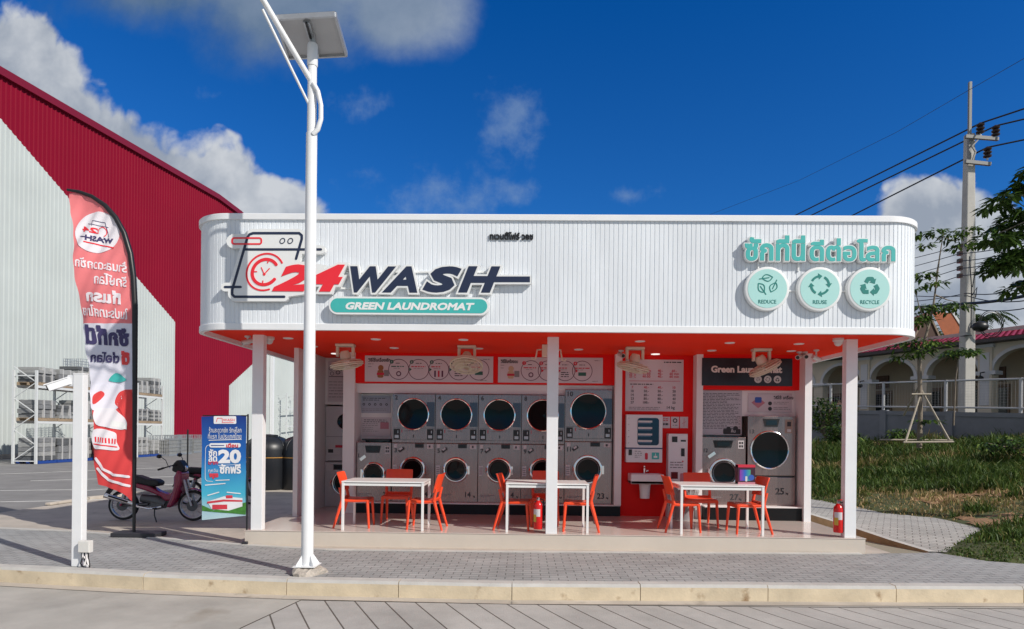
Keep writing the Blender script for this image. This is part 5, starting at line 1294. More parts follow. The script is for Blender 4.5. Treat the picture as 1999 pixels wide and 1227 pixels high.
t = thing('covered_pallet', 'red mesh sack of goods in the bottom of the rack, second bay', 'sack', (-22.0, 32.9, 0)); mb = MB()
mb.lathe([(.001, 0), (.28, 0), (.40, .5), (.42, 1.0), (.30, 1.25), (.001, 1.28)], (-22.0, 32.9, 0), (0, 0, 1), mat('red_sack', (.30, .04, .04), .7, var=.3, scale=9, bump=.02, bscale=12), 14); mb.build('sack_body', t, smooth=60)
mb = MB(); mb.cyl((-22.0, 32.9, 1.27), (-22.0, 32.9, 1.42), .06, mat('red_sack', (0, 0, 0)), .11, 10); mb.build('sack_neck', t)
# black tanks seen between the column and the end wall
TANK = mat('tank_black', (.012, .014, .018), .4)
for px, lab in ((524, 'big black water tank with a domed top, nearer the shop column'), (592, 'big black water tank with a domed top, nearer the end wall')):
    c = gnd(px, 953); t = thing('water_tank', lab, 'tank', (c.x, c.y, 0), group='black water tanks behind the shop')
    mb = MB(); pr = [(.001, 0), (.60, 0), (.63, .04)]
    pr += [(.63, 1.12), (.61, 1.24), (.54, 1.36), (.42, 1.45), (.25, 1.50), (.24, 1.51)]; mb.lathe(pr, c, (0, 0, 1), TANK, 36); mb.build('tank_body', t, smooth=50)
    mb = MB(); mb.lathe([(.26, 1.505), (.26, 1.55), (.05, 1.57), (.001, 1.57)], c, (0, 0, 1), TANK, 20); mb.build('lid', t, smooth=40)
    mb = MB()
    for k in range(8):
        a = 2 * pi * k / 8 + .3; mb.tube([(c.x + cos(a) * r1, c.y + sin(a) * r1, z1) for r1, z1 in ((.635, 1.12), (.615, 1.24), (.545, 1.36), (.425, 1.45), (.27, 1.505))], .02, TANK, 6)
    mb.build('rib', t, smooth=60)
    mb = MB(); mb.lathe([(.648, .90), (.648, .925)], c, (0, 0, 1), mat('tank_band', (.4, .2, .04), .5), 36); mb.build('band', t)

# ================================================================== SOLAR STREET LAMP
pb = gnd(600, 1119); lamp = thing('solar_street_lamp', 'white solar street lamp on a rough concrete footing before the shop sign', 'street lamp', (pb.x, pb.y, 0))
topz = 6.36
mb = MB(); mb.tube([(pb.x, pb.y, 0), (pb.x, pb.y, 5.25), (pb.x, pb.y, 5.251), (pb.x, pb.y, 6.15)], [.071, .064, .055, .052], POLE, 20); mb.build('pole', lamp, smooth=40)
mb = MB()
vs = []; n = 18
for k, (r0, z) in enumerate(((.19, -.01), (.18, .04), (.15, .07), (.09, .09), (.02, .105))):
    for j in range(n): a = 2 * pi * j / n; q_ = r0 * (1 + .16 * sin(3 * a + k) + random.uniform(-.06, .06)) / max(abs(cos(a)), abs(sin(a))) ** .55; vs.append((pb.x + .015 + q_ * cos(a), pb.y + q_ * sin(a), z + (random.uniform(-.012, .012) if k else 0)))
mb.add(vs, [(i * n + j, i * n + (j + 1) % n, (i + 1) * n + (j + 1) % n, (i + 1) * n + j) for i in range(4) for j in range(n)], mat('rough_mortar', (.42, .375, .325), .95, var=.35, scale=12, bump=.02, bscale=30)); mb.build('footing', lamp)
mb = MB(); mb.box(pb.x - .13, pb.x + .13, pb.y - .13, pb.y + .13, .095, .107, POLE)
for k in range(4):
    a = pi / 4 + k * pi / 2; mb.add([(pb.x + .06 * cos(a), pb.y + .06 * sin(a), .107), (pb.x + .15 * cos(a), pb.y + .15 * sin(a), .107), (pb.x + .06 * cos(a), pb.y + .06 * sin(a), .24), (pb.x + .06 * cos(a) + .008, pb.y + .06 * sin(a), .107), (pb.x + .15 * cos(a) + .008, pb.y + .15 * sin(a), .107), (pb.x + .06 * cos(a) + .008, pb.y + .06 * sin(a), .24)], [(0, 1, 2), (5, 4, 3), (1, 4, 5, 2)], POLE)
mb.build('base_plate', lamp)
mb = MB(); mb.lathe([(.058, 6.05), (.062, 6.06), (.062, 6.3), (.055, 6.32)], (pb.x, pb.y, 0), (0, 0, 1), POLE, 18); mb.cyl((pb.x, pb.y, 6.30), (pb.x, pb.y, 6.44), .035, STEELM); mb.build('collar', lamp, smooth=40)
FD = pb.y / FWD.y
cs = [atd(540, 34, 7.33), atd(655, 27, 7.28), atd(677, 105, 8.02), atd(563, 111, 8.07)]
zc = sum(c.z for c in cs) / 4; pc = [Vector((c.x, c.y, c.z)) for c in cs]
mb = MB(); UP = Vector((0, 0, .035)); GREYB = mat('panel_backsheet', (.40, .41, .42), .5, var=.05, scale=3)
mb.add([c for c in pc] + [c + UP for c in pc], [(3, 2, 1, 0)], GREYB); mb.add([c + UP for c in pc], [(0, 1, 2, 3)], mat('solar_cells', (.01, .015, .05), .1)); pn = mb.build('solar_panel', lamp)
mb = MB()
for i in range(4): mb.beam(pc[i] - UP * .1, pc[(i + 1) % 4] - UP * .1, .03, .055, STEELM if i != 9 else POLE)
mb.build('frame', pn)
m1, m2 = (pc[0] + pc[1]) / 2, (pc[2] + pc[3]) / 2; mb = MB(); d = Vector((0, 0, -.03))
mb.beam(m1 + (m2 - m1) * .06 + d, m1 + (m2 - m1) * .94 + d, .07, .04, STEELM); mb.beam(m1 + (m2 - m1) * .04 + d * 1.9, m1 + (m2 - m1) * .42 + d * 1.9, .025, .02, BLACK); mb.build('bracket', lamp)
a0, a1 = atd(609, 160, FD), atd(488, -45, FD - .5); a0.y = pb.y
mb = MB(); mb.tube([a0, a0 + (a1 - a0) * .5, a1], .033, POLE, 14); mb.build('lamp_arm', lamp, smooth=40)
b0, b1 = atd(605, 208, FD), atd(513, 18, FD - .40); b0.y = pb.y
mb = MB(); mb.tube([b0, b1], .016, POLE, 10); mb.box(b0.x - .03, pb.x + .03, pb.y - .03, pb.y + .03, b0.z - .05, b0.z + .03, POLE); mb.build('brace', lamp, smooth=40)
mb = MB(); mb.tube([atd(612, 162, FD), atd(621, 178, FD), atd(627, 205, FD), atd(627, 232, FD), atd(621, 252, FD), atd(611, 262, FD)], .028, POLE, 12); mb.build('cable_conduit', lamp, smooth=60)
hd = a1 + (a1 - a0).normalized() * .2; mb = MB(); mb.ball(hd, .16, POLE, 1.7, 1, .4); mb.build('lamp_head', lamp, smooth=60)

# ================================================================== CAMERA POST
cp = gnd(155, 1104); t = thing('camera_post', 'white square post with a bullet camera on top and a junction box below', 'post', (cp.x, cp.y, 0))
mb = MB(); mb.box(cp.x - .066, cp.x + .058, cp.y - .05, cp.y + .05, 0, 2.37, POLE); mb.box(cp.x - .069, cp.x + .061, cp.y - .053, cp.y + .053, 2.37, 2.385, POLE); mb.build('post', t, bevel=.006)
mb = MB(); mb.box(cp.x - .15, cp.x - .066, cp.y - .04, cp.y + .05, 2.22, 2.36, POLE); mb.build('mount', t, bevel=.01)
ca, cb_ = Vector((cp.x - .12, cp.y - .02, 2.29)), Vector((cp.x - .31, cp.y - .14, 2.19)); mb = MB(); mb.beam(ca, cb_, .085, .085, POLE); d = (cb_ - ca).normalized(); mb.beam(ca + d * .02 + Vector((0, 0, .05)), cb_ + d * .05 + Vector((0, 0, .05)), .11, .016, POLE); cbo = mb.build('camera_body', t, bevel=.012)
mb = MB(); mb.cyl(cb_ - d * .01, cb_ + d * .012, .03, BLACK); mb.build('lens', cbo)
mb = MB(); jx, jz = at(166, 1067, cp.y - .1).x, at(166, 1067, cp.y - .1).z; mb.box(jx - .072, jx + .072, cp.y - .12, cp.y - .051, jz - .07, jz + .075, mat('box_plastic', (.66, .65, .62), .5)); mb.box(jx - .066, jx + .066, cp.y - .128, cp.y - .12, jz - .064, jz + .069, mat('box_plastic', (.66, .65, .62), .5)); mb.build('junction_box', t, bevel=.008)
mb = MB()
for k in range(7):
    x = jx - .045 + k * .014; mb.tube([(x, cp.y - .095, jz - .07), (x + random.uniform(-.01, .02), cp.y - .10, jz - .13), (x + .02 + random.uniform(-.02, .03), cp.y - .10 + random.uniform(-.03, .02), jz - .2), (x + .05 + random.uniform(-.02, .04), cp.y - .12, max(.012, jz - .28))], .008, INWHITE if k % 3 else BLACK, 6)
mb.build('cable', t, smooth=60)

# ================================================================== FEATHER FLAG
fb = gnd(262, 1046); FY = fb.y
FP = lambda px, py: (lambda p: Vector((p.x, p.y, p.z)))(at(px, py, FY))
t = thing('feather_flag', 'tall coral feather flag on a curved black pole, lettering mirrored', 'flag', (fb.x, FY, 0))
polepx = [(262, 1040), (263, 900), (264, 700), (264, 600), (261, 540), (255, 495), (243, 455), (226, 424), (205, 400), (180, 383), (155, 374), (132, 370)]
mb = MB(); mb.tube([FP(*p) for p in polepx], [.024, .030, .039, .043, .044, .044, .042, .040, .036, .031, .027, .02], BLACK, 10); mb.build('pole', t, smooth=60)
mb = MB(); g_ = FP(262, 1040); mb.cyl((fb.x, FY, .02), (fb.x, FY, .32), .018, CHROME); mb.build('spigot', t)
mb = MB(); mb.box(fb.x - .28, fb.x + .44, FY - .16, FY + .16, 0, .07, mat('base_black', (.03, .03, .036), .5)); mb.build('base', t, bevel=.012)
edgeR = {}; 
def pole_x(py):
    for (x0, y0), (x1, y1) in zip(polepx, polepx[1:]):
        if y1 <= py <= y0: return x0 + (x1 - x0) * (y0 - py) / (y0 - y1 + 1e-9)
    return polepx[-1][0]
leftpx = [(133, 376), (145, 430), (153, 495), (158, 560), (162, 625), (166, 680), (176, 740), (189, 800), (191, 860), (192, 905), (196, 950)]
def left_x(py):
    for (x0, y0), (x1, y1) in zip(leftpx, leftpx[1:]):
        if y0 <= py <= y1: return x0 + (x1 - x0) * (py - y0) / (y1 - y0)
    return leftpx[0][0] if py < 376 else leftpx[-1][0]
def cloth(px, py, lift=0.0):
    """Point on the rippling cloth for a photo pixel (the cloth's plane is the pole's)."""
    xl, xr = left_x(min(py, 950)), pole_x(max(py, 372)); u_ = (xr - px) / max(12.0, xr - xl)
    p = FP(px, py)
    dy = u_ * .07 * sin(py * .019 + u_ * 1.2) + .024 * u_ * sin((px * 1.2 + py * .45) * .085) + .010 * sin((px * 2.0 + py * .9) * .13) - .04 * u_
    return Vector((p.x, p.y + dy - lift, p.z))
CORAL = mat('flag_coral', (.92, .24, .25), .6, var=.05, trans=.15); CORALR = mat('flag_red', (.86, .075, .075), .6, trans=.22); LILAC = mat('flag_lilac', (.82, .81, .90), .6, trans=.12); FWH = mat('flag_white', (.88, .85, .89), .6, trans=.1); FNAVY = mat('flag_navy', (.05, .04, .13), .6)
def flag_bottom(px): return 945 + (px - 196) * .36 + max(0, px - 240) * .55
NU, NV = 26, 90
def band(name, ya, yb, m, right=None):
    mb = MB(); vs = []; n = max(4, int(NV * (yb - ya) / 590))
    for i in range(n + 1):
        for j in range(NU + 1):
            py = ya + (yb - ya) * i / n; xr, xl = pole_x(max(372, py)) - 2, left_x(py); px = xl + (xr - xl) * j / NU
            yy_ = py
            if yb > 940: yy_ = ya + (flag_bottom(px) - ya) * i / n; px = left_x(min(950, yy_)) + (pole_x(yy_) - 2 - left_x(min(950, yy_))) * j / NU
            vs.append(cloth(px, yy_))
    mb.add(vs, [(i * (NU + 1) + j, (i + 1) * (NU + 1) + j, (i + 1) * (NU + 1) + j + 1, i * (NU + 1) + j + 1) for i in range(n) for j in range(NU)], m)
    return mb.build(name, t, smooth=80)
band('coral_cloth', 376, 631, CORAL); band('lilac_cloth', 631, 760, LILAC); band('red_cloth', 760, 950, CORALR)
def finer(P, T, mx):
    """Split triangles until no side is longer than mx."""
    P = list(P); cache = {}; todo = list(T); out = []
    def mid(a, b):
        k = (min(a, b), max(a, b))
        if k not in cache: cache[k] = len(P); P.append(((P[a][0] + P[b][0]) / 2, (P[a][1] + P[b][1]) / 2))
        return cache[k]
    while todo:
        tr = todo.pop(); l = [math.hypot(P[tr[i]][0] - P[tr[(i + 1) % 3]][0], P[tr[i]][1] - P[tr[(i + 1) % 3]][1]) for i in range(3)]; i = l.index(max(l))
        if l[i] <= mx: out.append(tr); continue
        a, b, c = tr[i], tr[(i + 1) % 3], tr[(i + 2) % 3]; m = mid(a, b); todo += [(a, m, c), (m, b, c)]
    return P, out
def fprint(name, polys, m, lift=.008):
    """polys in photo pixels with y up (negative photo y)."""
    P, T = finer(*fill(polys), 4.0); mb = MB()
    if T: mb.add([cloth(p[0], -p[1], lift) for p in P], T, m); return mb.build(name, t)
def mirror_text(s, x0, x1, y0, y1, slant=.10, bold=.02):
    c = (x0 + x1) / 2; P = text_fit(s, x0, x1, -y1, -y0, bold=bold)
    return [[(2 * c - q[0], q[1] - (2 * c - q[0] - c) * slant) for q in p[::-1]] for p in P]
fprint('white_disc', [disc(193, -454, 41, 40)], FWH)
sc_ = .21
def mini(px, py): return (193 + (740 - px) * .075 - 6, -(452 + (py - 540) * .12))
mo = [[mini(*q) for q in p] for p in []]
fprint('emblem_outline', stroke([(183, -441), (183, -431), (207, -435), (213, -463)], 1.2) + stroke([(174, -437), (212, -444)], 1.1) + stroke([(196, -466), (219, -470)], 1.1), FNAVY, .012)
fprint('emblem_clock', stroke([(202 + 7.5 * cos(a * .3), -453 + 9 * sin(a * .3)) for a in range(-4, 13)], 1.5) + mirror_text('24', 164, 194, 444, 455, .16, .05), SIGNRED, .013)
fprint('emblem_lettering', mirror_text('WASH', 173, 223, 463, 474, .13, .05) + stroke([(163, -463), (183, -466)], 2.2), FNAVY, .012)
fprint('emblem_strip', stroke([(172, -474), (223, -484)], 2.4), SIGNRED, .012)
for pl in (mirror_text('ร้านสะดวกซัก', 158, 249, 507, 528), mirror_text('รักษ์โลก', 190, 250, 536, 558), [leaf_poly(172, -540, 26, 16, -22)], mirror_text('"ที่แรก"', 162, 251, 566, 592, .10, .05), mirror_text('ในประเทศไทย', 164, 252, 598, 620)): fprint('slogan_print', pl, FWH, .010)
fprint('lower_slogan_print', mirror_text('ซักที่นี่', 168, 254, 636, 674, .07, .05), FNAVY, .010)
fprint('lower_slogan_print', mirror_text('ต่อโลก', 174, 234, 686, 707, .05, .04), FNAVY, .010)
fprint('accent_print', mirror_text('ดี', 238, 254, 685, 712, .05, .07), CORALR, .011)
def blob(pts, n=5):
    """Closed smooth outline through the given points (Catmull-Rom)."""
    out = []; k = len(pts)
    for i in range(k):
        p0, p1, p2, p3 = pts[i - 1], pts[i], pts[(i + 1) % k], pts[(i + 2) % k]
        for q in range(n):
            u_ = q / n; out.append(tuple(.5 * (2 * p1[a] + (p2[a] - p0[a]) * u_ + (2 * p0[a] - 5 * p1[a] + 4 * p2[a] - p3[a]) * u_ ** 2 + (3 * p1[a] - p0[a] - 3 * p2[a] + p3[a]) * u_ ** 3) for a in (0, 1)))
    return ccw(out)
fprint('lilac_patch', [blob([(186, -752), (236, -752), (244, -776), (228, -800), (212, -806), (190, -800), (184, -776)])], LILAC, .009)
fprint('red_print', [blob([(188, -772), (200, -763), (207, -770), (196, -786), (189, -788)])], CORALR, .011)
fprint('white_print', [blob([(193, -800), (214, -796), (232, -802), (250, -824), (244, -838), (216, -834), (193, -826)]), blob([(192, -838), (228, -843), (233, -862), (235, -878), (206, -876), (191, -872)])], FWH, .010)
fprint('red_patch', [blob([(236, -764), (258, -768), (260, -840), (248, -826), (238, -800), (226, -786)])], CORALR, .0095)
fprint('teal_print', [blob([(214, -742), (226, -728), (240, -734), (247, -742), (232, -746)])], TEAL, .012)
fprint('tag_print', [ccw([(222, -820), (250, -826), (250, -838), (222, -832)])], SIGNWHITE, .012)
fprint('shop_print', [rect(194 + 5 * k, 196.5 + 5 * k, -862 - k * .6, -852 - k * .6) for k in range(8)] + stroke([(192, -866), (233, -872)], 2.2), SIGNRED, .014)
fprint('stripe_print', stroke([(197, -894), (207, -914), (224, -926), (254, -930)], 5) + stroke([(198, -914), (214, -936), (254, -948)], 5), FWH, .010)

# ================================================================== BLUE BANNER STAND
bp0 = gnd(482, 1063); BY = bp0.y
t = thing('banner_stand', 'blue promotional banner hung on a slim black pole reading 20', 'banner', (bp0.x, BY, 0))
B = lambda px, py: (at(px, py, BY).x, at(px, py, BY).z)
mb = MB(); mb.cyl((bp0.x, BY, 0), (bp0.x, BY, B(482, 808)[1]), .013, BLACK, n=10); mb.build('pole', t)
mb = MB(); mb.box(bp0.x - .05, bp0.x + .03, BY - .06, BY + .06, 0, .055, mat('base_black', (0, 0, 0))); mb.build('foot', t, bevel=.006)
mb = MB(); zt = B(482, 811)[1]; mb.cyl((bp0.x, BY, zt), (B(397, 812)[0], BY - .01, zt - .005), .008, BLACK, n=8); mb.build('top_rod', t)
BLUEG = grad_mat('banner_blue', [(0, (.45, .62, .66)), (.10, (.35, .55, .62)), (.24, (.06, .42, .58)), (.6, (.012, .13, .45)), (1, (.008, .03, .20))], 2)
def bpt(px, py, lift=0.0):
    p = at(px, py, BY); k = (482 - px) / 84
    return Vector((p.x, p.y - .05 * k + .008 * sin(py * .05 + px * .1) - lift, p.z))
mb = MB(); vs = []; nn, mm = 14, 24
for i in range(mm + 1):
    for j in range(nn + 1):
        px = 397.5 + (481 - 397.5) * j / nn; y0_, y1_ = 813 - 3 * j / nn, 1014 - 8 * j / nn; vs.append(bpt(px, y0_ + (y1_ - y0_) * i / mm))
mb.add(vs, [(i * (nn + 1) + j, (i + 1) * (nn + 1) + j, (i + 1) * (nn + 1) + j + 1, i * (nn + 1) + j + 1) for i in range(mm) for j in range(nn)], BLUEG); bn = mb.build('banner_sheet', t, smooth=80)
def bprint(name, polys, m, lift=.006):
    P, T = finer(*fill(polys), 6.0); mb = MB()
    if T: mb.add([bpt(p[0], -p[1], lift) for p in P], T, m); mb.build(name, t)
BW = mat('banner_white', (.75, .76, .78), .5); BRED = mat('banner_red', (.6, .04, .06), .5); BGR = mat('banner_green', (.05, .20, .03), .6, var=.4, scale=14)
def btext(s, x0, x1, y0, y1, bold=.0): return text_fit(s, x0, x1, -y1, -y0, bold=bold)
bprint('grass_print', [ccw([(398, -985), (420, -995), (481, -980), (481, -1004), (398, -996)])], BGR, .005)
bprint('badge', [rect(420, 463, -827, -812, 2)], BW); bprint('badge_print', stroke([(425, -823), (427, -816), (436, -816), (437, -823)], 1) + btext('WASH', 438, 460, 817, 822) + stroke([(436, -824.5), (458, -824.5)], .9), SIGNRED, .009)
bprint('headline', btext('ร้านสะดวกซัก รักษ์โลก', 411, 472, 833, 844) + btext('"ที่แรก ในประเทศไทย"', 406, 475, 845, 856, .0) + stroke([(411, -859), (472, -857)], 1.3) + [rect(412, 471, -873, -864.5, 4)], BW)
bprint('strip_print', stroke([(416, -869), (440, -869)], 1.5), mat('banner_navy', (.01, .03, .2), .5), .009); bprint('strip_accent', btext('เดือน', 444, 466, 865, 873, .05), BRED, .009)
bprint('offer', btext('ซัก', 411, 427, 876, 890, .03) + btext('ลด', 411, 427, 890, 901, .03) + btext('20', 429, 472, 877, 904, .06) + btext('ทุกวัน', 411, 428, 914, 923) + btext('ซักฟรี', 431, 472, 905, 924, .035) + stroke([(429, -908), (471, -906)], .9), BW)
bprint('offer_accent', btext('บาท', 411, 428, 900, 906, .04) + btext('พุธ', 412, 429, 923, 934, .08), BRED, .008)
bprint('offer_frame', stroke([(411, -868), (407, -870), (405, -875), (405, -934), (408, -938), (418, -939)], .9) + stroke([(424, -937), (450, -936)], 1.6) + stroke([(405, -946), (442, -943)], 1.8) + stroke([(409, -966), (430, -960)], 2.0) + stroke([(446, -960), (470, -963)], 2.0), BW, .007)
bprint('shop_picture', [ccw([(408, -978), (440, -968), (474, -972), (474, -988), (448, -996), (416, -992)])], BW, .006); bprint('shop_picture_red', [ccw([(408, -978), (440, -974), (474, -976), (474, -979), (440, -978), (408, -982)]), rect(444, 456, -972, -966), rect(418, 446, -993, -984)], BRED, .009)
# slim black post behind the motorbike
p = gnd(366, 952); t = thing('thin_post', 'slim black post standing behind the motorbike', 'post', (p.x, p.y, 0)); mb = MB(); mb.cyl((p.x, p.y, 0), (p.x, p.y, at(366, 838, p.y).z), .022, BLACK, n=8); mb.build('shaft', t); mb = MB(); mb.box(p.x - .12, p.x + .12, p.y - .1, p.y + .1, 0, .04, BLACK); mb.build('foot', t)

# ================================================================== MOTORBIKE
MAROON = mat('bike_maroon', (.27, .013, .06), .2, coat=.5); SEATM = mat('bike_seat', (.012, .012, .013), .55); ENG = mat('engine_grey', (.12, .12, .125), .4, metal=.6); RIM = mat('rim_grey', (.42, .42, .44), .3, metal=.7)
def motorbike(name, label, group):
    t = thing(name, label, 'motorbike', group=group)
    def prism(name, pts, w, m, par, bev=.02, sm=40, w2=None):
        mb = MB(); P = ccw(pts); n = len(P); mb.plate([P], -w / 2, w / 2, m, back=True); return mb.build(name, par, smooth=sm, bevel=bev, seg=3)
    for nm, x, r in (('rear_wheel', -.62, .27), ('front_wheel', .62, .275)):
        mb = MB(); mb.lathe([(r - .045, -.03), (r - .012, -.034), (r, -.012), (r, .012), (r - .012, .034), (r - .045, .03)], (x, 0, .275), (0, 1, 0), RUBBER, 36); wl = mb.build(nm, t, smooth=50)
        mb = MB(); mb.lathe([(r - .044, -.026), (r - .062, -.02), (r - .062, .02), (r - .044, .026)], (x, 0, .275), (0, 1, 0), RIM, 36); mb.cyl((x, -.05, .275), (x, .05, .275), .045, ENG)
        for k in range(18):
            a = 2 * pi * k / 18; mb.tube([(x + .04 * cos(a), .03 * (-1) ** k, .275 + .04 * sin(a)), (x + (r - .06) * cos(a + .25), 0, .275 + (r - .06) * sin(a + .25))], .003, RIM, 4)
        mb.build('rim', wl, smooth=50)
        mb = MB(); mb.lathe([(.10, -.052), (.10, -.048)], (x, 0, .275), (0, 1, 0), STEELM, 20); mb.lathe([(.10, -.052), (.001, -.052)], (x, 0, .275), (0, 1, 0), ENG, 20); mb.build('brake_disc', wl)
    prism('body', [(-.60, .66), (-.45, .70), (-.14, .64), (.04, .53), (.22, .47), (.31, .56), (.40, .84), (.46, .80), (.43, .62), (.36, .44), (.30, .36), (.14, .36), (.06, .44), (-.14, .52), (-.40, .60)], .19, MAROON, t, .035)
    prism('leg_shield', [(.33, .80), (.40, .93), (.475, .87), (.46, .68), (.40, .46), (.30, .25), (.20, .25), (.28, .44), (.33, .62)], .34, MAROON, t, .04)
    prism('tail', [(-.66, .70), (-.78, .74), (-.74, .66), (-.45, .56), (-.40, .66)], .16, SEATM, t, .02)
    prism('seat', [(-.72, .76), (-.66, .83), (-.34, .81), (-.16, .75), (-.02, .745), (.06, .70), (.04, .62), (-.10, .62), (-.38, .68), (-.66, .70)], .24, SEATM, t, .035)
    prism('rear_fender', [(-.74, .66), (-.92, .44), (-.96, .40), (-.94, .46), (-.80, .68)], .13, BLACK, t, .012)
    mb = MB(); vs = []
    for k in range(13):
        a = R(20 + 125 * k / 12)
        for yy_ in (-.06, 0, .06): vs.append((.62 + (.315 - abs(yy_) * .35) * cos(a), yy_, .275 + (.315 - abs(yy_) * .35) * sin(a)))
    mb.add(vs, [(k * 3 + j, k * 3 + j + 1, k * 3 + j + 4, k * 3 + j + 3) for k in range(12) for j in range(2)], MAROON); mb.build('front_fender', t, smooth=60)
    mb = MB(); mb.tube([(-.30, .0, .40), (-.05, 0, .36), (.14, 0, .30)], [.075, .10, .09], ENG, 12); mb.cyl((.0, -.09, .30), (.0, .09, .30), .10, ENG); mb.box(-.55, -.1, -.05, .05, .25, .30, ENG)
    for k in range(5): mb.box(.13 + k * .022, .14 + k * .022, -.06, .06, .26, .38, ENG)
    mb.build('engine', t, smooth=40)
    mb = MB(); mb.tube([(.10, -.10, .26), (-.10, -.12, .22), (-.30, -.13, .26), (-.40, -.14, .32), (-.86, -.15, .46)], [.018, .018, .022, .042, .046], CHROME, 12); mb.tube([(-.45, -.185, .35), (-.78, -.195, .455)], .016, BLACK, 6); mb.build('exhaust', t, smooth=50)
    mb = MB()
    for sy in (-.075, .075): mb.tube([(.62, sy, .275), (.55, sy, .48), (.47, sy * .8, .74)], [.022, .026, .026], STEELM, 8)
    mb.build('fork', t, smooth=50)
    mb = MB()
    for sy in (-.11, .11): mb.tube([(-.62, sy, .275), (-.5, sy, .60)], .022, MAROON, 8); mb.tube([(-.60, sy, .32), (-.52, sy, .55)], .034, RIM, 10)
    mb.tube([(-.62, -.07, .275), (-.15, -.07, .30)], .022, ENG, 8); mb.tube([(-.62, .07, .275), (-.15, .07, .30)], .022, ENG, 8); mb.build('shock', t, smooth=50)
    prism('headlight_cowl', [(.27, .90), (.29, 1.02), (.36, 1.10), (.42, 1.08), (.50, .95), (.47, .87), (.36, .86)], .22, SEATM, t, .03)
    mb = MB(); mb.ball((.475, 0, .945), .06, CHROME, .6, 1.1, .8); mb.build('headlight', t, smooth=60)
    mb = MB(); mb.tube([(.24, -.34, .96), (.33, -.22, 1.0), (.37, 0, 1.0), (.33, .22, 1.0), (.24, .34, .96)], .012, BLACK, 8)
    for sy in (-1, 1): mb.cyl((.25, sy * .33, .965), (.20, sy * .42, .94), .018, BLACK, n=10); mb.tube([(.33, sy * .22, 1.0), (.36, sy * .36, .97)], .006, STEELM, 6)
    mb.build('handlebar', t, smooth=40)
    for sy in (-1, 1):
        mb = MB(); mb.tube([(.29, sy * .25, .99), (.27, sy * .30, 1.10), (.22, sy * .34, 1.15)], .006, BLACK, 6); mb.ball((.19, sy * .36, 1.17), .05, BLACK, .7, 1.2, .75); mr_ = mb.build('mirror', t, smooth=50)
        mb = MB(); mb.ball((.165, sy * .36, 1.17), .045, mat('mirror_blue', (.02, .12, .5), .1, metal=.6), .35, 1.15, .7); mb.build('mirror_glass', mr_, smooth=50)
    mb = MB(); mb.box(-.80, -.76, -.05, .05, .66, .73, BRED); mb.build('tail_light', t, bevel=.008)
    mb = MB(); mb.tube([(-.02, -.10, .25), (.03, -.20, .12), (.10, -.26, .008)], .011, BLACK, 6); mb.tube([(.02, -.12, .24), (.02, -.24, .24)], .012, RUBBER, 6); mb.build('side_stand', t)
    return t
bk = motorbike('motorbike', 'maroon motorbike with black seat parked behind the feather flag', 'parked motorbikes')
pr_, pf_ = gnd(242, 1015), gnd(378, 1016); mid = (pr_ + pf_) / 2; ang = math.atan2(pf_.y - pr_.y, pf_.x - pr_.x)
bk.location = (mid.x, mid.y, 0); bk.rotation_euler = (R(-5) * 0, 0, ang); k = (pf_ - pr_).length / 1.24; bk.scale = (k, k, k)
p2 = gnd(432, 985); dup(bk, (p2.x, p2.y, 0), rz=ang + .25, label='motorbike mostly hidden behind the blue banner', group='parked motorbikes')

# ================================================================== THE RIGHT: WALL, FENCE, ARCADE
AD = (RGT * -.432 + FWD * .902).normalized()     # direction along the wall, away from the camera
AN = Vector((-AD.y, AD.x, 0))                      # faces the street side
if AN.y > 0: AN = -AN
WA = latfwd(.56 * 27.5, 27.5)
def on_line(P, D, N_, px, py):
    d = ray(px, py); o = Vector((0, 0, CAM_H)); k = (P - o).dot(N_) / d.dot(N_); p = o + d * k
    return (p - P).dot(D), p.z
GWALL = mat('grey_wall', (.20, .21, .235), .8, var=.16, scale=1.4); GPOST = mat('grey_wall_post', (.225, .235, .26), .8, var=.1, scale=2)
def wtop(s): return zt0 + (zt1 - zt0) * (s - sa0) / (sa1 - sa0)
(sa0, zt0), (sa1, zt1) = on_line(WA, AD, AN, 1590, 799), on_line(WA, AD, AN, 1995, 806)
bw_ = thing('boundary_wall', 'low grey boundary wall with recessed panels along the top of the bank', 'wall', (WA.x, WA.y, 0))
S0, S1 = -16.0, 34.0
posts = [on_line(WA, AD, AN, px, 830)[0] for px in (1727, 1856)]; stp = abs(posts[0] - posts[1]); ps = [posts[1] + stp * k for k in range(-8, 14)]
def seg_box(mb, s0, s1, n0, n1, z0a, z0b, z1a, z1b, m, P=None):
    P = P or WA; A, B_ = P + AD * s0, P + AD * s1; vs = []
    for p, za, zb in ((A, z0a, z1a), (B_, z0b, z1b)):
        for n in (n0, n1):
            for z in (za, zb): q = p + AN * n; vs.append((q.x, q.y, z))
    mb.add(vs, [(0, 1, 3, 2), (4, 6, 7, 5), (0, 4, 5, 1), (2, 3, 7, 6), (1, 5, 7, 3), (0, 2, 6, 4)], m)
mb = MB(); seg_box(mb, S0, S1, -.05, .05, .3, .3, wtop(S0), wtop(S1), GWALL); mb.build('panel', bw_)
mb = MB()
for a, b in ((wtop(0) * 0 - .16, 0.0),): seg_box(mb, S0, S1, -.09, .09, wtop(S0) - .16, wtop(S1) - .16, wtop(S0), wtop(S1), GPOST)
mb.build('top_beam', bw_)
for s in ps:
    if S0 < s < S1: mb = MB(); seg_box(mb, s - .13, s + .13, -.12, .13, .3, .3, wtop(s) + .03, wtop(s) + .03, GPOST); mb.build('pier', bw_)
fe = thing('mesh_fence', 'white mesh fence with steel rails on top of the grey boundary wall', 'fence', (WA.x, WA.y, zt0))
FW = mat('fence_white', (.50, .50, .51), .45); FMESH = mat('fence_wire', (.34, .34, .35), .5)
def ftop(s): return f0 + (f1 - f0) * (s - sa0) / (sa1 - sa0)
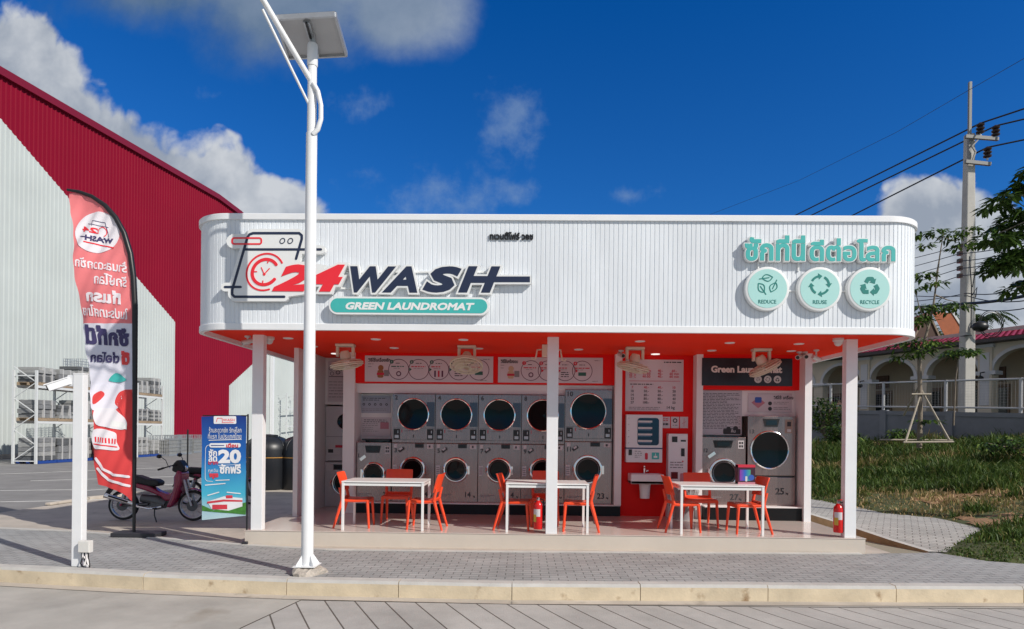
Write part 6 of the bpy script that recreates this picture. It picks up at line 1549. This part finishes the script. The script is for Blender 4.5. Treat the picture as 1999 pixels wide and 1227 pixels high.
f0, f1 = on_line(WA, AD, AN, 1590, 751)[1], on_line(WA, AD, AN, 1995, 739)[1]
fposts = [on_line(WA, AD, AN, px, 780)[0] for px in (1622, 1727, 1856, 1993)]
st2 = (fposts[0] - fposts[3]) / 3; fps = [fposts[3] + st2 * k for k in range(-3, 10)]
for nm, dz in (('rail', 0.0), ('rail', None)):
    mb = MB(); za = [(ftop(s) if dz is not None else wtop(s) + .17) for s in (S0, S1)]; A, B_ = WA + AD * S0, WA + AD * S1
    mb.tube([(A.x, A.y, za[0]), (B_.x, B_.y, za[1])], .036, FW, 8); mb.build(nm, fe)
for s in fps:
    if S0 < s < S1: mb = MB(); p = WA + AD * s; mb.cyl((p.x, p.y, wtop(s)), (p.x, p.y, ftop(s) + .04), .055, FW, n=10); mb.build('post', fe)
mb = MB(); s = S0
while s < 26:
    p = WA + AD * s; a, b = wtop(s) + .17, ftop(s); mb.beam((p.x, p.y, a), (p.x, p.y, b), .004, .004, FMESH); s += .12
for k in range(1, 10):
    A, B_ = WA + AD * S0, WA + AD * 26; u_ = k / 10; mb.beam((A.x, A.y, wtop(S0) + .17 + (ftop(S0) - wtop(S0) - .17) * u_), (B_.x, B_.y, wtop(26) + .17 + (ftop(26) - wtop(26) - .17) * u_), .004, .004, FMESH)
mb.build('mesh', fe)
# arcade building
AP = latfwd(.556 * 36, 36); ar = thing('arcade_building', 'long beige arcade with rounded arches, pilasters and a raspberry tiled roof', 'building', (AP.x, AP.y, 0))
AZ = 2.0
def aon(px, py): return on_line(AP, AD, AN, px, py)
ze = aon(1695, 690)[1]; zi = aon(1695, 741)[1]
BEI = mat('beige_render', (.66, .57, .45), .8, var=.08, scale=.8); TRIMB = mat('arch_trim', (.60, .59, .60), .7); DARKW = mat('dark_recess', (.10, .09, .085), .7, var=.3, scale=.6)
cols = [aon(px, 745)[0] for px in (1925, 1800, 1690)]; pit = (cols[2] - cols[0]) / 2
AS = [cols[0] + pit * k for k in range(-5, 12)]
hp = pit * .10
opens = []
out = [ccw([(AS[0], AZ - .5), (AS[-1], AZ - .5), (AS[-1], ze), (AS[0], ze)])]
for a, b in zip(AS, AS[1:]):
    x0, x1 = a + hp, b - hp; cx = (x0 + x1) / 2; r_x = (x1 - x0) / 2; r_z = (ze - zi) * .66
    op = [(x0, AZ - .4), (x1, AZ - .4), (x1, zi)] + [(cx + r_x * cos(pi * k / 16), zi + r_z * sin(pi * k / 16)) for k in range(1, 16)] + [(x0, zi)]
    opens.append((x0, x1, cx, r_x, r_z)); out.append(ccw(op)[::-1])
amap = lambda s, z, n: tuple((AP + AD * s + AN * (-n)) + Vector((0, 0, z)))
P, T = fill(out); mb = MB()
nP = len(P); E = {}
for tt in T:
    for i in range(3): E[(tt[i], tt[(i + 1) % 3])] = 1
mb.add([amap(p[0], p[1], 0) for p in P] + [amap(p[0], p[1], .45) for p in P], [t_[::-1] for t_ in T] + [(a, b, b + nP, a + nP) for (a, b) in E if (b, a) not in E], BEI); mb.build('wall', ar)
for (x0, x1, cx, r_x, r_z) in opens:
    mb = MB(); pts = [(cx + (r_x + .06) * cos(pi * k / 18), zi + (r_z + .06) * sin(pi * k / 18)) for k in range(19)]
    q = stroke(pts, .16, caps=False); mb.plate(q, -.05, .0, TRIMB, mapf=amap); mb.build('arch_trim', ar)
for i, s in enumerate(AS):
    mb = MB(); A = [amap(s + a, z, n) for z in (zi - .18, zi) for n in (-.12, .5) for a in (-hp * 1.5, hp * 1.5)]
    mb.add(A, [(0, 1, 3, 2), (4, 6, 7, 5), (0, 4, 5, 1), (2, 3, 7, 6), (1, 5, 7, 3), (0, 2, 6, 4)], TRIMB); mb.build('capital', ar)
    if i % 2 == 1:
        mb = MB()
        for (w_, n_, z0, z1) in ((.30, -.10, AZ - .4, ze - .35), (.20, -.14, AZ + 1.2, ze - .6), (.38, -.16, ze - .35, ze - .2)):
            A = [amap(s + a, z, n) for z in (z0, z1) for n in (n_, .0) for a in (-w_, w_)]; mb.add(A, [(0, 1, 3, 2), (4, 6, 7, 5), (0, 4, 5, 1), (2, 3, 7, 6), (1, 5, 7, 3), (0, 2, 6, 4)], BEI if n_ > -.13 else TRIMB)
        mb.build('pilaster', ar)
        mb = MB(); c = Vector(amap(s, zi - .35, -.45)); mb.ball(c, .14, BLACK, 1, 1, .8, 10); mb.tube([c, c + Vector((0, 0, .25)), Vector(amap(s, zi - .05, -.1))], .03, BLACK, 6); mb.build('wall_lantern', ar)
# inner wall of the arcade with doors
mb = MB(); A = [amap(s, z, 3.2) for s in (AS[0], AS[-1]) for z in (AZ - .5, ze)]; mb.add(A, [(0, 1, 3, 2), (2, 3, 1, 0)], mat('arcade_inner', (.52, .43, .32), .8, var=.1, scale=.7)); mb.build('inner_wall', ar)
mb = MB(); A = [amap(s, ze - .05, n) for s in (AS[0], AS[-1]) for n in (.0, 3.2)]; mb.add(A, [(0, 1, 3, 2)], BEI); mb.build('ceiling', ar)
DG = mat('shop_glass', (.02, .03, .032), .12); DW = mat('door_frame', (.22, .15, .10), .6)
for k, (x0, x1, cx, r_x, r_z) in enumerate(opens):
    mb = MB(); w_ = r_x * (.8 if k % 2 else .62)
    mb.plate([rect(cx - w_, cx + w_, AZ - .1, AZ + 2.4)], 3.1, 3.19, DW, mapf=amap); dr = mb.build('door', ar)
    mb = MB(); mb.plate([rect(cx - w_ + .1, cx - .05, AZ, AZ + 2.2), rect(cx + .05, cx + w_ - .1, AZ, AZ + 2.2)], 3.06, 3.09, DG, mapf=amap); mb.build('pane', dr)
    if k % 2: mb = MB(); mb.plate([rect(cx - w_ * .8, cx + w_ * .8, AZ + 2.55, AZ + 3.3)], 3.1, 3.19, mat('shop_board', (.13, .07, .04), .6, var=.6, scale=3), mapf=amap); mb.build('name_board', ar)
# roof: rows of tiles
RT = mat('raspberry_tile', (.36, .035, .075), .5, var=.14, scale=5)
zr = aon(1995, 632)[1]; mb = MB(); N_ = 7; vs = []; L0, L1 = AS[0] - .6, AS[-1] + .6
xs = np.arange(L0, L1, .13)
for i in range(N_ + 1):
    for lip in (0, 1):
        u_ = i / N_; n = -.75 + 4.0 * u_; z = ze - .05 + (zr - ze + .2) * 1.05 * u_ - (0 if lip == 0 else -.05)
        for j, s in enumerate(xs): vs.append(amap(s, z + (.04 if j % 2 else 0), n - (.0 if lip == 0 else .02)))
K = len(xs); fs = []
for i in range(2 * N_ + 1):
    for j in range(K - 1): fs.append((i * K + j, i * K + j + 1, (i + 1) * K + j + 1, (i + 1) * K + j))
mb.add(vs, fs, RT); mb.build('roof', ar)
mb = MB(); A = [amap(s, z, n) for s in (L0, L1) for n, z in ((-.78, ze - .18), (-.78, ze - .03), (.0, ze - .18), (.0, ze - .03))]; mb.add(A, [(0, 1, 5, 4), (1, 3, 7, 5), (0, 4, 6, 2), (0, 2, 3, 1), (4, 5, 7, 6)], mat('soffit_dark', (.07, .06, .06), .7)); mb.build('eave_board', ar)
zr2 = ze - .05 + (zr - ze + .2) * 1.05
mb = MB(); A = [amap(s, z, n) for s in (L0, L1) for n, z in ((3.1, zr2 - .3), (3.1, zr2 + .22), (3.5, zr2 - .3), (3.5, zr2 + .22))]; mb.add(A, [(0, 1, 5, 4), (1, 3, 7, 5), (2, 6, 7, 3), (0, 2, 3, 1), (4, 5, 7, 6)], mat('parapet_cream', (.5, .47, .42), .7)); mb.build('parapet', ar)
# gabled orange roof behind
hp0 = atd(1822, 690, 58); hs = thing('gabled_house', 'house with steep orange gabled roof behind the arcade', 'house', (hp0.x, hp0.y, 2))
g = lambda px, py, d=58: atd(px, py, d)
OR = mat('orange_tile', (.36, .085, .02), .6, var=.2, scale=2); mb = MB()
a, b, c = g(1782, 662), g(1836, 662), g(1812, 608); off = FWD * 7 + RGT * 1.0
mb.add([a, c, c + off, a + off], [(0, 1, 2, 3)], OR); a2, b2, c2 = g(1828, 655, 57), g(1868, 652, 57), g(1842, 607, 57); mb.add([b, c, c + off, b + off], [(3, 2, 1, 0)], OR); mb.build('roof', hs)
mb = MB(); mb.add([a, b, c], [(0, 1, 2)], mat('gable_brown', (.07, .03, .018), .7)); mb.build('gable', hs)
mb = MB(); mb.add([c + RGT * .3, c + RGT * 2.2 + Vector((0, 0, -.1)), b + RGT * 2.6, b + RGT * .6], [(0, 3, 2, 1)], OR); mb.build('side_roof', hs)
mb = MB(); mb.beam(c + RGT * 2.2, b + RGT * 2.7, .12, .2, TRIMB); mb.beam(c - FWD * .05, a - FWD * .05, .1, .15, DW); mb.beam(c - FWD * .05, b - FWD * .05, .1, .15, DW); mb.build('barge_board', hs)
mb = MB(); A = [a + Vector((0, 0, -.05)), b + RGT * 2.4, b + RGT * 2.4 + off, a + off]; vs = [(p.x, p.y, z) for p in A for z in (0.5, a.z - .05)]; mb.add(vs, [(0, 2, 3, 1), (2, 4, 5, 3), (4, 6, 7, 5), (6, 0, 1, 7)], BEI); mb.build('wall', hs)
# person behind the fence
pp_ = AP + AD * aon(1691, 780)[0] + AN * 2.2
SKIN = mat('skin', (.42, .22, .14), .6); TOP_ = mat('peach_top', (.55, .28, .2), .8); TRO = mat('dark_trousers', (.03, .03, .04), .8); HAIR = mat('black_hair', (.012, .01, .01), .6)
pt = thing('person', 'person in a peach top standing behind the mesh fence', 'person', (pp_.x, pp_.y, AZ))
def skin_body(name, J, Ed, par, m, base=0):
    me = bpy.data.meshes.new(name); me.from_pydata([j[:3] for j in J], Ed, []); me.materials.append(m); o = bpy.data.objects.new(name, me); COL.objects.link(o); o.parent = par
    s = o.modifiers.new('skin', 'SKIN'); 
    if not me.skin_vertices: me.attributes.new('skin', 'FLOAT', 'POINT')
    for i, j in enumerate(J): me.skin_vertices[0].data[i].radius = (j[3], j[3] * (j[4] if len(j) > 4 else 1))
    me.skin_vertices[0].data[base].use_root = True; ss = o.modifiers.new('sub', 'SUBSURF'); ss.levels = 1; ss.render_levels = 2; s.use_smooth_shade = True
    return o
J = [(0, 0, .95, .13, .8), (0, 0, 1.15, .13, .8), (0, 0, 1.38, .16, .7), (0, 0, 1.50, .055), (0, 0, 1.62, .085, 1.1), (.20, 0, 1.38, .055), (.25, .03, 1.10, .042), (.22, -.10, .88, .03), (-.20, 0, 1.38, .055), (-.25, .02, 1.10, .042), (-.24, -.06, .85, .03), (.09, 0, .90, .09), (.10, -.02, .48, .06), (.10, .02, .07, .045), (-.09, 0, .90, .09), (-.11, .0, .48, .06), (-.11, .03, .07, .045), (0, -.01, 1.72, .06)]
skin_body('body', J, [(0, 1), (1, 2), (2, 3), (3, 4), (4, 17), (2, 5), (5, 6), (6, 7), (2, 8), (8, 9), (9, 10), (0, 11), (11, 12), (12, 13), (0, 14), (14, 15), (15, 16)], pt, SKIN)
mb = MB(); mb.lathe([(.15, .95), (.155, 1.1), (.19, 1.36), (.12, 1.46), (.07, 1.49)], (pp_.x, pp_.y, AZ), (0, 0, 1), TOP_, 18); mb.build('top', pt, smooth=60)
mb = MB(); mb.ball((pp_.x, pp_.y + .015, AZ + 1.69), .115, HAIR, .95, 1.05, .9); mb.build('hair', pt, smooth=60)
mb = MB()
for sx in (-1, 1): mb.tube([(pp_.x + sx * .09, pp_.y, AZ + .98), (pp_.x + sx * .10, pp_.y - .01, AZ + .5), (pp_.x + sx * .105, pp_.y + .02, AZ + .06)], [.115, .085, .07], TRO, 10)
mb.build('trousers', pt, smooth=60)

# ================================================================== UTILITY POLE AND WIRES
UD = 25.6; ub = atd(1887, 805, UD); UPM = mat('concrete_pole', (.50, .48, .44), .85, var=.12, scale=2, bump=.004)
up = thing('utility_pole', 'tall square concrete utility pole with insulators behind the boundary wall', 'utility pole', (ub.x, ub.y, 1.2)); zt_ = atd(1887, 262, UD).z; zl = atd(1887, 500, UD).z
mb = MB(); vs = []
for z, w_ in ((1.2, .215), (zl, .185), (zt_, .14)):
    vs += [(ub.x + a * w_, ub.y + b * w_, z) for a, b in ((-1, -1), (1, -1), (1, 1), (-1, 1))]
mb.add(vs, [(i * 4 + j, i * 4 + (j + 1) % 4, (i + 1) * 4 + (j + 1) % 4, (i + 1) * 4 + j) for i in range(2) for j in range(4)] + [(8, 9, 10, 11)], UPM); mb.build('shaft', up, bevel=.03)
ARMM = mat('pole_ironwork', (.27, .27, .26), .7, metal=.2)
mb = MB(); mb.beam((ub.x - .10, ub.y - .16, zt_ - 1.2), (ub.x - .10, ub.y - .16, atd(1883, 164, UD).z), .10, .10, ARMM); mb.build('top_rod', up)
def arm(px0, px1, py): a, b = atd(px0, py, UD - .3), atd(px1, py + 5, UD - .3); mb = MB(); mb.beam(a, b, .11, .13, ARMM); mb.build('crossarm', up); return a, b
arm(1885, 1949, 266); arm(1885, 1934, 315)
mb = MB(); mb.beam(atd(1899, 313, UD - .3), atd(1905, 296, UD - .3), .05, .05, ARMM); mb.beam(atd(1905, 296, UD - .3), atd(1898, 285, UD - .3), .05, .05, ARMM); mb.beam(atd(1898, 285, UD - .3), atd(1910, 272, UD - .3), .05, .05, ARMM); mb.build('brace', up)
INS = mat('insulator_brown', (.03, .014, .012), .2); tops = []
for px, py in ((1914, 265), (1944, 270), (1928, 312)):
    p = atd(px, py, UD - .3); mb = MB(); mb.cyl(p, p + Vector((0, 0, .1)), .04, STEELM); mb.build('pin', up)
    mb = MB(); pr = [(.05, .08)]
    for k in range(3): pr += [(.14, .12 + k * .14), (.15, .17 + k * .14), (.07, .21 + k * .14)]
    pr += [(.06, .52), (.001, .53)]; mb.lathe(pr, p, (0, 0, 1), INS, 16); mb.build('insulator', up, smooth=50); tops.append(p + Vector((0, 0, .5)))
mb = MB()
for k in range(5): p = atd(1875, 480 + k * 14.5, UD - .3); mb.box(p.x - .09, p.x + .05, p.y - .08, p.y + .08, p.z - .08, p.z + .08, INS)
mb.build('spool_insulator', up)
mb = MB(); bx_ = atd(1914, 637, UD - .6); mb.ball(bx_, .3, BLACK, 1, .8, .7); mb.beam(atd(1880, 655, UD - .28), atd(1893, 655, UD - .28), .3, .02, BLACK); mb.build('splice_box', up, smooth=50)
mb = MB(); c = atd(1935, 632, UD - .4)
for r_ in (.42, .48): mb.tube([c + Vector((r_ * cos(2 * pi * k / 24), 0, r_ * 1.1 * sin(2 * pi * k / 24))) for k in range(24)], .018, BLACK, 5, closed=True)
mb.tube([atd(1893, 500, UD - .4), atd(1897, 560, UD - .4), atd(1896, 640, UD - .4)], .02, BLACK, 5); mb.tube([atd(1899, 560, UD - .4), atd(1905, 525, UD - .5), atd(1925, 515, UD - .8)], .018, BLACK, 5); mb.tube([atd(1898, 576, UD - .4), atd(1908, 560, UD - .4), atd(1905, 580, UD - .4)], .02, BLACK, 5); mb.build('cable_loop', up, smooth=60)
WIRE = mat('wire_black', (.012, .013, .016), .6)
def wire(label, pts, r, group, n=14, sag=0.0):
    P_ = []
    for a, b in zip(pts, pts[1:]):
        for k in range(n): u_ = k / n; p = a + (b - a) * u_; P_.append(p - Vector((0, 0, sag * 4 * u_ * (1 - u_))))
    P_.append(pts[-1]); mb = MB(); mb.tube(P_, r, WIRE, 5); o = mb.build('power_line'); tag(o, label, 'cable', group)
for i, (tp, l, rr_, lab) in enumerate(zip(tops, ((1555, 419), (1580, 422), (1655, 425)), ((2060, 192), (2060, 218), (2060, 260)), ('topmost thick wire through the outer insulators', 'middle thick wire running below the topmost one', 'lowest thick wire through the single lower insulator'))):
    hgt = tp.z - CAM_H
    def lv(px, py): d = ray(px, py); return Vector((0, 0, CAM_H)) + d * (hgt / d.z)
    a, b = lv(*l), lv(*rr_); wire(lab, [a + (a - tp) * 2, a, tp, b, b + (b - tp) * 4], .034, 'power lines over the street')
k0 = atd(1884, 166, UD); dL = [(1385, 419, 46), (1560, 352, 40), (1750, 258, 32), (1884, 180, 25.6), (1999, 114, 21.5), (2150, 20, 17)]
wire('faint thin wire highest over the street', [atd(*q) for q in dL], .010, 'power lines over the street', 6)
for k in range(5):
    y0 = 480 + k * 14.5; wire(f'{("highest", "second", "third", "fourth", "lowest")[k]} of five thin wires on the pole spools', [atd(1640, y0 + 52 + k * 4, 48), atd(1875, y0, UD - .35), atd(2080, y0 - 42 - k * 2, 17)], .016, 'thin wires on the pole spools', 8, .12)
wire('thick black cable bundle crossing low at the utility pole', [atd(1690, 598, 44), atd(1887, 592, UD - .4), atd(2080, 558, 17)], .055, 'low cables at the pole', 8, .1)
for k, (a, b, c_) in enumerate(((585, 572, 530), (606, 599, 580), (560, 577, 570))): wire(f'{("slack cable just over the black bundle", "slack cable just under the black bundle", "slanting slack cable beside the black bundle")[k]}', [atd(1690, a, 44), atd(1889, b, UD - .4), atd(2080, c_, 17)], .018, 'low cables at the pole', 8, .25)

# ================================================================== TREES AND SHRUBS
LEAF = [leafmat('leaf_green', (.085, .155, .028), rough=.4), leafmat('leaf_dark', (.03, .06, .012), rough=.4), leafmat('leaf_light', (.17, .24, .05), rough=.4)]
BARK = mat('bark', (.22, .18, .14), .9, var=.3, scale=9, bump=.01)
def leaf(mb, p, d, l, w, m):
    d = d.normalized(); s = d.cross(Vector((0, 0, 1)))
    if s.length < .05: s = Vector((1, 0, 0))
    s.normalize(); n = s.cross(d); tip = p + d * l; dr = Vector((0, 0, -l * .18))
    vs = [p, p + d * l * .35 + s * w * .5 + n * w * .12, p + d * l * .35 + dr * .2, p + d * l * .35 - s * w * .5 + n * w * .12, p + d * l * .72 + s * w * .36 + dr * .5, p + d * l * .72 + dr * .6, p + d * l * .72 - s * w * .36 + dr * .5, tip + dr]
    mb.add(vs, [(0, 1, 2), (0, 2, 3), (1, 4, 5, 2), (2, 5, 6, 3), (4, 7, 5), (5, 7, 6)], m)
def whorl(mb, c, rad, n, l, r, flat=.22, mix=(5, 4, 2)):
    """A flat, drooping tier of leaves round a twig end."""
    for k in range(n):
        a = r.uniform(0, 2 * pi); q = rad * r.uniform(.1, 1) ** .7; p = c + Vector((q * cos(a), q * sin(a), r.uniform(-flat, flat * .6) * rad - .25 * q))
        d = Vector((cos(a + r.uniform(-.9, .9)), sin(a + r.uniform(-.9, .9)), r.uniform(-.7, .25)))
        leaf(mb, p, d, l * r.uniform(.6, 1.2), l * r.uniform(.3, .42), r.choices(LEAF, mix)[0])
def sapling(name, label, base, limbs, tiers, leafl, seed, trunk_r=.07, group=None, dens_=1.0, mix=(5, 4, 2)):
    r = random.Random(seed); t = thing(name, label, 'tree', base, group=group); mb = MB()
    for pts, ra, rb in limbs:
        n = len(pts); mb.tube(pts, [ra + (rb - ra) * k / (n - 1) for k in range(n)], BARK, 8)
    mb.build('trunk', t, smooth=60); mb = MB()
    for c, rad, n in tiers:
        whorl(mb, c, rad * .82, int(n * dens_), leafl, r, mix=mix)
    mb.build('crown', t); return t
TD = 19.5; T_ = lambda px, py, dd=0: atd(px, py, TD + dd)
tb = T_(1795, 872)
limbs = [([T_(1795, 874), T_(1797, 800), T_(1796, 740), T_(1795, 694)], .075, .055), ([T_(1795, 696), T_(1804, 670), T_(1812, 640), T_(1822, 600), T_(1826, 570), T_(1835, 500), T_(1842, 455)], .05, .012), ([T_(1793, 696), T_(1782, 672, .2), T_(1770, 640, .4)], .04, .012), ([T_(1798, 694), T_(1815, 684, -.3), T_(1840, 676, -.5)], .03, .01), ([T_(1826, 575), T_(1850, 585, .3), T_(1872, 590, .4)], .022, .008), ([T_(1812, 640), T_(1795, 600, -.4), T_(1788, 570, -.5)], .022, .008), ([T_(1835, 500), T_(1826, 545), T_(1815, 540)], .014, .006), ([T_(1840, 470), T_(1825, 462), T_(1812, 455)], .012, .006), ([T_(1841, 462), T_(1862, 470), T_(1885, 466)], .012, .006)]
tiers = [(T_(px, py, dd), rad, n) for px, py, dd, rad, n in ((1800, 455, 0, .28, 40), (1826, 448, .1, .35, 60), (1806, 475, 0, .28, 36), (1860, 455, 0, .45, 80), (1888, 445, .1, .42, 70), (1880, 474, -.2, .5, 70), (1912, 470, 0, .35, 40), (1806, 532, 0, .42, 70), (1826, 548, 0, .35, 50), (1790, 560, -.5, .3, 40),
         (1800, 596, 0, .55, 110), (1838, 592, .2, .6, 120), (1872, 592, .3, .55, 100), (1796, 615, -.2, .5, 80), (1790, 625, -.3, .4, 60), (1760, 668, .3, .45, 60), (1788, 660, .2, .6, 100), (1816, 664, -.3, .55, 90), (1842, 664, 0, .4, 50), (1800, 680, -.2, .5, 80), (1776, 690, .2, .4, 50), (1758, 692, .3, .35, 30), (1866, 681, -.3, .45, 60), (1893, 684, -.3, .4, 45), (1796, 818, -.1, .3, 30), (1822, 818, -.3, .3, 26), (1806, 855, -.4, .3, 22))]
sapling('staked_sapling', 'slender staked sapling with drooping leaf tiers on the grass bank', tb, limbs, tiers, .21, 3, dens_=.85)
stk = thing('tree_stakes', 'tripod of bamboo stakes tied round the sapling trunk', 'stakes', tb); BAM = mat('bamboo', (.36, .31, .24), .7, var=.2, scale=6)
for a, b in (((1768, 862, -.7), (1798, 768, 0)), ((1853, 858, -.7), (1800, 762, 0)), ((1765, 810, 1.2), (1795, 752, .1))): mb = MB(); mb.cyl(T_(*a), T_(*b), .035, BAM, .026, 8); mb.build('stake', stk)
for a, b in (((1764, 863, -.72), (1862, 862, -.72)), ((1718, 858, .6), (1860, 859, .2)), ((1780, 769, -.1), (1818, 769, -.1))): mb = MB(); mb.cyl(T_(*a), T_(*b), .028, BAM, .028, 8); mb.build('cross_stake', stk)
# thin second sapling behind
t2b = atd(1862, 800, 23); sapling('thin_sapling', 'thin bare sapling stem with one small leaf tier beside the utility pole', atd(1862, 830, 23), [([atd(1862, 830, 23), atd(1866, 740, 23), atd(1873, 690, 23)], .03, .015)], [(atd(1868, 683, 23), .5, 60), (atd(1892, 680, 23), .45, 50), (atd(1850, 690, 23), .35, 30)], .26, 8)
# leafy tree at the right edge; backlit shade is put into its leaf colours
ND = 11.0; N_ = lambda px, py, dd=0: atd(px, py, ND + dd)
tb2 = N_(2110, 960)
lim2 = [([N_(2110, 975), N_(2105, 700), N_(2098, 500), N_(2090, 330)], .10, .03), ([N_(2098, 520), N_(2040, 480), N_(1985, 500)], .03, .008), ([N_(2095, 440), N_(2030, 420), N_(1950, 455)], .03, .008), ([N_(2092, 380), N_(2040, 370), N_(1960, 390)], .03, .008), ([N_(2100, 560), N_(2040, 550), N_(1985, 560)], .03, .008), ([N_(2092, 400), N_(2050, 395), N_(2000, 420)], .02, .008)]
ti2 = []
r_ = random.Random(12)
for (x0, y0, x1, y1, n) in ((1935, 402, 2010, 350, 5), (1928, 460, 2010, 405, 6), (1945, 470, 2015, 440, 5), (1935, 520, 2005, 480, 6), (1945, 500, 2010, 520, 5), (1985, 555, 2020, 545, 3), (2020, 330, 2090, 300, 4), (2030, 420, 2100, 460, 6), (2030, 520, 2100, 500, 5)):
    for k in range(n): u_ = (k + .5) / n; ti2.append((N_(x0 + (x1 - x0) * u_, y0 + (y1 - y0) * u_ + r_.uniform(-6, 6), r_.uniform(-.5, .5)), r_.uniform(.20, .32), 46))
sapling('leafy_tree', 'dark leafy tree reaching in from the edge before the power lines', tb2, lim2, ti2, .17, 5, dens_=1.4, mix=(2, 8, 0))
# palm beyond the pole
pd = 48; pb_ = atd(1925, 680, pd); t = thing('palm_tree', 'small palm crown showing above the raspberry roof', 'tree', (pb_.x, pb_.y, 2)); mb = MB(); mb.cyl((pb_.x, pb_.y, 2), atd(1925, 622, pd), .2, BARK, .14); mb.build('trunk', t); mb = MB(); c = atd(1925, 618, pd); r_ = random.Random(2)
for k in range(16):
    a = 2 * pi * k / 16 + r_.uniform(-.2, .2); e_ = r_.uniform(.1, .9); L_ = r_.uniform(1.3, 1.9)
    for q in range(12):
        u_ = q / 12; p = c + Vector((cos(a) * L_ * u_, sin(a) * L_ * u_, L_ * (e_ * u_ - 1.1 * u_ * u_)))
        for sgn_ in (-1, 1): leaf(mb, p, Vector((cos(a + sgn_ * .9), sin(a + sgn_ * .9), -.5)), .55, .09, LEAF[1])
mb.build('crown', t)
t = thing('tree', 'dark bushy tree top behind the orange gabled roof', 'tree', atd(1880, 690, 62)); mb = MB(); mb.cyl(atd(1880, 720, 62), atd(1880, 640, 62), .3, BARK); mb.build('trunk', t); mb = MB(); r_ = random.Random(4)
for k in range(16): whorl(mb, atd(1880 + r_.uniform(-32, 30), 640 + r_.uniform(-26, 24), 62 + r_.uniform(-1, 1)), .9, 50, .5, r_, .8)
mb.build('crown', t)
def shrub(label, px, py, d, w, h, n, ll, seed):
    r = random.Random(seed); c = atd(px, py, d); t = thing('shrub', label, 'shrub', c, group='shrubs along the boundary wall'); mb = MB(); mb2 = MB()
    for k in range(n // 26):
        a = r.uniform(0, 2 * pi); q = w * r.random() ** .5; tip = c + Vector((q * cos(a), q * sin(a), h * r.uniform(.35, 1))); mb2.tube([c, (c + tip) / 2 + Vector((0, 0, h * .1)), tip], .012, BARK, 4)
        whorl(mb, tip, w * .35, 26, ll, r, .9)
    mb2.build('stem', t); mb.build('foliage', t)
shrub('dark tall weed clump behind the end column of the shop', 1612, 856, 22, .75, 1.4, 900, .2, 1)
shrub('low dark shrub at the foot of the wall near the edge of the photo', 1978, 878, 17, .6, .34, 420, .18, 2)
shrub('second low shrub at the foot of the wall behind the sapling', 1756, 856, 24, .55, .35, 260, .2, 3)
shrub('leafy weeds on the bank between column and sapling', 1640, 862, 20, .5, .55, 360, .2, 4)
